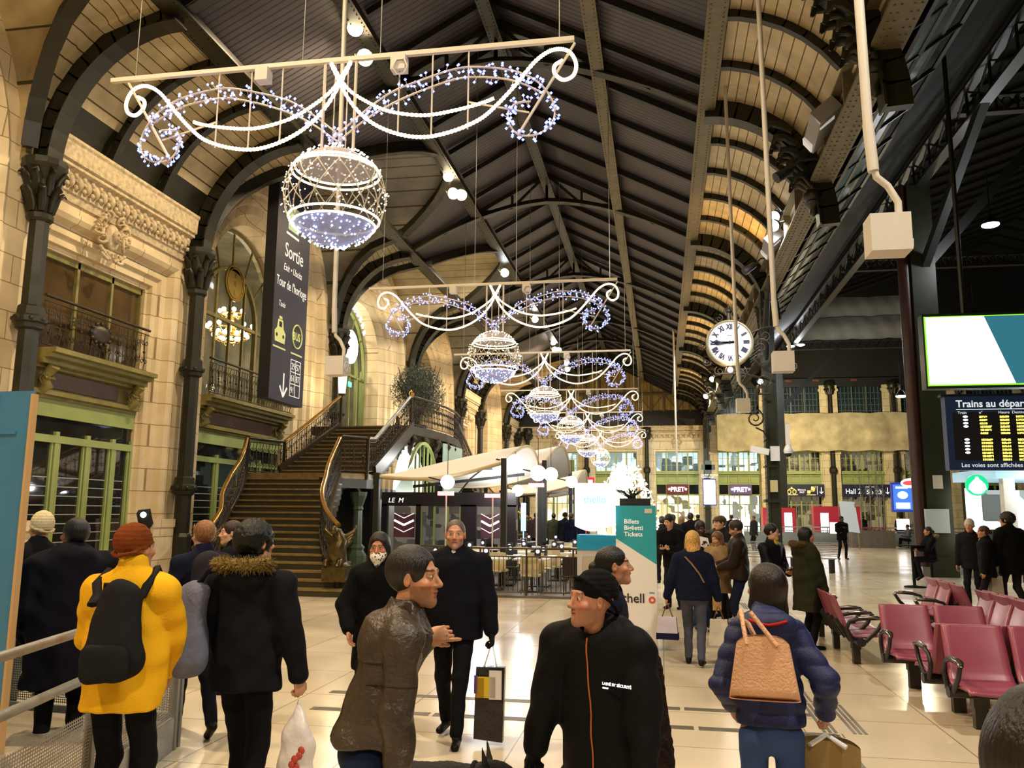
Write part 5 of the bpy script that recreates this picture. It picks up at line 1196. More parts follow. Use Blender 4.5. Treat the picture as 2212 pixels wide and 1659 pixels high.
# ================================================================ restaurant terrace
M_MEMB = mat('white_canopy_membrane', lin('#D8D2C6'), .6, noise=.08, scale=1, spec=.3)
M_CREAM = mat('cream_plastic', lin('#D9CBA0'), .4); M_TABLE = mat('white_table_top', lin('#D8D4C8'), .3)
M_RAIL = mat('dark_bronze_rail', lin('#4A3D2C'), .4, metal=.4)
def canopy(x0, x1, y0, y1, z, rise, label):
    e = empty('terrace_canopy', ((x0+x1)/2, (y0+y1)/2, 0), 0, label=label, cat='canopy'); cx, cy = (x0+x1)/2, (y0+y1)/2; hx, hy = (x1-x0)/2, (y1-y0)/2
    def f(u, v):
        s = 2*u-1; t = v; k = 1-.55*(s*.5-.5)**2 if 1 else 1
        return (hx*s+.15*sin(pi*t)*s, -hy+2*hy*t, z-.35*(1-u)**1.5-.0+rise*sin(pi*t)*(.25+.75*u**.8)-.25*abs(sin(pi*u))*(1-sin(pi*t)))
    mb = MB(); mb.grid(f, 24, 14); mb.grid(lambda u, v: tuple(Vector(f(u, v))+Vector((0, 0, .03))), 24, 14); mb.build('membrane', M_MEMB, e)
    mb = MB()
    for v in (0, 1): mb.tube([f(i/16, v) for i in range(17)], .05, 6)
    for u in (0, 1): mb.tube([f(u, i/14) for i in range(15)], .045, 6)
    mb.build('edge_tube', mat('beige_canvas_hem', lin('#B9A67E'), .6), e)
    for sx in (-1, 1):
        for sy in (-1, 1):
            mb = MB(); zz = f((sx+1)/2, (sy+1)/2)[2]; mb.box(sx*hx-.07, sx*hx+.07, sy*hy-.07, sy*hy+.07, 0, zz+.1); mb.build('post', M_DARK, e)
    mb = MB(); mb.tube([(-hx*.1, -hy*.2, z-.75), (hx*.15, -hy*.25, z-.3), (hx*.5, -hy*.3, z+.1)], .025, 5); mb.bar((hx*.3, -hy*.3, z-.05), (hx*.55, -hy*.3, z-.05), .08, .05); mb.bar((-hx, 0, z-.5), (hx, 0, z-.15), .06, .08); mb.build('heater_arm', M_DARK, e)
    return e
canopy(-7.0, -3.76, 20.0, 26.2, 3.0, .62, 'pale barrel-shaped fabric canopy over the cafe terrace, nearest'); canopy(-7.4, -3.76, 27.2, 35.2, 3.4, .85, 'pale barrel-shaped fabric canopy over the cafe terrace, larger one behind'); canopy(-7.0, -3.7, 36.5, 43.0, 3.0, .8, 'pale barrel-shaped fabric canopy over the cafe terrace, farthest')
M_GLOBE = mat('lit_white_globe', (1, 1, 1), .3, emit=9, ecol=(.95, .98, 1), sampling=False)
for i, (px, Y, z, r) in enumerate(((-3.52, 20.2, 2.98, .23), (-3.05, 20.9, 2.78, .2), (-3.05, 23.4, 2.86, .2), (-3.0, 28.5, 2.84, .2), (-5.05, 19.5, 2.5, .17), (-4.1, 24.0, 2.42, .17))):
    e = empty('globe_lamp', (px, Y, z), 0, label='white lit globe lamp over the cafe terrace, ' + ['largest, at the near canopy corner', 'low right of the near canopy corner', 'right of the canopy posts', 'farthest right, near the ticket kiosk', 'at the left under the near canopy', 'half hidden between two canopies'][i], cat='lamp')
    mb = MB(); mb.sph((0, 0, 0), r, 16, 10); mb.build('globe', M_GLOBE, e); mb = MB(); mb.tube([(-.5, .1, .12), (-.2, .05, .05), (0, 0, 0)], .02, 5); mb.cyl((0, 0, r*.8), (0, 0, .9 if i else .3), .008, n=4); mb.build('arm', M_DARK, e)
for p in ((-4.6, 21.5, 2.6), (-4.8, 25, 2.5), (-5, 31, 2.8), (-4.6, 39, 2.4)): point('terrace_light', p, 130, (.95, .98, 1), .2)
M_REDH = mat('red_heater_glow', (1, .1, .08), .4, emit=7, ecol=(1, .12, .12), sampling=False)
for i, (x, y, z) in enumerate(((-5.35, 20.5, 2.25), (-4.35, 21.5, 2.22), (-3.2, 21.6, 2.5))):
    mb = MB(); mb.box(x-.2, x+.2, y-.05, y+.05, z-.05, z+.05); o = mb.build('terrace_heater', M_REDH, label='glowing red terrace heater, ' + ['left', 'middle', 'right'][i]+' of three', cat='heater'); mb = MB(); mb.cyl((x, y+.05, 0), (x, y+.05, z), .02, n=6); mb.build('stand', M_GREYP, o)
# restaurant front under the landing
e = empty('restaurant_front', (-8, 23.6, 0), 0, label='black cafe front with glass doors and chevron panels under the stairs', cat='shop front')
mb = MB(); mb.box(-.1, 3.9, 0, .15, 1.95, 2.35); mb.box(-.1, .08, 0, .15, 0, 2.0); mb.box(.95, 1.1, 0, .15, 0, 2); mb.box(2.3, 2.75, 0, .15, 0, 2.0); mb.box(3.5, 3.9, 0, .15, 0, 2.0); mb.build('black_frame', mat('black_gloss_board', (0, 0, 0)), e)
mb = MB(); mb.box(-.0, 3.8, .9, 1.0, 0, 2.3); mb.build('back_bar', shopglow('bar_back', (.3, .26, .22), .35, 3.0), e)
def chev(x0, x1, z0, z1, nm):
    mb = MB(); mb.box(x0, x1, -.03, .02, z0, z1); o = mb.build(nm, mat('maroon_panel', lin('#4A2430'), .5), e); mb = MB(); c = (x0+x1)/2; z = z0+.15
    k = 0
    while z < z1-.12:
        for s in (-1, 1): mb.bar((c, -.04, z), (c+s*(x1-x0)*.48, -.04, z+.14), .06 if k % 2 else .02, .01, (0, 1, 0))
        z += .2; k += 1
    mb.build('white_chevrons', M_SIGNW, o)
chev(.3, .92, 1.05, 1.72, 'chevron_panel'); chev(2.9, 3.45, 1.05, 1.72, 'chevron_panel')
text('LE  M', .2, frame((.1, -.02, 2.05), (1, 0, 0), (0, 0, 1)), M_SIGNW, e, 'lettering', shear=.2)
mb = MB()
for x in (1.1, 1.5, 1.9, 2.28): mb.box(x-.03, x+.03, .02, .1, 0, 1.95)
mb.build('door_frames', M_GREEND, e); mb = MB(); mb.box(1.1, 2.3, .05, .07, 0, 1.95); mb.build('door_glass', M_SEEGL, e)
# glazed arch of the winter garden
e = empty('glazed_arch', (-8.3, 28.6, 2.3), 0, label='white-lit arched conservatory glazing under the stair landing', cat='glazing')
mb = MB()
for r in (1.9,): ribbon([(0, -r*cos(pi*i/16), r*sin(pi*i/16)) for i in range(17)], .1, .1, mb, (1, 0, 0))
for y in (-1.5, -1.0, -.5, 0, .5, 1.0, 1.5): mb.box(-.03, .03, y-.03, y+.03, -.1, sqrt(1.9**2-y*y))
mb.box(-.05, .05, -2.6, 2.6, -.12, 0); mb.box(-.05, .05, -2.6, -2.5, -2.3, 0); mb.build('green_glazing_bars', M_GREEND, e)
mb = MB(); mb.add([(-.5, -1.9*cos(pi*i/16), 1.85*sin(pi*i/16)) for i in range(17)], [tuple(range(17))], False); mb.build('lit_room_beyond', mat('lit_white_room', (.8, .85, .8), .5, emit=.9, ecol=(.9, .95, .88), noise=.3, scale=1.5), e)
point('conservatory_light', (-7.4, 28.6, 3.6), 90, (.95, 1, .98), .2); point('arcade_light', (-8.9, 21.6, 2.2), 30, (.85, .92, 1), .1)
mb = MB(); mb.add([(-8.2, 25.2, 2.3), (-8.2, 27.0, 2.3), (-8.2, 27.0, 3.5), (-8.2, 25.2, 2.5)], [(0, 1, 2, 3)]); mb.build('greenhouse_pane', mat('pale_green_panes', lin('#9FB8A8'), .2, emit=.25, ecol=lin('#9FB8A8')), label='pale green sloping greenhouse pane left of the conservatory arch', cat='glazing'); mb = MB(); mb.box(-8.25, -8.2, 31.0, 34.0, 2.3, 4.4); mb.build('greenhouse_pane', mat('pale_green_panes', lin('#9FB8A8'), .2, emit=.25, ecol=lin('#9FB8A8')), label='pale green greenhouse glazing right of the conservatory arch', cat='glazing')
# fence
def fence(p, q, label):
    e = empty('terrace_railing', p, 0, label=label, cat='railing'); d = Vector(q)-Vector(p); L = d.length; t = d/L; mb = MB()
    for z in (1.03, .86, .12): mb.cyl((0, 0, z), t*L+Vector((0, 0, z)), .022 if z > 1 else .014, n=6)
    mb.build('rails', M_RAIL, e); mb = MB(); n = int(L/.1)
    for i in range(n+1): mb.cyl(t*L*i/n+Vector((0, 0, .12)), t*L*i/n+Vector((0, 0, .86)), .008, n=5)
    mb.build('bars', M_RAIL, e, kind='stuff'); 
    for i in range(int(L/1.0)+1): mb = MB(); mb.cyl(t*min(L, i*1.0), t*min(L, i*1.0)+Vector((0, 0, 1.03)), .02, n=6); mb.build('post', M_RAIL, e)
fence((-5.7, 18.5, 0), (-3.85, 17.8, 0), 'dark bronze railing round the cafe terrace, left run'); fence((-3.85, 17.8, 0), (-1.3, 17.9, 0), 'dark bronze railing round the cafe terrace, front run'); fence((-1.3, 17.9, 0), (-1.2, 27, 0), 'dark bronze railing round the cafe terrace, right side')
mb = MB(); mb.prism([(-5.7, 18.55, 0), (-3.85, 17.75, 0), (-1.25, 17.85, 0), (-1.15, 44, 0), (-8, 44, 0), (-8, 23.4, 0)], (0, 0, .05)); struct(mb.build('floor_terrace', mat('grey_terrace_deck', lin('#77706A'), .4, noise=.4, scale=2)))
def chair(m, m2):
    e = empty('cafe_chair'); mb = MB(); mb.grid(lambda u, v: (-.2+.4*u, .18-.4*v, .45+.02*cos(u*pi)*.5), 6, 5); mb.box(-.2, .2, -.2, .2, .42, .45); mb.build('seat', m, e)
    mb = MB(); mb.grid(lambda u, v: (-.2+.4*u, .2+.05*v-.03*sin(pi*u), .46+.4*v), 6, 4); mb.grid(lambda u, v: (-.2+.4*u, .215+.05*v-.03*sin(pi*u), .46+.4*v), 6, 4); mb.build('backrest', m, e)
    for x in (-.18, .18):
        for y in (-.18, .2): mb = MB(); mb.cyl((x, y, .05), (x*.95, y*.95, .44), .014, n=6); mb.build('leg', m2, e)
    return e
c1 = chair(M_CREAM, M_STEEL); c2 = chair(M_BLACK, M_BLACK); c1['label'] = c2['label'] = ''; used = {}
def put(proto, x, y, rz, label, grp):
    c = proto if not used.get(proto.name) else copy_tree(proto); used[proto.name] = 1; c.location = (x, y, 0); c.rotation_euler = (0, 0, rz); c['label'] = label; c['category'] = 'chair'; c['group'] = grp
rn = random.Random(4)
GT = [(x, y) for y in (18.7, 20.2, 21.8, 23.4, 25.2, 27.5, 30) for x in (-4.9, -3.9, -2.8, -1.85)]
first = True
tb0 = empty('cafe_table'); mb = MB(); mb.box(-.4, .4, -.33, .33, .74, .77); mb.build('tabletop', M_TABLE, tb0); mb = MB(); mb.cyl((0, 0, .08), (0, 0, .74), .03, n=8); mb.build('pedestal', M_BLACK, tb0); mb = MB(); mb.box(-.25, .25, -.25, .25, .05, .08); mb.build('base_plate', M_BLACK, tb0)
mn0 = empty('menu_holder'); mb = MB(); mb.box(-.07, .07, -.04, .04, 0, .24); mb.build('dark_card', mat('charcoal_card', lin('#2a2730'), .5), mn0); mb = MB(); mb.cyl((0, -.041, .16), (0, -.044, .16), .045, n=14); mb.build('white_disc', M_SIGNW, mn0)
mw0 = None
for i, (x, y) in enumerate(GT):
    x += rn.uniform(-.15, .15); y += rn.uniform(-.2, .2)
    t = tb0 if i == 0 else copy_tree(tb0); t.location = (x, y, 0); t['category'] = 'table'; t['group'] = 'cafe tables on the terrace'; t['label'] = 'white-topped cafe table on a black pedestal on the canopied terrace'
    m = mn0 if i == 0 else copy_tree(mn0); m.location = (x+rn.uniform(-.2, .2), y-.05, .77); m.rotation_euler = (0, 0, rn.uniform(-.4, .4)); m['category'] = 'menu holder'; m['group'] = 'menu holders on the cafe tables'; m['label'] = 'dark menu holder with a white disc on a cafe terrace table'
    for s in (-1, 1):
        if i in (0, 1, 2, 3) and s == -1: cr = i % 2 == 0 or i == 1
        else: cr = rn.random() < .55
        put(c1 if cr else c2, x+rn.uniform(-.1, .1), y+s*.55, 0 if s > 0 else pi, ('cream' if cr else 'black')+' cafe chair at a terrace table', ('cream' if cr else 'black')+' chairs on the cafe terrace')
mb = MB(); mb.sph((0, 0, 0), .2, 12, 8, (1.3, .6, .8)); mb.tube([(-.12, 0, .14), (-.08, 0, .28), (.08, 0, .28), (.12, 0, .14)], .015, 5); mb.build('red_bag', mat('red_leather', lin('#8E2A20'), .4), loc=(-1.75, 20.6, .93), label='red bag on a cafe table left of the ticket kiosk', cat='bag')
# video column / blue screens on terrace and small lit signs
mb = MB(); mb.box(-4.44, -4.41, 27.03, 27.07, 0, 1.2); mb.box(-5.6+1.1, -4.5+.15, 27, 27.1, 1.2, 2.1); mb.build('blue_lit_screen', mat('blue_screen', (.2, .5, 1), .4, emit=2, ecol=(.3, .6, 1)), label='narrow blue lit screen at the back of the terrace', cat='screen')
mb = MB(); mb.box(-4.9, -3.9, 50, 50.1, 3.2, 3.9); mb.box(-4.45, -4.35, 50.1, 50.2, 0, 3.9); o = mb.build('red_white_sign', mat('red_sign', lin('#B02030'), .4, emit=1.2, ecol=lin('#C02038')), label='red and white lit shop sign beyond the terrace', cat='sign'); mb = MB(); mb.box(-4.7, -4.0, 49.97, 50, 3.35, 3.75); mb.build('white_panel', M_SIGNW, o)
mb = MB(); mb.box(-6.0, -4.7, 46, 46.2, 3.7, 4.7); mb.box(-5.9, -5.8, 46.05, 46.15, 0, 3.7); mb.box(-4.9, -4.8, 46.05, 46.15, 0, 3.7); o = mb.build('green_fascia', M_GREEND, label='olive green shop fascia with faint lettering beyond the canopies', cat='sign'); text('HOTEL ACCORD', .2, frame((-5.95, 45.98, 4.15), (1, 0, 0), (0, 0, 1)), M_OCHRE, o)
# ================================================================ ticket kiosk
e = empty('ticket_kiosk', (-.34, 11.5, 0), 0, label='teal and white ticket kiosk with a glowing white sign box', cat='kiosk')
M_TEAL = mat('teal_panel', lin('#2F9DAA'), .3, noise=.06, scale=3); M_WP = mat('white_panel_gloss', lin('#E6E0DA'), .25)
mb = MB(); mb.prism([(-.27, 0, 0), (.27, 0, 0), (.27, 0, 1.12), (-.27, 0, 1.46)], (0, .55, 0)); mb.build('white_side_panel', M_WP, e)
mb = MB(); mb.prism([(-.27, 0, 1.46), (.27, 0, 1.12), (.27, 0, 1.9), (-.27, 0, 1.9)], (0, .55, 0)); mb.build('teal_side_panel', M_TEAL, e)
WK = mat('white_kiosk_print', (.9, .9, .9), .4, emit=.1)
for t, z in (('Billets', 1.66), ('Biglietti', 1.575), ('Tickets', 1.49)): text(t, .085, frame((-.16, -.004, z), (1, 0, 0), (0, 0, 1)), WK, e, 'lettering', bold=.0015)
DK = mat('charcoal_print', lin('#2B2627'), .4); text('thell', .17, frame((-.19, -.004, .62), (1, 0, 0), (0, 0, 1)), DK, e, 'lettering', bold=.002); text('o', .17, frame((.155, -.004, .62), (1, 0, 0), (0, 0, 1)), mat('coral_print', lin('#D8564A'), .4), e, 'lettering', bold=.006)
mb = MB(); mb.box(.165, .235, -.006, 0, .745, .758); mb.build('macron_bar', M_TEAL, e)
mb = MB(); mb.box(.12, .22, -.004, 0, 1.8, 1.86); mb.build('sticker', M_GREYP, e)
mb = MB(); mb.box(-.8, -.27, .02, .5, 0, 1.3); mb.build('machine_body', mat('grey_machine', lin('#C5C1BE'), .35), e); mb = MB(); mb.box(-.8, -.27, .0, .5, 1.3, 1.5); mb.build('blue_band', mat('kiosk_blue', lin('#1F8FB8'), .3), e)
mb = MB(); mb.box(-.72, -.34, -.01, .03, .75, 1.22); mb.build('fascia', mat('warm_grey_panel', lin('#B3A698'), .4), e); mb = MB(); mb.box(-.6, -.36, -.02, -.008, .95, 1.13); mb.build('touch_screen', mat('green_screen', lin('#3E8C7C'), .3, emit=.6, ecol=lin('#4FA08E')), e)
mb = MB()
mb.prism([(-.82, -.08, 1.62)]+[(-.82+.55*t/8, -.08, 1.62-.07*sin(pi*t/8*1.2)) for t in range(9)]+[(-.27, -.08, 2.2), (-.82, -.08, 2.2)], (0, .45, 0)); mb.build('lit_sign_box', mat('kiosk_sign_white', (1, 1, 1), .4, emit=1.5, ecol=(.97, .98, 1)), e)
text('thello', .15, frame((-.7, -.084, 1.93), (1, 0, 0), (0, 0, 1)), mat('pale_teal_letters', lin('#58C6CE'), .4, emit=1.0, ecol=lin('#78D0D8')), e, 'lettering', sx=.9)
mb = MB(); mb.box(-.22, .2, .1, .4, 1.9, 2.0); o = mb.build('planter_box', M_DARK, e); mb = MB(); rn = random.Random(9)
for _ in range(40): a = rn.uniform(-1, 1); mb.tube([(-.1+.1*rn.random(), .25, 2.0), (-.08+.15*a, .25+.1*rn.uniform(-1, 1), 2.07+.03*rn.random()), (-.08+.24*a, .25+.15*rn.uniform(-1, 1), 2.12+.06*rn.random()*(1-abs(a)))], [.008, .006, .002], 4)
mb.build('spiky_plant', mat('dark_green_blades', lin('#2B3A1E'), .5), o)
# fairy-light tree
e = empty('fairy_light_tree', (-.9, 21.5, 0), 0, label='dazzling white weeping tree of fairy lights behind the ticket kiosk', cat='light tree')
mb = MB(); mb.cyl((0, 0, 0), (0, 0, 2.2), .06, n=8)
le = MB(); gl = MB()
for k in range(34):
    a = 2*pi*k/34+rn.random(); R = rn.uniform(.25, .78); H = rn.uniform(2.5, 3.1)-R*.3
    P_ = [(0, 0, 2.0), (R*.3*cos(a), R*.3*sin(a), H), (R*.8*cos(a), R*.8*sin(a), H-.05), (R*cos(a), R*sin(a), H-.7), (R*1.02*cos(a), R*1.02*sin(a), 1.2+rn.random()*.5)]
    Q = cat([Vector(p) for p in P_], 5); mb.tube(Q, .012, 4)
    for p in Q:
        for _ in range(2): octa(le, p+Vector((rn.uniform(-.06, .06), rn.uniform(-.06, .06), rn.uniform(-.06, .06))), .024)
mb.build('wire_branches', M_FRAMEW, e); le.build('fairy_lights', mat('tree_led', (1, .97, .85), .3, emit=5, ecol=(1, .95, .76), sampling=False), e, kind='stuff')
point('tree_light', (-.9, 21.0, 2.3), 160, (1, .96, .85), .5)
# ================================================================ waiting seats
M_SEAT = mat('maroon_seat_shell', lin('#97485C'), .33, noise=.1, scale=6, spec=.6); M_CHROME = mat('polished_arm', lin('#8f8a84'), .2, metal=.9)
def make_seat():
    e = empty('beam_seat'); 
    def prof(t):        # side profile: seat to back (y, z)
        P_ = [(-.40, .40), (-.36, .425), (-.2, .42), (.0, .395), (.08, .41), (.14, .5), (.2, .7), (.26, .88), (.28, .93)]
        s = t*(len(P_)-1); i = min(int(s), len(P_)-2); u = s-i; return (P_[i][0]*(1-u)+P_[i+1][0]*u, P_[i][1]*(1-u)+P_[i+1][1]*u)
    for nm, t0, t1 in (('seat', 0, .52), ('backrest', .50, 1.0)):
        mb = MB()
        def f(u, v, o=0):
            y, z = prof(t0+(t1-t0)*v); w = .265*(1-.06*v if nm == 'backrest' else 1); cv = .02*(2*u-1)**2
            edge = max(0, abs(2*u-1)-.9)*.12
            return (w*(2*u-1), y-(cv if nm == 'backrest' else 0)+(o if nm == 'backrest' else 0)+edge*(1 if nm == 'backrest' else 0), z+(cv if nm == 'seat' else 0)-(o if nm == 'seat' else 0)-edge*(0 if nm == 'backrest' else 1))
        N1, N2 = 14, 12
        a = [f(i/N1, j/N2) for i in range(N1+1) for j in range(N2+1)]; b = [f(i/N1, j/N2, .028) for i in range(N1+1) for j in range(N2+1)]; K = len(a)
        q = [(i*(N2+1)+j, (i+1)*(N2+1)+j, (i+1)*(N2+1)+j+1, i*(N2+1)+j+1) for i in range(N1) for j in range(N2)]
        ring = [(i, 0) for i in range(N1+1)]+[(N1, j) for j in range(1, N2+1)]+[(i, N2) for i in range(N1-1, -1, -1)]+[(0, j) for j in range(N2-1, 0, -1)]
        ri = [i*(N2+1)+j for i, j in ring]
        mb.add(a+b, q+[tuple(K+k for k in reversed(x)) for x in q]+[(ri[k], ri[(k+1) % len(ri)], K+ri[(k+1) % len(ri)], K+ri[k]) for k in range(len(ri))], True)
        mb.build(nm, M_SEAT, e)
    for x in (-.15, .15): mb = MB(); mb.bar((x, .09, .33), (x, .26, .62), .04, .05); mb.build('back_bracket', M_BLACK, e)
    return e
def arm(e, x):
    mb = MB(); mb.tube([(x, .1, .34), (x, .16, .5), (x, .12, .6), (x, .0, .64), (x, -.2, .655), (x, -.27, .63), (x, -.2, .5), (x, -.05, .34)], [.02, .02, .018, .02, .022, .02, .02, .02], 7, sx=1.4); o = mb.build('armrest', M_BLACK, e)
    mb = MB(); mb.tube([(x, .02, .655), (x, -.12, .665), (x, -.25, .65), (x, -.285, .61)], [.015, .022, .024, .014], 8, sx=1.5); mb.build('polished_arm_pad', M_CHROME, o)
seatp = make_seat(); sused = [False]
def seat_row(loc, rz, n, arms, posts, name, glab, slab):
    """a row of seats: each seat is its own thing, the beam with legs and arms another"""
    b = empty('seat_beam', loc, rz, label=name, cat='bench frame'); L = n*.56; b.scale.z = .89
    mb = MB(); mb.cyl((-.03, 0, .33), (L+.03, 0, .33), .055, n=14); mb.build('beam_tube', M_BLACK, b)
    for k in posts: mb = MB(); mb.box(k-.055, k+.055, -.04, .04, 0, .3); mb.box(k-.065, k+.065, -.05, .05, .2, .3); mb.build('leg', mat('olive_black_leg', lin('#2A2822'), .45), b)
    for k in arms: arm(b, k)
    for i in range(n):
        s = seatp if not sused[0] else copy_tree(seatp); sused[0] = True
        c, sn = cos(rz), sin(rz); x = .28+.56*i; s.location = (loc[0]+x*c, loc[1]+x*sn, 0); s.rotation_euler = (0, 0, rz); s.scale.z = .89
        s['label'] = slab[i] if isinstance(slab, (list, tuple)) else slab; s['category'] = 'seat'; s['group'] = glab
# front rows (facing the viewer)
seat_row((2.33, 9.75, 0), 0, 2, (0, 1.12), (.28, .9), 'black beam and legs of the second front-facing seat row', 'maroon seats of the second front-facing row', ['maroon seat facing the viewer, leftmost of the second row', 'maroon seat facing the viewer, next to the leftmost of the second row', 'maroon seat facing the viewer, far right of the second row, near the photo edge', 'maroon seat facing the viewer beyond the photo edge'])
seat_row((2.45, 8.05, 0), 0, 2, (0, 1.12), (.22, .9), 'black beam and legs of the nearest seat row', 'maroon seats of the nearest row', ['maroon seat facing the viewer, largest and nearest, lower right', 'maroon seat at the right photo edge in the nearest row', 'maroon seat of the nearest row, third from left', 'maroon seat of the nearest row, last'])
seat_row((3.54, 8.66, 0), pi, 2, (1.12,), (.3, .85), 'black beam of the row back to back with the nearest seats', 'maroon seats back to back with the nearest row', 'maroon seat facing away, back to back with the nearest row')
# row at the left seen from behind, facing right
seat_row((2.33, 10.85, 0), pi/2, 5, (0, .56, 1.12, 2.8), (.3, 1.5, 2.6), 'black beam and legs of the seat row seen from behind, left', 'maroon seats seen from behind, row facing right', ['maroon seat from behind, nearest in the row facing right', 'maroon seat from behind, second in the row facing right', 'maroon seat from behind, third in the row facing right', 'maroon seat from behind, fourth in the row facing right', 'maroon seat from behind, farthest in the row facing right'])
# rows facing left and their back to back partners
def at_side(loc, n, fl, lab): seat_row(loc, -pi/2 if fl else pi/2, n, (0, n*.56), (.3, n*.56-.3), 'black beam and legs of the '+lab, 'maroon seats of the '+lab, 'maroon seat in the '+lab)
at_side((3.93, 12.3, 0), 7, True, 'long row facing left at the right edge'); at_side((4.42, 8.45, 0), 7, False, 'long row facing right, back to back at the right edge')
at_side((3.93, 14.5, 0), 2, True, 'far pair facing left'); at_side((4.42, 12.8, 0), 3, False, 'far row facing right, back to back with the pair')
# ================================================================ right-hand food stall, signs, bins
e = empty('coffee_stall', (9.0, 25.5, 0), 0, label='coffee stall with blue-lit roof edge and glass counter at the right edge', cat='stall')
mb = MB(); mb.box(.6, 7, 0, 3, 0, 1.0); mb.build('counter', mat('dark_wood_counter', lin('#3d3128'), .5), e)
mb = MB(); mb.box(.2, 7, -.3, 3.2, 2.85, 3.15); mb.build('roof', mat('blue_lit_fascia', lin('#9CC6D8'), .4, emit=.7, ecol=lin('#9CC6D8')), e); mb = MB(); mb.box(.45, .75, -.1, .2, 0, 2.85); mb.build('grey_pillar', M_GREYP, e)
mb = MB(); mb.box(.8, 7, -.1, 0, 1.0, 1.35); mb.build('lit_display_case', shopglow('pastry_case', (.8, 1, .9), 1.6, 6), e); mb = MB(); mb.box(.8, 7, 2.5, 2.6, 1.4, 2.6); mb.build('menu_wall', shopglow('menu_wall', (.8, .85, .8), .8, 1.2), e)
mb = MB(); mb.box(-.3, .1, .6, .7, .9, 2.6); mb.build('lit_column_panel', mat('glitter_panel', (1, 1, .8), .4, emit=1.6, ecol=(1, 1, .8)), e)
point('stall_light', (10.6, 24.8, 2.6), 200, (.95, .98, 1), .3)
e = empty('round_sign', (8.35, 24.2, 2.62), 0, label='green and white round lit coffee sign with a crowned figure', cat='sign'); mb = MB(); mb.cyl((0, -.04, 0), (0, .04, 0), .28, n=36); mb.build('green_disc', mat('lit_green_disc', lin('#15A368'), .4, emit=1.6, ecol=lin('#18B878')), e)
mb = MB(); mb.sph((0, -.05, .05), .12, 14, 8, (1, .1, 1)); mb.sph((0, -.05, -.1), .17, 14, 8, (1.1, .1, .8)); mb.sph((0, -.05, .17), .06, 8, 5, (.8, .1, 1))
for s in (-1, 1): mb.tube([(s*.08, -.05, .1), (s*.17, -.05, 0), (s*.2, -.05, -.12)], .03, 6, sx=.3)
mb.build('white_figure', WT, e)
mb = MB(); mb.sph((8.35, 30.0, 2.88), .3, 20, 10, (1.25, .2, .55)); o = mb.build('oval_sign', mat('lit_white_oval', (1, .95, .95), .4, emit=2.2), label='white and red oval lit sign left of the black column', cat='sign'); mb = MB(); mb.sph((8.25, 29.95, 2.88), .2, 16, 8, (1.1, .15, .4)); mb.build('red_swash', mat('lit_red', (.8, .04, .05), .4, emit=1.5, ecol=(.9, .05, .06)), o)
def bluescreen(x, y, z0, z1, w, label, white):
    e = empty('info_screen', (x, y, z0), 0, label=label, cat='screen'); mb = MB(); mb.box(-w/2-.06, w/2+.06, 0, .15, -.08, z1-z0+.08); mb.build('casing', mat('blue_casing', lin('#101C60'), .4, emit=.5, ecol=lin('#1830B0')), e)
    mb = MB(); mb.box(-w/2, w/2, -.01, 0, 0, z1-z0); mb.build('lit_panel', WT if white else mat('blue_panel', (.02, .1, .6), .4, emit=.9, ecol=(.05, .2, .8)), e)
    if not white:
        mb = MB(); mb.sph((0, -.02, (z1-z0)*.58), w*.24, 12, 8, (1.2, .1, .9)); mb.box(-w*.38, w*.38, -.02, -.01, .05, (z1-z0)*.28); mb.box(-w*.36, w*.3, -.02, -.01, (z1-z0)*.84, (z1-z0)*.92); mb.build('pictogram', mat('pale_blue_print', (.6, .9, 1), .4, emit=2.0, ecol=(.65, .92, 1)), e)
bluescreen(8.55, 32, 2.0, 2.9, .62, 'blue information screen left of the black column', False); bluescreen(3.6, 64, 2.5, 4.3, .85, 'white-lit information screen with blue frame below the pharmacy cross', True)
mb = MB(); mb.box(3.3, 3.8, 64, 64.1, 4.75, 5.75); mb.box(3.05, 4.05, 64, 64.1, 5.05, 5.45); o = mb.build('pharmacy_cross', mat('unlit_grey_cross', lin('#4A5650'), .5), label='unlit grey-green pharmacy cross sign', cat='sign')
text('OUVERT ET JOUR\nVOIES 5 A 23', .16, frame((3.0, 63.98, 4.62), (1, 0, 0), (0, 0, 1)), M_SIGNW, o, 'lettering')
e = empty('litter_bin', (9.1, 28.6, 0), 0, label='pale grey litter bin beside the black column', cat='bin'); mb = MB(); mb.box(-.24, .24, -.2, .2, 0, .85); mb.build('body', M_GREYP, e); mb = MB(); mb.box(-.36, .36, -.26, .26, .85, .95); mb.build('lid', M_GREYP, e)
mb = MB(); mb.box(7.75, 8.4, 26.7, 26.85, 1.3, 2.0); mb.build('electric_box', mat('pale_blue_box', lin('#B4C2CC'), .4), label='pale blue-grey electrical box on the black column', cat='box')
mb = MB(); mb.box(8.05, 8.3, 26.75, 26.85, 2.6, 3.0); mb.build('notice', M_GREYP, label='small framed notice on the black column', cat='notice')
mb = MB(); mb.box(3.72, 4.02, 29.4, 29.52, 3.6, 4.1); mb.build('white_box', M_WHITE, label='white equipment box on the clock column', cat='box'); mb = MB(); mb.obox((3.35, 29.3, 3.95), (.3, 0, -.06), (0, .08, 0), (.02, 0, .1)); mb.build('security_camera', M_WHITE, label='white security camera on the left of the clock column', cat='camera')
e = empty('dome_camera', (4.3, 29.4, 3.85), 0, label='white dome camera on a pole right of the clock column', cat='camera'); mb = MB(); mb.lathe([(.14, 0), (.16, .1), (.1, .25), (.04, .3)], n=12); mb.build('housing', M_WHITE, e); mb = MB(); mb.sph((0, 0, 0), .12, 10, 6); mb.build('dark_dome', M_BLACK, e); mb = MB(); mb.box(-.06, .06, -.04, .04, .3, 1.0); mb.build('mount', M_WHITE, e)
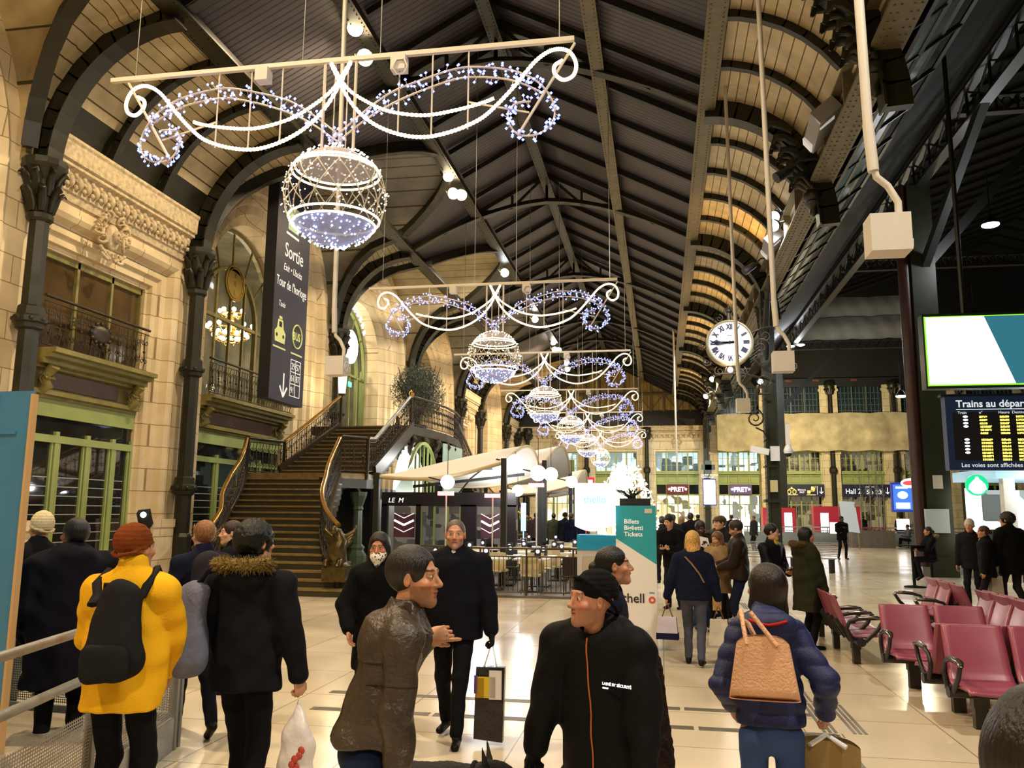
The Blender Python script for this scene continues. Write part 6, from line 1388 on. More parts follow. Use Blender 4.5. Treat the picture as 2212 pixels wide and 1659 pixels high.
mb = MB(); mb.box(3.68, 3.92, 29.45, 29.56, 2.55, 2.95); mb.build('notice', mat('cream_notice', lin('#C9BD8A'), .6), label='cream paper notice on the clock column', cat='notice')
# vending units, barrier, planter, easel, posters in the distance
for i, (x, y, w, h) in enumerate(((7.0, 52.5, 1.9, 2.2), (10.2, 52, 2.6, 2.3))):
    e = empty('vending_unit', (x, y, 0), 0, label=['red vending unit left, half hidden by the clock column', 'wide red vending unit with two lit panels, right of the clock column'][i], cat='vending machine'); mb = MB(); mb.box(-w/2, w/2, 0, .8, 0, h); mb.build('red_body', mat('red_body', lin('#B01E30'), .4, emit=.25, ecol=lin('#B01E30')), e)
    for s in (-.27, .27): mb = MB(); mb.box(w*s-.22, w*s+.22, -.02, 0, .6, 1.9); mb.build('lit_panel', mat('pale_lit_panel', (.8, .9, 1), .4, emit=3, ecol=(.85, .93, 1)), e)
mb = MB(); mb.box(4.8, 22, 51.2, 51.35, .05, .8); mb.box(4.8, 22, 51.15, 51.4, 1.05, 1.12); mb.box(4.8, 22, 51.15, 51.4, .85, .9)
for k in range(12): mb.cyl((5+1.5*k, 51.28, 0), (5+1.5*k, 51.28, 1.1), .03, n=6)
mb.build('glass_barrier', mat('grey_glass_barrier', lin('#7F8784'), .25, noise=.3, scale=1), label='grey glass-panelled barrier in front of the far counters', cat='barrier')
e = empty('wooden_planter', (11.6, 50.0, 0), 0, label='grey wooden planter with red flowers and slim bare trees', cat='planter'); mb = MB(); mb.box(-1.15, 1.15, -.4, .4, 0, .95); mb.build('box', mat('grey_timber', lin('#6f685c'), .7, noise=.3, scale=4), e)
mb = MB(); leafcloud(mb, (0, 0, 1.02), 1.1, 260, .07, 8, (1, .35, .12)); mb.build('red_flowers', mat('red_petals', lin('#8E2A34'), .6), e); mb = MB()
for x in (-.5, .0, .4, .7):
    mb.tube([(x, 0, .9), (x+.05, 0, 2.5), (x-.02, 0, 5.0)], [.04, .03, .01], 5)
    for k in range(14): z = 1.8+.22*k; a = rn.random()*6.3; mb.tube([(x, 0, z), (x+.4*cos(a), .3*sin(a), z+.45), (x+.55*cos(a), .4*sin(a), z+.8)], [.012, .008, .004], 4)
mb.build('bare_branches', mat('pale_bark', lin('#8a8476'), .8), e)
mb = MB(); mb.prism([(9.6, 47.5, .95), (10.45, 47.5, .85), (10.3, 47.7, 2.5), (9.5, 47.7, 2.55)], (0, .05, 0)); o = mb.build('display_easel', mat('pale_blue_poster', lin('#B9C8D4'), .4, emit=.25, ecol=lin('#B9C8D4')), label='pale notice board on a wooden easel behind the dark figure', cat='easel'); mb = MB()
for x in (9.55, 10.4): mb.bar((x, 47.5, 0), (x-.1, 47.7, 2.4), .06, .04)
mb.build('easel_legs', mat('plain_wood', lin('#8A7656'), .6), o)
for i, (x, y, z) in enumerate(((9.35, 47.8, 1.1), (13.6, 51.0, 1.3), (6.4, 50, 1.3))): mb = MB(); mb.box(x-.3, x+.3, y, y+.3, z-.3, z+.3); mb.build('lit_counter_box', mat('lit_cube', (1, 1, 1), .4, emit=5), label='bright white lit box on the far barrier, ' + ['middle', 'right', 'left'][i], cat='lit box')
mb = MB(); mb.box(12.4, 13.6, 44, 44.1, 1.0, 3.6); mb.build('hanging_poster', shopglow('poster_print', (.45, .4, .45), .5, 2.5), label='dark purple city poster left of the black column', cat='poster')
# ================================================================ ramp and hoarding at the left
mb = MB(); mb.box(-7.5, -4.27, 5.0, 5.04, 0, 2.6); o = mb.build('blue_hoarding', mat('blue_gloss_panel', lin('#3E7FA8'), .22, noise=.15, scale=2, bump=.12, bscale=6), label='tall glossy blue panel at the left edge', cat='panel')
mb = MB(); mb.box(-4.27, -4.25, 4.995, 5.045, 0, 2.58); mb.build('timber_edge', mat('pale_timber', lin('#C9A06A'), .6), o); mb = MB()
for z, x in ((1.35, -4.6), (1.5, -4.6), (1.0, -4.65), (1.12, -4.65)): mb.box(x, x+.02, 4.993, 4.999, z, z+.1)
mb.build('white_strips', M_WHITE, o); mb = MB(); mb.box(-7.5, -4.36, 4.985, 5.0, 2.3, 2.32); mb.box(-4.54, -4.52, 4.985, 5.0, .1, 2.58); mb.build('panel_joints', mat('blue_gloss_panel', (0, 0, 0)), o)
M_PERF = bpy.data.materials.new('perforated_sheet'); M_PERF.use_nodes = True; nt = M_PERF.node_tree; b_ = nt.nodes['Principled BSDF']; b_.inputs['Base Color'].default_value = (*lin('#9A948A'), 1); b_.inputs['Metallic'].default_value = .5; b_.inputs['Roughness'].default_value = .45
g_ = nt.nodes.new('ShaderNodeNewGeometry'); v_ = nt.nodes.new('ShaderNodeTexVoronoi'); v_.inputs['Scale'].default_value = 55; v_.inputs['Randomness'].default_value = 0; c_ = nt.nodes.new('ShaderNodeMath'); c_.operation = 'GREATER_THAN'; c_.inputs[1].default_value = .3
sx_ = nt.nodes.new('ShaderNodeSeparateXYZ'); cx_ = nt.nodes.new('ShaderNodeCombineXYZ'); nt.links.new(g_.outputs['Position'], sx_.inputs[0]); ad_ = nt.nodes.new('ShaderNodeMath'); nt.links.new(sx_.outputs[0], ad_.inputs[0]); nt.links.new(sx_.outputs[1], ad_.inputs[1]); nt.links.new(ad_.outputs[0], cx_.inputs[0]); nt.links.new(sx_.outputs[2], cx_.inputs[1]); nt.links.new(cx_.outputs[0], v_.inputs[0]); v_.voronoi_dimensions = '2D'
nt.links.new(v_.outputs[0], c_.inputs[0]); nt.links.new(c_.outputs[0], b_.inputs['Alpha'])
def ramp_rail(p, q, label, z0=.25, slope=0):
    e = empty('ramp_railing', p, 0, label=label, cat='railing'); d = Vector(q)-Vector(p); d.z = 0; L = d.length; t = d/L; mb = MB(); up = Vector((0, 0, 1))
    for z in (1.1, .82): mb.tube([up*z, t*L+up*(z+slope)], .027, 10)
    mb.build('handrails', M_STEEL, e); mb = MB(); n = max(1, int(L/1.1))
    for i in range(n+1): mb = MB(); a = t*L*i/n; mb.bar(a, a+up*1.1, .06, .03); mb.build('post', M_STEEL, e)
    mb = MB(); mb.add([up*z0, t*L+up*z0, t*L+up*.62, up*.62], [(0, 1, 2, 3)]); mb.build('perforated_panel', M_PERF, e)
    mb = MB(); mb.bar(up*.12, t*L+up*.12, .04, .24); mb.build('skirting', M_STEEL, e); return e
ramp_rail((-3.68, 6.06, 0), (-3.0, 3.2, 0), 'galvanised ramp railing with perforated panel, nearest, running towards the viewer'); ramp_rail((-5.3, 6.25, 0), (-3.7, 6.15, 0), 'galvanised railing across the back of the ramp')
mb = MB(); mb.prism([(-5.4, 3.0, .02), (-3.06, 3.0, .02), (-3.74, 6.0, .02), (-5.4, 6.1, .02)], (0, 0, .2)); mb.build('ramp_platform', mat('speckled_beige_ramp', lin('#A89A84'), .6, noise=.3, scale=60), label='speckled beige ramp platform at the lower left', cat='ramp')
# ================================================================ implicit surfaces -> one continuous mesh
def smin(a, b, k):
    if k <= 0: return np.minimum(a, b)
    h = np.clip(.5+.5*(b-a)/k, 0, 1); return b+(a-b)*h-k*h*(1-h)
class Sdf:
    def __init__(s): s.ops = []; s.lo = np.full(3, 1e9); s.hi = -s.lo; s.disp = None
    def _b(s, *ps, r=0):
        for p in ps: s.lo = np.minimum(s.lo, np.array(p)-r); s.hi = np.maximum(s.hi, np.array(p)+r)
    def cone(s, a, b, ra, rb=None, k=.02, flat=None, mode=0, c=0):
        """round cone; flat=(unit axis, factor) squeezes the section along an axis"""
        rb = ra if rb is None else rb; a = np.array(a, float); b = np.array(b, float); ba = b-a; L2 = max(ba@ba, 1e-12)
        if flat: ax = np.array(flat[0], float); ax /= np.linalg.norm(ax); fk = flat[1]
        def f(P):
            q = P-a
            if flat: q = q+np.outer(q@ax, ax)*(1/fk-1); bb = ba+ax*(ba@ax)*(1/fk-1); l2 = bb@bb
            else: bb = ba; l2 = L2
            t = np.clip(q@bb/max(l2, 1e-12), 0, 1); d = np.sqrt(((q-t[:, None]*bb)**2).sum(1))-(ra+(rb-ra)*t)
            return d*(min(1, fk)**.5 if flat else 1)
        s.ops.append((mode, k, f, c)); 
        if mode == 0: s._b(a, b, r=max(ra, rb)+.02)
        return s
    def ell(s, p, r, R=None, k=.02, mode=0, c=0):
        p = np.array(p, float); r = np.array(r, float); M = np.array(R) if R is not None else np.eye(3)
        def f(P):
            q = (P-p)@M; k0 = np.sqrt(((q/r)**2).sum(1)); k1 = np.sqrt(((q/r**2)**2).sum(1)); return k0*(k0-1)/np.maximum(k1, 1e-9)
        s.ops.append((mode, k, f, c))
        if mode == 0: s._b(p, r=max(r)+.02)
        return s
    def plane(s, p, n, k=.01):
        p = np.array(p, float); n = np.array(n, float); n /= np.linalg.norm(n)
        s.ops.append((2, k, lambda P: (P-p)@n, 0)); return s
    def val(s, P):
        P = np.atleast_2d(np.array(P, float)); v = np.full(len(P), 1e3)
        for mode, k, f, c in s.ops:
            d = f(P); v = smin(v, d, k) if mode == 0 else -smin(-v, d, k) if mode == 1 else -smin(-v, -d, k)
        return v+(s.disp(P) if s.disp is not None else 0)
    def hit(s, p, d, off=.004):
        """first surface point from p along d"""
        p = np.array(p, float); d = np.array(d, float); d /= np.linalg.norm(d); t = np.linspace(0, 1.2, 600); v = s.val(p+t[:, None]*d); i = np.argmax(v < 0); return p+d*(t[i]-off)
    def mesh(s, h):
        B = 8; lo = s.lo-2*h; n = np.ceil((s.hi+2*h-lo)/h/B).astype(int); N = n*B+1
        ib = np.stack(np.meshgrid(*[np.arange(q) for q in n], indexing='ij'), -1).reshape(-1, 3)
        cen = lo+(ib+.5)*B*h; diag = B*h*.5*1.7321
        D = np.full(len(cen), 1e3); od = []
        for mode, k, f, c in s.ops:
            d = f(cen); od.append(d)
            D = smin(D, d, k) if mode == 0 else -smin(-D, d, k) if mode == 1 else -smin(-D, -d, k)
        keep = np.abs(D) < diag*1.5+.03; idx = ib[keep]; cK = D[keep]
        V = np.repeat(np.repeat(np.repeat(np.where(D < 0, -1., 1.).reshape(n), B, 0), B, 1), B, 2).astype(np.float32)
        V = np.pad(V, ((0, 1),)*3, constant_values=1)
        g = np.stack(np.meshgrid(*[np.arange(B+1)]*3, indexing='ij'), -1).reshape(-1, 3)
        G = idx[:, None, :]*B+g[None]; P = lo+G*h; nb, m = P.shape[:2]
        val = np.full((nb, m), 1e3); m_ = m
        for (mode, k, f, c), d0 in zip(s.ops, od):
            d0 = d0[keep]
            act = (d0 < np.maximum(cK, 0)+2*diag*1.6+k+.03) if mode == 0 else (d0 < 2*diag+k+.03) if mode == 1 else (d0 > -2*diag-k)
            if not act.any(): continue
            d = f(P[act].reshape(-1, 3)).reshape(-1, m); v = val[act]
            val[act] = smin(v, d, k) if mode == 0 else -smin(-v, d, k) if mode == 1 else -smin(-v, -d, k)
        if s.disp is not None: val += s.disp(P.reshape(-1, 3)).reshape(nb, m)
        V[G[..., 0], G[..., 1], G[..., 2]] = val
        V[0] = V[-1] = 1; V[:, 0] = V[:, -1] = 1; V[:, :, 0] = V[:, :, -1] = 1
        # naive surface nets
        ins = V < 0; cnt = np.zeros(np.array(V.shape)-1, np.int8); cs = [(i, j, k) for i in (0, 1) for j in (0, 1) for k in (0, 1)]
        sl = lambda A, o: A[o[0]:A.shape[0]-1+o[0], o[1]:A.shape[1]-1+o[1], o[2]:A.shape[2]-1+o[2]]
        for o in cs: cnt += sl(ins, o)
        act = np.argwhere((cnt > 0) & (cnt < 8)); cid = np.full(cnt.shape, -1, np.int32); cid[tuple(act.T)] = np.arange(len(act))
        cv = {o: V[act[:, 0]+o[0], act[:, 1]+o[1], act[:, 2]+o[2]] for o in cs}
        acc = np.zeros((len(act), 3)); w = np.zeros(len(act))
        for o in cs:
            for ax in range(3):
                if o[ax] == 0:
                    o2 = list(o); o2[ax] = 1; a, b = cv[o], cv[tuple(o2)]; x = (a < 0) != (b < 0); t = np.where(x, a/np.where(x, a-b, 1), 0)
                    p = np.tile(np.array(o, float), (len(act), 1)); p[:, ax] = t; acc[x] += p[x]; w[x] += 1
        verts = lo+(act+acc/np.maximum(w, 1)[:, None])*h
        faces = []
        for ax in range(3):
            u, v = (ax+1) % 3, (ax+2) % 3; a = np.take(ins, range(0, V.shape[ax]-1), ax); b = np.take(ins, range(1, V.shape[ax]), ax)
            e = np.argwhere(a != b); e = e[(e[:, u] > 0) & (e[:, v] > 0) & (e[:, u] < V.shape[u]-1) & (e[:, v] < V.shape[v]-1)]
            q = []
            for du, dv in ((1, 1), (0, 1), (0, 0), (1, 0)):
                c = e.copy(); c[:, u] -= du; c[:, v] -= dv; q.append(cid[c[:, 0], c[:, 1], c[:, 2]])
            F_ = np.stack(q, 1); fl = ins[e[:, 0], e[:, 1], e[:, 2]]; F_[~fl] = F_[~fl][:, ::-1]; faces.append(F_[(F_ >= 0).all(1)])
        return verts, np.concatenate(faces)
    def build(s, name, m, parent, h, paint=None):
        v, f = s.mesh(h); me = bpy.data.meshes.new(name); me.vertices.add(len(v)); me.vertices.foreach_set('co', v.astype(np.float32).ravel())
        me.loops.add(f.size); me.loops.foreach_set('vertex_index', f.ravel().astype(np.int32)); me.polygons.add(len(f)); me.polygons.foreach_set('loop_start', np.arange(0, f.size, 4, dtype=np.int32)); me.polygons.foreach_set('loop_total', np.full(len(f), 4, np.int32))
        me.polygons.foreach_set('use_smooth', np.ones(len(f), bool)); me.update(); me.validate(); me.materials.append(m)
        if paint is not None:
            a = me.color_attributes.new('col', 'FLOAT_COLOR', 'POINT'); c = np.ones((len(v), 4), np.float32); c[:, :3] = paint(v); a.data.foreach_set('color', c.ravel())
        o = bpy.data.objects.new(name, me); COL.objects.link(o)
        if parent: o.parent = parent
        return o
M_SKIN = mat('skin', (.6, .4, .3), .5, vcol=True, noise=.08, scale=30, spec=.35)
CLOTHM = {}
def cloth(col, rough=.9, bump=.25, bscale=120, spec=.14, noise=.15, scale=12, metal=0):
    k = (tuple(round(c, 3) for c in col), rough, bump); 
    if k not in CLOTHM: CLOTHM[k] = mat('cloth_%d' % len(CLOTHM), col, rough, metal, noise, scale, bump, bscale, spec=spec)
    return CLOTHM[k]
def ik(a, b, l1, l2, hint):
    a, b, hint = (np.array(x, float) for x in (a, b, hint)); d = b-a; L = np.linalg.norm(d); L = max(L, 1e-6); u = d/L
    if L > (l1+l2)*.999: b = a+u*(l1+l2)*.999; L = (l1+l2)*.999
    x = (l1*l1-l2*l2+L*L)/(2*L); y = sqrt(max(0, l1*l1-x*x)); n = hint-u*(hint@u); n /= max(1e-9, np.linalg.norm(n)); return a+u*x+n*y, b
def wr(amp, f=38, seed=0):
    def g(P):
        x, y, z = P[:, 0], P[:, 1], P[:, 2]
        return amp*(np.sin(z*f+3*np.sin(x*9+seed)+2.3*np.sin(y*11+seed*2))*.5+np.sin(z*f*.45+x*17+seed+2*np.sin(y*13))*.5+.35*np.sin(x*41+z*23+seed)*np.sin(y*37-z*19))
    return g
def rotm(yaw, pitch, roll=0):
    c, s = cos(yaw), sin(yaw); Rz = np.array([[c, -s, 0], [s, c, 0], [0, 0, 1]]); c, s = cos(pitch), sin(pitch); Rx = np.array([[1, 0, 0], [0, c, -s], [0, s, c]]); c, s = cos(roll), sin(roll); Ry = np.array([[c, 0, s], [0, 1, 0], [-s, 0, c]]); return Rz@Rx@Ry
def hand(S_, w, d, n, sd, curl=.35, sc=1., pinch=False, k=.004):
    """palm, four unequal fingers and a thumb; d finger direction, n palm normal, sd thumb side vector"""
    w, d, n, t = (np.array(x, float) for x in (w, d, n, sd)); d /= np.linalg.norm(d); n = n-d*(n@d); n /= np.linalg.norm(n); s = np.cross(d, n); s *= 1 if s@t > 0 else -1
    R = np.stack([s, d, n], 1); S_.ell(w+d*.052*sc, (.042*sc, .056*sc, .02*sc), R, k=.012); S_.cone(w-d*.03*sc, w+d*.02*sc, .027*sc, .028*sc, k=.02); S_.ell(w+d*.035*sc+s*.028*sc+n*.008*sc, (.02*sc, .035*sc, .017*sc), R, k=.01)
    for i, (o, L, f0) in enumerate(((.031, .072, 0), (.0105, .08, .02), (-.0105, .075, .01), (-.031, .06, -.01))):
        c = curl*(1+.12*i)
        if pinch: c = (.28, 1.25, 1.35, 1.4)[i]
        p = w+d*(.092+f0*.3)*sc+s*o*sc; a = c*.8; r = (.0098-.0006*i)*sc; dd = d*cos(a)+n*sin(a)+s*o*1.2; dd /= np.linalg.norm(dd); S_.cone(w+d*.06*sc+s*o*.8*sc, p, r*1.15, r*1.05, k=k*2)
        for j, fr in enumerate((.46, .30, .24)):
            q = p+dd*L*fr*sc; S_.cone(p, q, r*(1-.06*j), r*(.94-.08*j), k=k); p = q; a += c*(1.0 if j == 0 else .8); dd = d*cos(a)+n*sin(a)+s*o*.5; dd /= np.linalg.norm(dd)
    b = w+d*.03*sc+s*.03*sc; th = (d*.75+s*.62+n*.25) if not pinch else (d*.6+s*.25+n*.8); th /= np.linalg.norm(th); q = b+th*.045*sc; S_.cone(b, q, .0125*sc, .0115*sc, k=.008)
    th2 = th*.7+d*.6+n*(.25 if not pinch else .0); th2 /= np.linalg.norm(th2); S_.cone(q, q+th2*.034*sc, .0112*sc, .009*sc, k=k)
def hairmat(hx):
    k = 'hair_'+hx[1:]
    if k in MATS: return MATS[k]
    m = mat(k, lin(hx), .4, spec=.45); nt = m.node_tree; b = nt.nodes['Principled BSDF']; tc = nt.nodes.new('ShaderNodeTexCoord'); mp = nt.nodes.new('ShaderNodeMapping'); mp.inputs['Scale'].default_value = (190, 190, 22); mp.inputs['Rotation'].default_value = (.5, .15, 0)
    n = nt.nodes.new('ShaderNodeTexNoise'); n.inputs['Scale'].default_value = 1; n.inputs['Detail'].default_value = 4; nt.links.new(tc.outputs['Object'], mp.inputs[0]); nt.links.new(mp.outputs[0], n.inputs['Vector'])
    cr = nt.nodes.new('ShaderNodeValToRGB'); c = lin(hx); cr.color_ramp.elements[0].position = .35; cr.color_ramp.elements[0].color = (*[x*.35 for x in c], 1); cr.color_ramp.elements[1].position = .65; cr.color_ramp.elements[1].color = (*[min(1, x*1.5) for x in c], 1)
    nt.links.new(n.outputs[0], cr.inputs[0]); nt.links.new(cr.outputs[0], b.inputs['Base Color']); bp = nt.nodes.new('ShaderNodeBump'); bp.inputs['Strength'].default_value = .9; bp.inputs['Distance'].default_value = .006; nt.links.new(n.outputs[0], bp.inputs['Height']); nt.links.new(bp.outputs[0], b.inputs['Normal'])
    return m
def person(label, x, y, rz, h=1.75, skin='#C08A68', head=(0, 0), lean=0., arms=None, legs='stand', coat=None, trousers='#14141a', shoes='#15120f', hair=None, hat=None, res=.012, build=1.0, female=False, extra=None, sit=None, gloves=None, hres=None, bare=False, group=None, beard=None, z0=0., hs=1.04):
    """coat: dict(col, hem, collar, hood, fur, puff, wr, rough); arms: {'L': (wrist, hint, hand kw)}"""
    s = h/1.75; coat = coat or dict(col='#15151c'); e = empty('person', (x, y, z0), rz, label=label, cat='person', group=group); hres = hres or res
    far = res > .016
    A = lambda *p: np.array(p, float)*s
    # ---- skeleton
    hz = .93 if not sit else sit; pel = A(0, -.02, hz); che = A(0, -.0+lean*.62, hz+.36*cos(lean)); nk = A(0, -.01+lean*.98, hz+.56*cos(lean*.8)); shz = hz+.472*cos(lean*.9)
    hw = (.185 if not female else .165)*build; shy = lean*.85-.01
    SH = {'L': A(-hw, shy, shz), 'R': A(hw, shy, shz)}
    Rh = rotm(head[0], head[1], head[2] if len(head) > 2 else 0); hc = nk+A(0, .035+lean*.12, .155)
    H = lambda *p: hc+Rh@(np.array(p, float)*s*hs)
    feet = {'stand': ((-.11, .0, 0, .1), (.11, .02, 0, .1)), 'walk': ((-.08, .28, 0, .0), (.08, -.3, .06, -.5)), 'walk2': ((-.08, -.3, .07, -.5), (.09, .26, 0, .0)), 'step': ((-.09, .12, 0, 0), (.1, -.16, .02, -.2))}.get(legs, legs)
    HIP = {'L': A(-.09, -.02, hz-.02), 'R': A(.09, -.02, hz-.02)}
    ANK = {}; KN = {}
    for k, ft in zip('LR', feet): t = A(ft[0], ft[1]-.03, ft[2]+.085); KN[k], ANK[k] = ik(HIP[k], t, .43*s, .425*s, (0, 1, .05))
    arms = arms or {}
    WR = {}; EL = {}; HD = {}
    for k, sg in (('L', -1), ('R', 1)):
        a = arms.get(k) or ((sg*.27, .05+lean*.4, .83), (sg*.3, -1, -.1), {}); 
        tgt = A(*a[0]) if len(a[0]) == 3 else a[0]; EL[k], WR[k] = ik(SH[k], tgt, .285*s, .26*s, a[1]); HD[k] = a[2]
    # ---- body: one surface from crown to ankles
    S_ = Sdf(); tr = .8
    S_.cone(pel, che, .11*s, .12*s, k=.03, flat=((0, 1, 0), .7)); S_.cone(SH['L'], SH['R'], .05*s, .05*s, k=.05); S_.cone(che, nk, .11*s, .05*s, k=.04, flat=((0, 1, 0), .75))
    for k in 'LR':
        S_.cone(SH[k], EL[k], .042*s, .036*s, k=.02); S_.cone(EL[k], WR[k], .036*s, .025*s, k=.015); S_.cone(HIP[k], KN[k], .07*s, .05*s, k=.03); S_.cone(KN[k], ANK[k], .048*s, .034*s, k=.02)
    S_.cone(nk+A(0, -.005, -.03), H(0, -.02, -.06), .058*s*(.88 if female else 1), .054*s*(.88 if female else 1), k=.02)
    S_.ell(H(0, -.018, .03), np.array((.076, .096, .088))*s*hs, Rh, k=.02); S_.ell(H(0, .02, -.035), np.array((.060, .072, .078))*s*hs, Rh, k=.03); S_.cone(H(-.035, .01, -.07), H(0, .068, -.093), .026*s, .021*s*hs, k=.02); S_.cone(H(.035, .01, -.07), H(0, .068, -.093), .026*s, .021*s*hs, k=.02)
    if not far:
        S_.cone(H(-.035, .078, .03), H(.035, .078, .03), .011*s*hs, k=.014)
        for g in (-1, 1):
            S_.ell(H(g*.031, .094, .01), np.array((.017, .014, .011))*s*hs, Rh, k=.008, mode=1); S_.ell(H(g*.031, .0755, .010), np.array((.0135,)*3)*s*hs, Rh, k=.002); S_.ell(H(g*.047, .062, -.022), np.array((.02, .018, .016))*s*hs, Rh, k=.02)
            S_.ell(H(g*.077, -.006, -.002), np.array((.009, .019, .031))*s*hs, Rh@rotm(-g*.35, 0), k=.006); S_.ell(H(g*.086, .0, .0), np.array((.006, .010, .017))*s*hs, Rh@rotm(-g*.35, 0), k=.003, mode=1); S_.ell(H(g*.012, .095, -.031), np.array((.009, .009, .007))*s*hs, Rh, k=.006)
            S_.cone(H(g*.018, .0855, .0215), H(g*.044, .077, .019), .0042*s*hs, k=.003)
        S_.cone(H(0, .085, .016), H(0, .108, -.024), .0075*s, .0125*s*hs, k=.01)
        S_.cone(H(-.018, .083, -.052), H(0, .0925, -.050), .0055*s, .0065*s*hs, k=.004); S_.cone(H(.018, .083, -.052), H(0, .0925, -.050), .0055*s, .0065*s*hs, k=.004); S_.cone(H(-.013, .083, -.064), H(.013, .083, -.064), .0075*s*hs, k=.006); S_.cone(H(-.02, .09, -.0575), H(.02, .09, -.0575), .002*s*hs, k=.002, mode=1)
    for k, sg in (('L', -1), ('R', 1)):
        if gloves: continue
        kw = dict(HD[k]); d = kw.pop('d', None); n = kw.pop('n', (-sg, .3, 0)); t = kw.pop('t', (0, 1, 0))
        if far: S_.ell(WR[k]+A(0, .01, -.07), np.array((.025, .035, .07))*s, k=.02) if d is None else S_.cone(WR[k], WR[k]+np.array(d)*.12*s, .035*s, k=.02)
        else: hand(S_, WR[k], d if d is not None else (WR[k]-EL[k])*.7+np.array((0, .0, -.12)), n, t, sc=s*(.9 if female else 1), **kw)
    sk = np.array(lin(skin)); dk = sk*.45; hcol = np.array(lin(hair['col'])) if hair else dk
    def paint(P):
        q = ((P-hc)@Rh)/s/hs; c = np.tile(sk, (len(P), 1)); x, y, z = q[:, 0], q[:, 1], q[:, 2]
        lips = (y > .07) & (np.abs(x) < .025) & (z < -.044) & (z > -.073); c[lips] = sk*np.array((.93, .72, .68))
        mth = (y > .08) & (np.abs(x) < .021) & (np.abs(z+.0575) < .003); c[mth] = sk*.25
        if beard:
            b = (y > .0) & (z < -.028) & (z > -.13) & ~lips & (np.abs(z+.035)+np.abs(x)*.2 > .0) & ((z < -.075) | (np.abs(x) > .02) | (z > -.045)) & (np.abs(x) < .075); c[b] = c[b]*(1-beard[1])+np.array(lin(beard[0]))*beard[1]
        for g in (-1, 1):
            br = (y > .05) & (np.abs(z-.031-.004*(1-np.abs(x-g*.032)/.02)) < .0045) & (np.abs(x-g*.034) < .019); c[br] = hcol*.8+sk*.1
            r = np.sqrt((x-g*.031)**2+(z-.010)**2); ey = (y > .075) & (r < .0125) & (np.abs(z-.010) < .0062); c[ey] = (.62, .6, .57); ir = (y > .075) & (r < .0060); c[ir] = (.03, .018, .01)
            ld = (y > .07) & (r < .0145) & (np.abs(np.abs(z-.010)-.0068) < .0014); c[ld] = sk*.35
            ch = (np.abs(x-g*.045) < .02) & (np.abs(z+.025) < .018) & (y > .05); c[ch] = c[ch]*np.array((1.06, .9, .88))
        return c
    S_.build('body', M_SKIN, e, hres if not far else res, paint)
    # ---- coat
    cc = dict(dict(hem=.78, puff=0, wr=.006, rough=.88, thick=0, collar=1, spec=.14, taper=1.0), **coat); C = Sdf(); th = cc['thick']*s; hem = cc['hem']*s-(0 if not sit else (.93-sit)*s*.6)
    mtl = cloth(lin(cc['col']), cc['rough'], cc.get('bump', .25), cc.get('bscale', 120), cc['spec'], cc.get('noise', .15), cc.get('nscale', 12))
    wz = hz+.14
    C.cone(A(0, .0+lean*.5, hz+.40), A(0, -.005+lean*.25, wz), (.172*build)*s+th, (.165*build*cc['taper'])*s+th, k=.05, flat=((0, 1, 0), .68))
    C.cone(A(0, -.005+lean*.25, wz), (0, -.02*s, min(hem-.02, wz*s-.02)), (.165*build*cc['taper'])*s+th, (.185*build)*s+th, k=.06, flat=((0, 1, 0), .70))
    [C.cone(nk+A(q*.03, -.01, -.035), SH[k_]*.97+nk*.03, .062*s+th*.5, .066*s+th*.7, k=.05) for k_, q in (('L', -1), ('R', 1))]; C.cone(che+A(0, 0, .1), nk+A(0, -.01, -.02), .15*s+th, .07*s+th*.5, k=.05, flat=((0, 1, 0), .75))
    C.plane((0, 0, hem), (0, 0, -1), .01)
    for k in 'LR':
        sl = .066*s*build**.5+th*.8; C.cone(SH[k], EL[k], sl, sl*.86, k=.025); e2 = WR[k]+(EL[k]-WR[k])*.04; C.cone(EL[k], e2, sl*.86, sl*.64, k=.02); 
    if cc['collar']: 
        C.cone(nk+A(0, -.01, -.02), nk+A(0, .0, .045*cc['collar']), .083*s, .078*s, k=.02); C.cone(nk+A(0, .02, .02), nk+A(0, .02, .14), .062*s, .07*s, k=.006, mode=1)
    if cc.get('hood'): C.ell(nk+A(0, -.115, -.03), (.15*s, .085*s, .10*s), rotm(0, -.3), k=.04)
    if cc.get('pocket'): 
        for g in (-1, 1): C.cone(A(g*.08, .13, hz+.0), A(g*.12, .12, hz+.12), .008*s, k=.004, mode=1)
    pf = cc['puff']; base = wr(cc['wr']*s, 34, x*7)
    C.disp = (lambda P: base(P)+pf*(np.abs(np.sin(P[:, 2]/s*pi/.085))**.6*-1+.7)) if pf else base
    o = C.build('coat', mtl, e, res)
    if cc.get('zip'):
        mb = MB(); mb.tube([C.hit((.0, .6, z*s), (0, -1, 0)) for z in np.linspace(cc['hem']+.02, 1.46, 26)], .004, 5); mb.build('zip', cloth(lin(cc['zip']), .5, .1), e)
    if cc.get('fur'):
        mb = MB(); rn = random.Random(3); 
        for i in range(15):
            a = pi*(i/14)+pi; c = nk+A(.155*cos(a), -.10+.10*sin(a)*.9, .045+.0*sin(a)); rr = .038*s
            for q in range(70 if not far else 12): v = Vector((rn.gauss(0, 1), rn.gauss(0, 1), rn.gauss(0, 1))).normalized(); p0 = Vector(c)+v*rr*.4; mb.tube([p0, p0+v*rr*(.9+.5*rn.random())+Vector((0, 0, -.008))], [.006*s, .001], 3, cap=False)
            mb.sph(c, rr*.95, 8, 6)
        mb.build('fur_trim', cloth(lin(cc['fur']), 1, .6, 60, noise=.45, scale=30), e)
    if cc.get('open'): # shirt shown in the opening
        mb = MB(); mb.sph(nk+A(0, .082, -.045), .075*s, 12, 8, (.62, .6, 1.25)); mb.build('collar_opening', cloth(lin(cc['open']), .8), e)
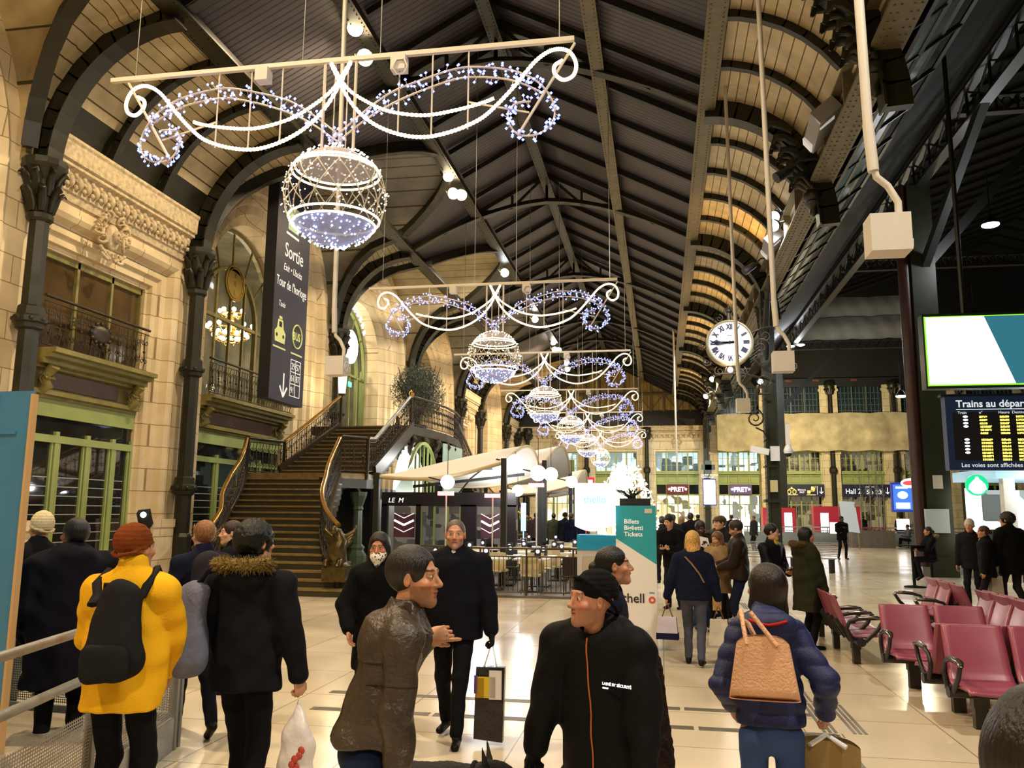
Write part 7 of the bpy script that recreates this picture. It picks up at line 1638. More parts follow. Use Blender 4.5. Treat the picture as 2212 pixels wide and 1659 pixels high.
    if cc.get('lapel'):
        for g in (-1, 1): mb = MB(); mb.prism([nk+A(g*.02, .075, .03), nk+A(g*.10, -.01, .055), nk+A(g*.15, .02, -.02), nk+A(g*.055, .125, -.09)], A(g*.006, .008, .006)); mb.build('collar_flap', mtl, e)
    # ---- trousers
    T = Sdf(); tm = cloth(lin(trousers), .85, .2)
    T.ell(pel+A(0, 0, -.03), (.145*s*build**.5, .115*s, .11*s), k=.03)
    for k in 'LR': T.cone(HIP[k]+A(0, -.005, -.02), KN[k], .088*s*build**.5, .066*s, k=.03); T.cone(KN[k], ANK[k]+A(0, 0, .01), .064*s, .052*s, k=.03)
    T.disp = wr(.004*s, 44, y*3); T.build('trousers', tm, e, res*1.15)
    # ---- shoes
    for (k, ft) in zip('LR', feet):
        if far and res > .02: break
        Q = Sdf(); a = ANK[k]; pt = ft[3] if len(ft) > 3 else 0; 
        if pt > -.4 and ft[2] < .03: heel = a+A(0, -.035, -.05); toe = a+A(.0+(.02 if k == 'R' else -.02), .16, -.06)
        else: heel = a+A(0, -.05, -.02); toe = a+A(0, .10, -.115)
        Q.cone(heel, toe, .035*s, .034*s, k=.02, flat=((0, 0, 1), .9)); Q.cone(a, a*.6+heel*.4, .045*s, .042*s, k=.02); Q.plane((0, 0, min(heel[2], toe[2])-.03*s), (0, 0, -1)) if pt > -.4 else None
        Q.build('shoe', cloth(lin(shoes), .5, .1), e, max(.008, res))
    if gloves:
        for k, sg in (('L', -1), ('R', 1)):
            Q = Sdf(); kw = dict(HD[k]); d = kw.pop('d', None); n = kw.pop('n', (-sg, .3, 0)); t = kw.pop('t', (0, 1, 0)); hand(Q, WR[k], d if d is not None else (WR[k]-EL[k])*.7+np.array((0, .0, -.12)), n, t, sc=s*1.12, **kw); Q.build('glove', cloth(lin(gloves), .6, .3), e, hres)
    # ---- hair
    if hair:
        st = hair.get('style', 'short'); Q = Sdf(); g = {'buzz': .004, 'short': .012, 'curly': .028, 'long': .014, 'bun': .008, 'bob': .02}[st]
        Q.ell(H(0, -.024, .034), np.array((.076+g, .096+g, .09+g))*s*hs, Rh, k=.01)
        if st in ('long', 'bob'): 
            L = -.17 if st == 'long' else -.11
            Q.cone(H(0, -.06, 0), H(0, -.075, L), .085*s, (.09 if st == 'bob' else .075)*s*hs, k=.03, flat=(Rh[:, 1], .6)); [Q.cone(H(q*.07, -.02, .0), H(q*.078, -.01, L*.8), .03*s, .03*s*hs, k=.02) for q in (-1, 1)]
                # cut the face free
        Q.ell(H(0, .105, -.03+hair.get('line', 0)), np.array((.064, .09, .098) if st not in ('long', 'bob') else (.068, .1, .105))*s*hs, Rh, k=.008, mode=1); Q.ell(H(0, .06, -.10), np.array((.085 if st not in ('long', 'bob') else .062, .115, .07))*s*hs, Rh, k=.01, mode=1)
        if st not in ('long', 'bob'): Q.ell(H(0, -.02, -.135), np.array((.12, .12, .075))*s*hs, Rh, k=.01, mode=1); [Q.ell(H(q*.088, .01, -.02), np.array((.02, .03, .045))*s*hs, Rh, k=.01, mode=1) for q in (-1, 1)]
        if st == 'bun': Q.ell(H(0, -.135, .0), np.array((.04, .035, .04))*s*hs, k=.012)
        am = {'curly': .010, 'long': .005, 'bob': .005}.get(st, .002 if st != 'buzz' else .0008); fr = {'curly': 130, 'long': 60}.get(st, 90)
        Q.disp = lambda P: am*(np.sin(P[:, 0]*fr+2*np.sin(P[:, 2]*40))*np.sin(P[:, 1]*fr+1.3*np.sin(P[:, 0]*50))*(np.sin(P[:, 2]*fr*(1 if st == 'curly' else .12)+1)*.6+.4))
        Q.build('hair', hairmat(hair['col']), e, min(res, .009) if not far else res)
    if hat:
        Q = Sdf(); hm = cloth(lin(hat['col']), .9, .4, 90, noise=.2, scale=40)
        if hat.get('style') == 'cap': Q.ell(H(0, -.01, .062), np.array((.09, .12, .05))*s*hs, Rh, k=.02); Q.ell(H(0, .10, .05), np.array((.065, .05, .012))*s*hs, Rh, k=.01)
        else:
            Q.ell(H(0, -.03, .05), np.array((.090, .110, .090+hat.get('tall', 0)))*s*hs, Rh, k=.01); Q.ell(H(0, .02, -.085), np.array((.16, .17, .095+hat.get('cut', 0)))*s*hs, Rh@rotm(0, -hat.get('tilt', .22)), k=.008, mode=1)
            Q.disp = lambda P: .0018*np.sin(P[:, 2]*260)
            for i in range(1): ring = [H(.0865*cos(a), -.03+.106*sin(a), .012+.16*hat.get('tilt', .22)*sin(a)+hat.get('up', 0)) for a in np.linspace(0, 2*pi, 15)]; [Q.cone(ring[i], ring[i+1], .009*s*hs, k=.008) for i in range(14)]
        Q.build('hat', hm, e, min(res, .007))
    if extra: extra(e, dict(H=H, nk=nk, che=che, SH=SH, EL=EL, WR=WR, s=s, A=A, Rh=Rh, hz=hz, KN=KN, C=C))
    return e
def W2(e, p):
    c, s_ = cos(e.rotation_euler[2]), sin(e.rotation_euler[2]); return Vector((e.location.x+p[0]*c-p[1]*s_, e.location.y+p[0]*s_+p[1]*c, e.location.z+p[2]))
def sdfthing(name, S_, m, h, e, **k):
    """a carried thing modelled in the carrier's frame but standing on its own"""
    o = S_.build(name, m, None, h); o.location = e.location; o.rotation_euler = e.rotation_euler; return tag(o, **k)
def mbthing(name, mb, m, e, **k): o = mb.build(name, m); o.location = e.location; o.rotation_euler = e.rotation_euler; return tag(o, **k)
# ================================================================ people
def w2l(rz, v): c, s = cos(-rz), sin(-rz); return np.array((v[0]*c-v[1]*s, v[0]*s+v[1]*c, v[2]))
RELAX = {}
def arm_down(sg, y=.03, z=.82, x=.27, **k): return ((sg*x, y, z), (sg*.3, -1, 0), k)
def strap(e, C, pts, r, m, nm='strap', sx=2.0):
    mb = MB(); mb.tube(pts, r, 6, sx=sx); mb.build(nm, m, e)
# --- 1 yellow jacket
CB = cloth((.012, .012, .013), .8, .3, 200)
def ex(e, c):
    s = c['s']; C = c['C']; L = sum(0 for _ in ())
    b = empty('backpack', e.location, e.rotation_euler[2], label='black rucksack on the back of the person in the yellow jacket', cat='backpack')
    Q = Sdf(); Q.cone((.06, -.225, 1.38*s), (.06, -.26, 1.13*s), .115, .145, k=.05, flat=((0, 1, 0), .5)); Q.cone((-.03, -.25, 1.05*s), (.14, -.25, 1.09*s), .08, .08, k=.05, flat=((0, 1, 0), .8)); Q.disp = wr(.004, 30, 2); Q.build('pack', CB, b, .009); Q = Sdf(); Q.cone((-.02, -.33, 1.02*s), (.13, -.33, 1.04*s), .05, .05, k=.03, flat=((0, 1, 0), .5)); Q.cone((-.02, -.33, 1.12*s), (.13, -.33, 1.12*s), .05, .05, k=.05, flat=((0, 1, 0), .5)); Q.build('front_pocket', CB, b, .009)
    for sg in (-1, 1): P_ = [(sg*.09, -.22, 1.36*s)]+[C.hit((sg*(.10+.02*t), -.5, z*s), (0, 1, -.25), .008) for t, z in ((1, 1.5), (2, 1.56))]+[C.hit((sg*.13, 0, 1.8*s), (0, 0, -1), .008), C.hit((sg*.12, .5, 1.42*s), (0, -1, 0), .008), C.hit((sg*.14, .5, 1.2*s), (0, -1, 0), .006)]; strap(b, C, P_, .016, CB, 'shoulder_strap', 1.8)
    mb = MB(); mb.tube([(-.04, -.2, 1.42*s), (-.03, -.22, 1.47*s), (.02, -.22, 1.47*s), (.03, -.2, 1.42*s)], .01, 6); mb.build('grab_handle', CB, b)
person('person in a bright yellow jacket and rust knitted hat, seen from behind', -2.85, 4.2, .12, 1.68, skin='#B98660', head=(-.35, .05), arms={'L': ((-.15, .24, .96), (-1, -.35, 0), {}), 'R': ((.12, .26, .94), (1, -.3, 0), {})}, coat=dict(col='#F0B41C', hem=.785, thick=.04, wr=.009, rough=.75, taper=1.08, collar=1.6, noise=.06), trousers='#0f0f12', hat=dict(col='#7A3B16', tall=.01), res=.008, hres=.006, build=1.02, extra=ex)
mb = MB(); mb.obox((-3.47, 5.2, 1.735), (.045, 0, .005), (0, .01, .012), (-.022, .01, .05)); mb.cyl((-3.45, 5.22, 0), (-3.45, 5.22, 1.72), .012, n=6); o = mb.build('raised_phone', CB, label='small dark phone with a lit white disc on an added stand beyond the rust hat', cat='display'); mb = MB(); mb.sph((-3.47, 5.18, 1.76), .02, 10, 6, (1.2, .15, 1)); mb.build('lit_disc', WT, o)  # phone held up by someone unseen; the stand is added to carry it
# --- 2 fur hood
def ex(e, c):
    s = c['s']; Q = Sdf(); Q.cone((-.28, -.16, 1.30), (-.33, -.2, 1.02), .10, .17, k=.05, flat=((0, 1, 0), .75)); Q.cone((-.42, -.2, 1.0), (-.28, -.2, .98), .10, .12, k=.05); Q.disp = wr(.012, 26, 5); 
    b = sdfthing('backpack', Q, cloth(lin('#6E7082'), .7, .3, 60, noise=.2), .009, e, label='slouchy grey-blue backpack hanging from the left shoulder of the fur-hooded coat', cat='backpack')
    strap(b, None, [(-.30, -.16, 1.3), (-.2, -.17, 1.44), c['C'].hit((-.13, 0, 1.8), (0, 0, -1)), c['C'].hit((-.15, .5, 1.35), (0, -1, 0))], .014, CB, 'shoulder_strap')
    w = c['WR']['R']; Q = Sdf(); Q.cone(w+(0, .02, -.14), w+(.01, .0, -.36), .015, .09, k=.03, flat=((0, 1, 0), .6)); Q.cone(w+(.01, 0, -.36), w+(.01, 0, -.56), .10, .11, k=.03, flat=((0, 1, 0), .6)); Q.disp = wr(.010, 40, 1)
    o = sdfthing('plastic_bag', Q, mat('thin_white_plastic', (.78, .72, .70), .35, noise=.1, scale=9, bump=.5, bscale=14), .008, e, label='thin white plastic bag with a red print in the hand of the fur-hooded man', cat='bag')
    mb = MB(); rr = random.Random(2)
    for i in range(7): p = Q.hit(w+np.array((.02+rr.uniform(-.05, .05), -.5, -.45+rr.uniform(-.07, .07))), (0, 1, 0)); mb.sph(p, .022, 6, 4, (1, .2, 1))
    mb.build('red_print', mat('red_print', lin('#B8453A'), .5), o)
person('man with dark curly hair in a black parka with tan fur-trimmed hood, seen from behind', -2.40, 4.7, -.05, 1.70, skin='#C48E6C', head=(-.5, .05), arms={'L': ((-.24, .14, .98), (-.6, -1, 0), {}), 'R': ((.33, .03, .84), (.6, -1, 0), dict(curl=1.1))}, legs=((-.12, .2, 0, 0), (.10, -.12, 0, 0)), coat=dict(col='#101016', hem=.80, thick=.03, wr=.007, hood=1, fur='#8B7440', rough=.8), trousers='#0b0b0f', hair=dict(col='#0c0a09', style='curly'), res=.008, hres=.006, build=1.08, extra=ex)
# --- 3 ginger, 4 face, 5, 6
def ex(e, c):
    Q = Sdf(); Q.cone((0, -.23, 1.34), (0, -.24, 1.05), .13, .14, k=.05, flat=((0, 1, 0), .6)); sdfthing('backpack', Q, cloth(lin('#26232a'), .7, .3), .012, e, label='dark grey rucksack on the back of the man with reddish hair', cat='backpack')
person('man with reddish-blond hair and navy coat, just behind the grey-blue backpack', -3.78, 6.5, .75, 1.68, skin='#D09C7C', head=(.25, 0), legs='walk', coat=dict(col='#14172B', hem=.82, thick=.02, wr=.006, open='#C9C2B0'), trousers='#0c0c14', hair=dict(col='#8A5A32', style='short'), res=.011, hres=.008, extra=ex)
person('man with dark hair glancing left, face visible between two people in front of the stairs', -4.33, 8.0, 1.9, 1.66, skin='#D3A080', head=(.35, 0), coat=dict(col='#0d0d12', thick=.02), trousers='#0d0d12', hair=dict(col='#2B1D12', style='short'), res=.012, hres=.007)
person('man in a bulky black coat with dark hair, at the left beside the blue panel', -4.3, 5.6, .7, 1.70, skin='#B9745A', head=(.5, .1), lean=.08, arms={'R': ((.25, .2, .95), (.5, -1, 0), {}), 'L': ((-.25, .15, .9), (-.5, -1, 0), {})}, coat=dict(col='#12101a', hem=.55, thick=.05, wr=.01, hood=1), trousers='#0c0c10', hair=dict(col='#16110e', style='short'), res=.010, hres=.008, build=1.25)
person('person in a cream woolly hat, mostly hidden behind the blue panel', -5.42, 6.6, .6, 1.72, head=(.6, 0), coat=dict(col='#17151a', thick=.03), hat=dict(col='#D9C9A0', tall=.02), res=.014)
# --- 7 leather jacket
rz = -pi/2+.42
def ex(e, c):
    C = c['C']; m = cloth(lin('#2b2019'), .5, .2)
    mb = MB()
    for z in (1.30,): mb.tube([C.hit((.24*sin(a), -.24*cos(a)+.1, z*c['s']), (-sin(a), cos(a)-.0, 0), .001) for a in np.linspace(-1.2, 1.2, 18)], .0035, 4)
    mb.tube([C.hit((.0, -.4, z*c['s']), (0, 1, 0), .001) for z in np.linspace(.98, 1.29, 10)], .003, 4)
    for k in 'LR':
        a = c['SH'][k]*.35+c['EL'][k]*.65; u = c['EL'][k]-c['SH'][k]; u /= np.linalg.norm(u); v = np.cross(u, (0, 1, 0)); v /= np.linalg.norm(v); w_ = np.cross(u, v); mb.tube([C.hit(a+.14*(v*cos(t)+w_*sin(t)), -(v*cos(t)+w_*sin(t)), .001) for t in np.linspace(0, 2*pi, 17)[:-1]], .003, 4, closed=True)
    mb.build('seams', m, e)
    w = c['WR']['L']; mb = MB(); p = w+w2l(rz, (.10, -.03, .0)); mb.cyl(p, p+w2l(rz, (.01, -.05, .02)), .006, n=8); mb.build('ring', M_CHROME, e)
person('man in a worn brown leather jacket facing right with one hand raised', -1.17, 3.36, rz, 1.625, skin='#C48B69', head=(-.5, .0), lean=.14, hs=1.1, arms={'L': (((-.22, .27, 1.35)), (-.5, -.6, -1), dict(d=w2l(rz, (1, -.1, .22)), n=w2l(rz, (.2, .9, -.25)), t=w2l(rz, (0, 0, -1)), pinch=True)), 'R': ((.24, .1, .84), (.4, -1, 0), {})}, coat=dict(col='#44362A', hem=.96, thick=.02, wr=.011, rough=.38, spec=.5, noise=.6, nscale=6, bump=.5, bscale=45, collar=.6, lapel=1), trousers='#1B2744', hair=dict(col='#1B1512', style='short', line=.012), res=.006, hres=.0045, build=1.0, beard=('#3a2c22', .45), extra=ex)
# --- 8 old man
def ex(e, c):
    w = c['WR']['L']; mb = MB(); p = Vector(w)+Vector((0, .02, -.10)); T = -.17
    mb.prism([p+Vector((-.12, -.04, T)), p+Vector((.11, -.04, T)), p+Vector((.12, -.02, T-.54)), p+Vector((-.11, -.02, T-.56))], (0, .08, 0)); o = mbthing('carrier_bag', mb, mat('glossy_black_bag', (.012, .01, .012), .22, bump=.4, bscale=12), e, label='glossy black carrier bag with a yellow and white picture, held by the grey-haired man', cat='bag')
    mb = MB(); mb.tube([p+Vector((-.05, 0, T)), p+Vector((-.01, .0, .02)), p+Vector((.05, 0, T))], .008, 5, sx=2); mb.build('white_handle', M_WHITE, o)
    for nm, a, b, z0, z1, col in (('yellow_picture', -.10, .05, -.17, -.33, '#C9A81E'), ('white_picture', .0, .10, -.12, -.34, '#CFCAC4'), ('red_picture', -.11, -.04, -.18, -.33, '#A33A20'), ('blue_picture', -.12, -.09, -.16, -.3, '#3A3A8C')):
        for yy in (-.045, .063): mb = MB(); mb.box(p.x-b, p.x-a, p.y+yy, p.y+yy+.004, p.z+T+z1+.1, p.z+T+z0+.1); mb.build(nm, mat('bag_'+nm, lin(col), .3), o)
person('grey-haired man in a dark navy coat walking towards the viewer', -1.68, 6.8, pi+.05, 1.71, skin='#C78D72', head=(.12, .02), legs=((-.07, .22, 0, 0), (.1, -.2, .02, -.2)), arms={'L': ((-.33, .06, .83), (-.5, -1, 0), dict(curl=1.2)), 'R': ((.25, .0, .85), (.5, -1, 0), {})}, gloves='#0b0b0d', coat=dict(col='#0C0D16', hem=.80, thick=.035, wr=.005, lapel=1, open='#D9D4CC'), trousers='#0a0b10', hair=dict(col='#5E5048', style='buzz', line=.022), beard=('#8A7A70', .5), res=.009, hres=.0055, build=1.15, extra=ex)
# --- 9 leopard mask
def ex(e, c):
    H = c['H']; Rh = c['Rh']; Q = Sdf(); Q.ell(H(0, .028, -.055), np.array((.068, .078, .055)), Rh); Q.cone(H(0, .07, -.09), H(0, .09, -.155), .05, .008, k=.03); Q.plane(H(0, .05, -.018), Rh@np.array((0, .25, 1.)))
    m = bpy.data.materials.new('leopard_print'); m.use_nodes = True; nt = m.node_tree; b = nt.nodes['Principled BSDF']; tc = nt.nodes.new('ShaderNodeTexCoord'); v = nt.nodes.new('ShaderNodeTexVoronoi'); v.inputs['Scale'].default_value = 48; nt.links.new(tc.outputs['Object'], v.inputs[0]); r = nt.nodes.new('ShaderNodeValToRGB'); r.color_ramp.interpolation = 'CONSTANT'; el = r.color_ramp.elements; el[0].position = 0; el[0].color = (.25, .12, .05, 1); el[1].position = .14; el[1].color = (.02, .012, .01, 1); q = el.new(.36); q.color = (.8, .76, .7, 1); nt.links.new(v.outputs[0], r.inputs[0]); nt.links.new(r.outputs[0], b.inputs[0]); b.inputs['Roughness'].default_value = .8
    Q.build('leopard_print_mask', m, e, .006)
person('woman in black with a leopard-print cloth over her nose and mouth', -2.27, 6.6, pi+.12, 1.60, skin='#B87C5C', head=(0, -.1), female=True, arms={'L': ((-.12, .25, 1.0), (-1, -.4, -.3), {}), 'R': ((.2, .2, .95), (1, -.4, -.3), {})}, coat=dict(col='#070708', hem=.6, thick=.03, wr=.006, collar=1.6, hood=1), hair=dict(col='#17100d', style='long'), res=.010, hres=.006, build=1.05, extra=ex)
# --- 10 guard and dog
rzg = pi-.36
def ex(e, c):
    C = c['C']; s = c['s']
    for t, sz, dz in (('LAINÉ BY SÉCURITÉ', .0165, 0), ('GROUP', .009, -.016)):
        p = C.hit((-.175, .6, 1.24*s+dz), (0, -1, 0), .014); q = C.hit((-.065, .6, 1.24*s+dz), (0, -1, 0), .014); M_ = frame((q[0], q[1], q[2]), Vector(p)-Vector(q), (0, 0, 1)); text(t, sz, M_, M_SIGNW, e, 'chest_lettering', 'LEFT' if dz == 0 else 'LEFT', .001, .0004)
    mb = MB(); hd = c['WR']['R']+np.array((.0, .03, -.10)); mb.tube([hd, hd+w2l(rzg, (-.12, .05, -.10)), hd+w2l(rzg, (-.30, .12, -.12))], .006, 6)
    mbthing('dog_leash', mb, cloth(lin('#3a3632'), .6), e, label='braided dark leash from the guard\'s glove to the dog', cat='leash')
person('stocky guard in black jacket with orange zip and black knitted hat', -.25, 3.95, rzg, 1.51, skin='#BE8568', head=(-.6, .06), hs=1.12, lean=.17, arms={'R': ((.36, .16, .84), (.7, -1, 0), dict(curl=1.2, d=(0.0, .2, -1))), 'L': ((-.29, .22, .84), (-.8, -1, 0), dict(curl=1.1, d=(.3, .2, -1), n=(.5, .8, 0)))}, gloves='#1a1a1c', coat=dict(col='#0D0D0E', hem=.58, thick=.045, wr=.010, rough=.7, collar=.9, zip='#C26A34', hood=1, noise=.2), trousers='#0b0b0c', hat=dict(col='#0c0c0d', tall=.008, up=.012, tilt=.5), res=.007, hres=.005, build=1.16, extra=ex, beard=('#4a3b33', .3))
def dog(loc, rz):
    e = empty('dog', loc, rz, label='black and tan shepherd dog, only ear and back above the lower edge', cat='dog'); Q = Sdf()
    Q.cone((0, -.3, .55), (0, .12, .53), .13, .155, k=.06); Q.cone((0, .15, .56), (0, .30, .61), .12, .085, k=.05); Q.ell((0, .38, .64), (.07, .10, .075), k=.04); Q.cone((0, .44, .63), (0, .57, .58), .045, .03, k=.03); Q.cone((0, -.38, .52), (0, -.55, .35), .045, .03, k=.03); Q.cone((0, -.55, .35), (0, -.66, .18), .035, .015, k=.02)
    for s in (-1, 1):
        Q.cone((s*.05, .34, .69), (s*.06, .325, .785), .034, .008, k=.012, flat=((0, 1, 0), .5)); Q.cone((s*.09, .15, .5), (s*.09, .12, .3), .055, .035, k=.03); Q.cone((s*.09, .12, .3), (s*.09, .14, .05), .032, .025, k=.02); Q.cone((s*.09, .14, .03), (s*.09, .2, .025), .03, .025, k=.02)
        Q.cone((s*.09, -.3, .5), (s*.10, -.22, .32), .085, .05, k=.04); Q.cone((s*.10, -.22, .32), (s*.10, -.38, .2), .045, .027, k=.02); Q.cone((s*.10, -.38, .2), (s*.10, -.34, .04), .027, .025, k=.02); Q.cone((s*.10, -.34, .03), (s*.10, -.28, .025), .03, .025, k=.02)
    Q.disp = lambda P: .003*np.sin(P[:, 0]*150)*np.sin(P[:, 1]*90+P[:, 2]*60)
    tan, blk = np.array(lin('#8A5A2C')), np.array((.012, .01, .008))
    def paint(P):
        t = np.clip((P[:, 2]-.50-.03*np.sin(P[:, 1]*14))/.06, 0, 1)[:, None]; c = tan*(1-t)+blk*t; b = (P[:, 1] < -.0) & (P[:, 2] > .5) & (P[:, 2] < .66); c[b] = tan*.7; return c
    Q.build('body', mat('dog_coat', (.3, .2, .1), .8, vcol=True, noise=.3, scale=50, bump=.5, bscale=150), e, .008, paint)
    for s in (-1, 1): mb = MB(); mb.sph((s*.035, .455, .665), .011, 8, 6); mb.build('eye', M_BLACK, e)
    mb = MB(); mb.tube([(.1*cos(a), .27, .60+.1*sin(a)) for a in np.linspace(0, 2*pi, 13)[:-1]], .01, 5, closed=True); mb.build('collar', CB, e)
dog((-1.13, 4.0, 0), -pi/2); [setattr(o, 'scale', (.92,)*3) for o in S.objects if o.name == 'dog']
# --- 11 bun woman and shaggy bag
person('woman with dark hair in a bun and navy coat, walking right behind the guard', -.40, 5.1, -pi/2+.08, 1.58, skin='#BC8566', head=(0, .08), lean=.1, female=True, legs='walk', coat=dict(col='#0D1026', hem=.78, thick=.045, wr=.008, hood=1, puff=.004), trousers='#12141f', hair=dict(col='#110c0b', style='bun'), res=.009, hres=.006, build=1.15)
Q = Sdf(); Q.cone((.0, 0, .98), (.02, .0, .48), .08, .12, k=.06, flat=((0, 1, 0), .7)); Q.disp = lambda P: .008*np.sin(P[:, 0]*90+P[:, 2]*20)*np.sin(P[:, 2]*60)*np.sin(P[:, 1]*80); o = Q.build('shaggy_bag', cloth(lin('#2A1D17'), 1, .8, 60, noise=.5, scale=30), None, .01); o.location = (-.09, 4.75, 0); tag(o, 'dark brown shaggy bag behind the guard\'s left arm', 'bag'); mb = MB(); mb.tube([(-.08, 0, .9), (-.15, .15, 1.15), (-.2, .3, 1.3)], .012, 6); mb.build('strap', CB, o)
# --- 12 puffer
def ex(e, c):
    C = c['C']; w = c['WR']['R']
    def tote(nm, cx, cy, zt, zb, wt, wb, d, m, label, handle, cat='bag', hm=None):
        mb = MB(); N = 10
        def f(u, v):
            a = 2*pi*u; W_ = (wt+(wb-wt)*v)/2; D_ = d/2*(1 if v < .98 else .0); k = .55; sx = abs(cos(a))**k*(1 if cos(a) > 0 else -1); sy = abs(sin(a))**k*(1 if sin(a) > 0 else -1); return (cx+W_*sx, cy+D_*sy*(.55+.45*v), zt+(zb-zt)*v-.018*cos(2*a)*(1-v))
        mb.grid(f, 40, 10, closed_u=True); mb.grid(lambda u, v: f(u, v*.2) if 0 else (lambda p: (cx+(p[0]-cx)*.93, cy+(p[1]-cy)*.9, p[2]))(f(u, v*.98)), 40, 6, closed_u=True); mb.add([f(i/20, .979) for i in range(20)], [tuple(range(20))], False); o = mbthing(nm, mb, m, e, label=label, cat=cat)
        mb = MB()
        for pts in handle: mb.tube(pts, .011, 6, sx=1.4)
        mb.build('handle', hm or m, o); return o
    tn = mat('woven_tan_leather', lin('#E0AC84'), .5, noise=.12, scale=6, bump=.6, bscale=90)
    sh = C.hit((-.13, 0, 1.7), (0, 0, -1), .012)
    tote('tote_bag', -.03, -.24, 1.24, .98, .23, .31, .12, tn, 'large tan woven tote bag of the woman in the navy puffer', [[(-.10, -.27, 1.22), (-.12, -.22, 1.36), tuple(sh+np.array((0, -.02, .0))), (-.09, -.16, 1.3), (-.05, -.19, 1.22)], [(.03, -.28, 1.22), (-.08, -.24, 1.36)]])
    tote('paper_bag', w[0]+.0, w[1]+.02, w[2]-.14, w[2]-.62, .30, .28, .16, mat('brown_paper', lin('#9A7B45'), .7, noise=.2, scale=5, bump=.3, bscale=14), 'brown paper carrier bag of the woman in the navy puffer jacket', [[tuple(w+np.array((q, -.05, -.14))) if t in (0, 2) else tuple(w+np.array((0, .0, -.1))) for t, q in ((0, -.08), (1, 0), (2, .08))]], hm=M_WHITE)
    mb = MB(); mb.tube([C.hit((.22*sin(a), -.5+.1*cos(a), (1.475+.03*abs(a))*c['s']), (-sin(a)*.3, 1, 0), .0) for a in np.linspace(-.75, .75, 13)], .007, 6); mb.build('red_collar_stripe', cloth(lin('#B3261C'), .8), e)
person('woman in a navy puffer jacket and blue jeans seen from behind, walking away', .49, 4.25, -.08, 1.53, skin='#C89676', head=(.55, .08), female=True, lean=.06, legs='step', arms={'R': ((.29, .10, 1.0), (.4, -1, 0), dict(curl=1.2)), 'L': ((-.2, .16, 1.0), (-.4, -1, 0), {})}, coat=dict(col='#161E4E', hem=.95, thick=.028, wr=.005, puff=.010, hood=1, rough=.6, spec=.4), trousers='#3A5080', hair=dict(col='#1C110E', style='bob'), res=.008, hres=.007, build=.82, extra=ex)
# --- 13 hair at the corner
person('dark brown head of hair at the lower right corner, very close to the viewer', .512, 1.25, -.5, 1.553, skin='#B9805E', head=(-.3, 0), coat=dict(col='#1a1614'), hair=dict(col='#1A100A', style='long'), res=.012, hres=.008, female=True)
# --- 15 blonde etc.
def bagthing(e, p, w, hgt, d, m, label, hl=.16, nm='handbag', band=None):
    mb = MB(); p = Vector(p); mb.prism([p+Vector((-w*.42, -d/2, -hl)), p+Vector((w*.42, -d/2, -hl)), p+Vector((w/2, -d/2, -hl-hgt)), p+Vector((-w/2, -d/2, -hl-hgt))], (0, d, 0)); o = mbthing(nm, mb, m, e, label=label, cat='bag'); mb = MB(); mb.tube([p+Vector((-w*.25, 0, -hl)), p+Vector((-.01, 0, -.02)), p+Vector((.01, 0, -.02)), p+Vector((w*.25, 0, -hl))], .007, 5); mb.build('handle', cloth(lin('#6E4A2E')), o)
    if band: mb = MB(); mb.prism([p+Vector((-w*.505, -d/2-.003, -hl-hgt*.72)), p+Vector((w*.505, -d/2-.003, -hl-hgt*.72)), p+Vector((w/2+.004, -d/2-.003, -hl-hgt-.003)), p+Vector((-w/2-.004, -d/2-.003, -hl-hgt-.003))], (0, d+.006, 0)); mb.build('dark_base', cloth(lin(band)), o)
    return o
def ex(e, c):
    bagthing(e, c['WR']['L']+np.array((0, 0, -.08)), .26, .26, .12, cloth(lin('#C9C0D0'), .6), 'white and navy handbag with tan handles, carried by the blonde woman', band='#1A1638')
    bagthing(e, c['WR']['R']+np.array((0, 0, -.08)), .24, .30, .1, cloth(lin('#CFC7B4'), .5), 'pale plastic bag in the right hand of the blonde woman', nm='plastic_bag')
    strap(e, 0, [c['C'].hit((x, -.6, z), (0, 1, 0)) for x, z in ((-.08, 1.28), (.0, 1.2), (.09, 1.08), (.14, .98))], .01, cloth(lin('#8A6A4A')), 'bag_strap')
person('blonde woman in navy jacket and grey trousers with a bag in each hand', .37, 10.6, -.12, 1.56, head=(.2, 0), female=True, legs='step', arms={'L': ((-.36, .0, .88), (-1, -1, 0), dict(curl=1)), 'R': ((.33, .03, .86), (1, -1, 0), dict(curl=1))}, coat=dict(col='#10142A', hem=.86, thick=.025, wr=.004), trousers='#4A4C58', hair=dict(col='#C79A52', style='bob'), res=.011, build=1.15, extra=ex)
def phone(e, c, label, hnd='R', dy=.06):
    w = c['WR'][hnd]; mb = MB(); mb.obox(w+np.array((0, dy, .03)), (.035, 0, 0), (0, .07, .03), (0, -.003, .006)); mbthing('phone', mb, CB, e, label=label, cat='phone')
def ex(e, c):
    phone(e, c, 'phone with pale blue screen in the hand of the man in the brown jacket'); bagthing(e, c['WR']['L']+np.array((0, .05, -.02)), .34, .42, .12, cloth(lin('#B08A4E'), .8), 'tan cloth shopping bag hanging in front of the man in the brown jacket', nm='cloth_bag')
FW = lambda sg, y=.32, z=1.08, x=.06: ((sg*x, y, z), (sg*.6, -.4, -1), dict(d=(0, 1, .3), n=(0, 0, 1), t=(-sg, 0, 0), curl=.7))
person('man in a dark brown jacket and jeans looking down at a phone, facing left', 1.12, 13.0, pi/2-.1, 1.68, skin='#C08E70', head=(0, -.45), arms={'R': FW(1), 'L': FW(-1, .28, 1.05, .1)}, coat=dict(col='#2E241A', hem=.88, thick=.03, wr=.006, rough=.5, open='#B9B2A6'), trousers='#1A2036', hair=dict(col='#2B1C13', style='short'), beard=('#3a2a1e', .5), res=.012, build=1.1, extra=ex)
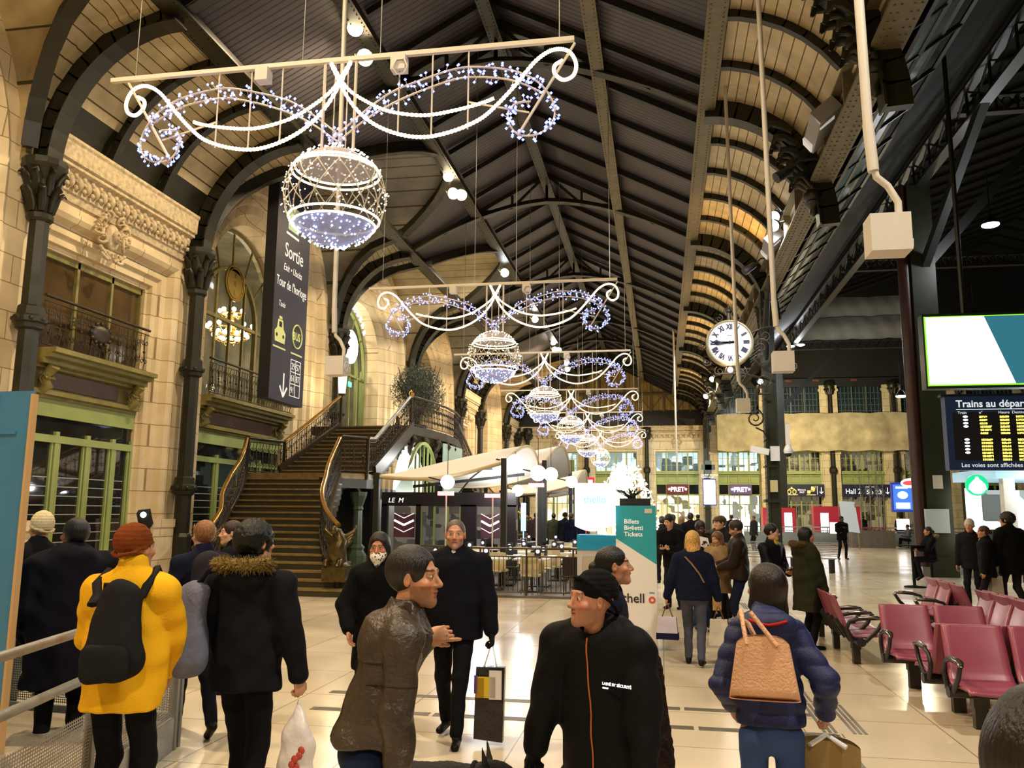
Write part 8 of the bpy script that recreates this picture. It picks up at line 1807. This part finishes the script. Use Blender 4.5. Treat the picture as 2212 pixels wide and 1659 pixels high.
def ex(e, c): mb = MB(); p = c['WR']['R']+np.array((-.03, .05, .06)); mb.obox(p, (.09, 0, .02), (0, .01, .01), (.02, 0, .08)); mbthing('paper_napkin', mb, M_WHITE, e, label='white paper wrapper held to the mouth of the person in a dark parka', cat='paper')
person('person in a dark brown parka eating from a white wrapper', .62, 13.9, pi+.2, 1.66, skin='#4A2E20', head=(.1, -.3), arms={'R': ((.05, .2, 1.36), (1, 0, -1), dict(d=(-.3, .3, .8), curl=.9)), 'L': ((-.07, .2, 1.34), (-1, 0, -1), dict(d=(.3, .3, .8), curl=.9))}, coat=dict(col='#2A2218', hem=.7, thick=.04, hood=1, fur='#4a3c2c'), trousers='#24406E', hair=dict(col='#140e0c', style='short'), res=.013, extra=ex)
person('short woman in a beige fur coat eating, beside the man in the brown jacket', .86, 13.5, pi-.5, 1.50, head=(-.3, -.3), female=True, arms={'R': ((.05, .2, 1.3), (1, 0, -1), dict(d=(0, .3, .8), curl=.9)), 'L': FW(-1)}, coat=dict(col='#A98A62', hem=.7, thick=.05, wr=.01, bump=.9, hood=1, fur='#B99A70'), hair=dict(col='#6E4C30', style='long'), res=.013)
person('man in a brown flat cap and dark coat looking left', 1.05, 15.4, pi-.9, 1.74, skin='#D0A184', head=(0, 0), coat=dict(col='#1d1c20', thick=.04), hair=dict(col='#3b2a1c', style='short'), hat=dict(col='#5C4630', style='cap'), res=.013)
def ex(e, c):
    phone(e, c, 'small phone with a white earphone cable held by the young man in glasses'); mb = MB(); H = c['H']
    for g in (-1, 1): mb.tube([H(g*.032+.021*cos(a), .102, .008+.019*sin(a)) for a in np.linspace(0, 2*pi, 13)[:-1]], .0022, 4, closed=True); mb.tube([H(g*.053, .1, .012), H(g*.078, .0, .008)], .002, 4)
    mb.tube([H(-.011, .104, .01), H(.011, .104, .01)], .002, 4); mb.build('glasses', CB, e)
person('young man with glasses, black leather jacket over a yellow shirt', 1.58, 12.8, pi+.75, 1.64, skin='#D2A284', head=(.5, -.05), arms={'R': FW(1, .3, 1.05), 'L': FW(-1, .26, 1.02)}, coat=dict(col='#15131a', hem=.85, thick=.02, wr=.006, rough=.4, open='#C79A12', lapel=1), trousers='#12141e', hair=dict(col='#110c0b', style='short'), res=.011, extra=ex)
person('woman in an olive green parka with fur-trimmed hood, facing right', 1.96, 12.2, -pi/2+.3, 1.60, head=(-.1, 0), female=True, arms={'R': ((.24, .15, .86), (.5, -1, 0), {}), 'L': ((-.24, .15, .86), (-.5, -1, 0), {})}, coat=dict(col='#2B2D1A', hem=.55, thick=.055, wr=.009, hood=1, fur='#6B5638', noise=.3), hair=dict(col='#0e0b0a', style='long'), res=.011, build=1.15)
def ex(e, c): phone(e, c, 'phone held by the dark-haired man left of the crowd')
person('man in black bending over a phone in the crowd right of the kiosk', .22, 16.6, pi-.4, 1.76, skin='#D2A080', head=(-.2, -.4), lean=.15, arms={'R': FW(1, .36, 1.12), 'L': FW(-1, .36, 1.12)}, coat=dict(col='#0f1016', thick=.03), hair=dict(col='#15100e', style='short'), res=.015, extra=ex)
# --- background people
def bg(label, x, y, rz, h, col, **k):
    k.setdefault('res', .02 if y < 40 else .03); hh = k.pop('hairc', '#1a1310'); c = dict(col=col, thick=.035, wr=.005); c.update(k.pop('coatk', {})); person(label, x, y, rz, h, coat=c, hair=None if k.get('hat') else dict(col=hh, style=k.pop('hst', 'short')), **k)
bg('man in a black coat seen from behind, centre of the crowd before the shops', .86, 25.5, 0, 1.80, '#101014', res=.018)
bg('person with a grey-white patterned shawl in the crowd before the shops', .62, 26.5, .4, 1.70, '#5A5450', hst='long', hairc='#8A6A4A')
bg('dark figure in the crowd just right of the kiosk, nearest the kiosk edge', .02, 22.5, .2, 1.70, '#15161c'); bg('dark figure behind the kiosk edge with a raised collar', .32, 24.5, -.3, 1.75, '#1b1a20'); bg('dark-coated figure in the crowd left of the end column', 1.6, 38, .3, 1.75, '#191820')
bg('person with brown curly hair and grey coat behind the flat cap', 1.22, 19, pi-.6, 1.70, '#3a3532', hst='curly', hairc='#3b281b')
bg('dark figure in front of the second lit shop', 3.2, 40, .1, 1.74, '#16161c'); bg('dark figure with grey hair before the second lit shop', 4.4, 42, 2.0, 1.72, '#22242a', hairc='#6a6460')
bg('man standing in black on the open floor, holding a cup to his face', 7.34, 36.6, pi+.2, 1.73, '#0a0a0d', skin='#4A3024', arms={'R': ((.05, .22, 1.3), (1, 0, -1), {}), 'L': ((.1, .2, 1.12), (-1, 0, -.6), {})}, legs=((-.14, 0, 0, 0), (.2, .05, 0, 0)), res=.014)
bg('man in a dark coat with hood standing beyond the terrace tables, leftmost of the group', -4.9, 33, .3, 1.75, '#3a2a26'); bg('person in an olive coat beyond the terrace tables', -4.0, 31.5, 0, 1.74, '#3B3A26'); bg('man in a dark cap and coat beyond the terrace tables', -3.45, 30.5, -.2, 1.78, '#17161a', hat=dict(col='#2a2622'))
bg('man in navy with short grey hair left of the ticket kiosk', -3.02, 28.5, -.5, 1.76, '#10152A', hairc='#4a4038', res=.014); bg('man in dark blue facing right beside the ticket kiosk', -2.62, 27.8, -1.2, 1.68, '#12162A', res=.014)
def seated(label, x, y, rz, h, col, sit=.50, **k): person(label, x, y, rz, h, sit=sit, legs=k.pop('legs', ((-.1, .48, 0, 0), (.1, .5, 0, 0))), coat=dict(col=col, thick=.04, hem=.86, wr=.006, **k.pop('coatk', {})), arms=k.pop('arms', {'L': ((-.16, .3, .68), (-1, -.3, -1), {}), 'R': ((.16, .3, .68), (1, -.3, -1), {})}), res=k.pop('res', .02), hair=k.pop('hair', dict(col='#15110f', style='short')), **k)
def stool(x, y, hgt, label): mb = MB(); mb.lathe([(.2, 0), (.2, .02), (.03, .04), (.03, hgt-.04), (.18, hgt-.03), (.18, hgt)], (x, y, 0), 12); mb.build('stool', CB, label=label, cat='stool')
seated('woman with a cream scarf and dark coat seated on a high stool, facing left', 6.72, 23.0, pi/2+.1, 1.62, '#0f0f12', .80, female=True, legs=((-.1, .35, .25, 0), (.1, .38, .25, 0)), res=.012, coatk=dict(fur='#B7A27C', collar=1.5), hair=dict(col='#2a1a12', style='bun'), arms={'L': ((-.1, .35, 1.05), (-1, -.3, -1), {}), 'R': ((.12, .35, 1.05), (1, -.3, -1), {})}); stool(6.74, 23.0, .70, 'high black stool under the woman with the cream scarf')
mb = MB(); mb.lathe([(.25, 0), (.25, .03), (.04, .05), (.04, 1.02), (.32, 1.03), (.32, 1.06)], (6.3, 23.0, 0), 14); mb.build('bar_table', CB, label='tall round black table in front of the woman with the cream scarf', cat='table')
seated('man sitting with legs stretched out beyond the open floor, at the grey barrier', 13.6, 50.3, pi/2, 1.72, '#5A5E66', .48, res=.022); stool(13.6, 50.3, .4, 'low dark stool under the man at the grey barrier')
bg('person in a white knitted hat and dark coat at the coffee stall queue', 6.12, 18.3, 2.6, 1.70, '#17151a', hat=dict(col='#CFC8BC', tall=.02), res=.013)
def ex(e, c): bagthing(e, c['WR']['L']+np.array((0, 0, -.06)), .26, .34, .1, cloth(lin('#D8CDB8'), .6), 'small cream paper bag held low by the tall man near the stall', nm='paper_bag')
person('tall man in a long black coat seen from behind near the coffee stall', 6.42, 17.2, .35, 1.84, head=(.6, 0), coat=dict(col='#0c0b0c', hem=.7, thick=.05), trousers='#241c1a', hair=dict(col='#0f0c0b', style='curly'), legs='step', arms={'L': ((-.3, .05, .86), (-1, -1, 0), {})}, res=.012, extra=ex)
person('woman with tied brown hair in a black coat facing left near the coffee stall', 5.93, 17.0, 1.2, 1.60, female=True, head=(.3, 0), coat=dict(col='#0d0d0f', hem=.75, thick=.045, open='#B59A86'), trousers='#1d1514', hair=dict(col='#3a2116', style='bun'), res=.012)
mb = MB(); rn = random.Random(1)
for _ in range(260): v = Vector((rn.gauss(0, 1), rn.gauss(0, 1), rn.gauss(0, 1))).normalized(); mb.tube([v*.08, v*(.13+.03*rn.random())], [.012, .002], 3, cap=False)
mb.sph((0, 0, 0), .11, 10, 8); o = mb.build('fluffy_pompom', cloth(lin('#D8CBA8'), 1, .5), loc=(6.75, 17.0, .98), label='cream fluffy pompom bag at the hip of the tall man near the stall', cat='bag')
for i, (x, y, rz, c, lab) in enumerate(((13.0, 58, .5, '#24221f', 'left'), (15.2, 58, 2.5, '#1a1f1c', 'middle'), (17.2, 58, 1.2, '#23201f', 'right'))): bg('figure standing behind the far barrier before the direction sign, %s of three' % lab, x, y, rz, 1.75, c)
# benches by the clock column
for i, (x, y) in enumerate(((2.75, 28.6), (4.75, 28.2))):
    e = empty('slatted_bench', (x, y, 0), -.5, label='grey slatted metal bench %s the clock column' % ('left of' if i == 0 else 'right of'), cat='bench')
    mb = MB()
    for k in range(9): mb.tube([(-.7, -.4+.0*k, .4), (-.7, .0, .4)], .001, 3); mb.box(-.75, .75, -.35+k*.045, -.32+k*.045, .43, .45)
    mb.build('seat', M_STEEL, e); mb = MB()
    for k in range(9): z = .5+k*.05; mb.box(-.75, .75, .08+.02*k*.5, .10+.02*k*.5, z, z+.03)
    mb.build('backrest', M_STEEL, e)
    for s in (-.6, .6): mb = MB(); mb.box(s-.03, s+.03, -.3, .12, 0, .43); mb.build('leg', M_BLACK, e)
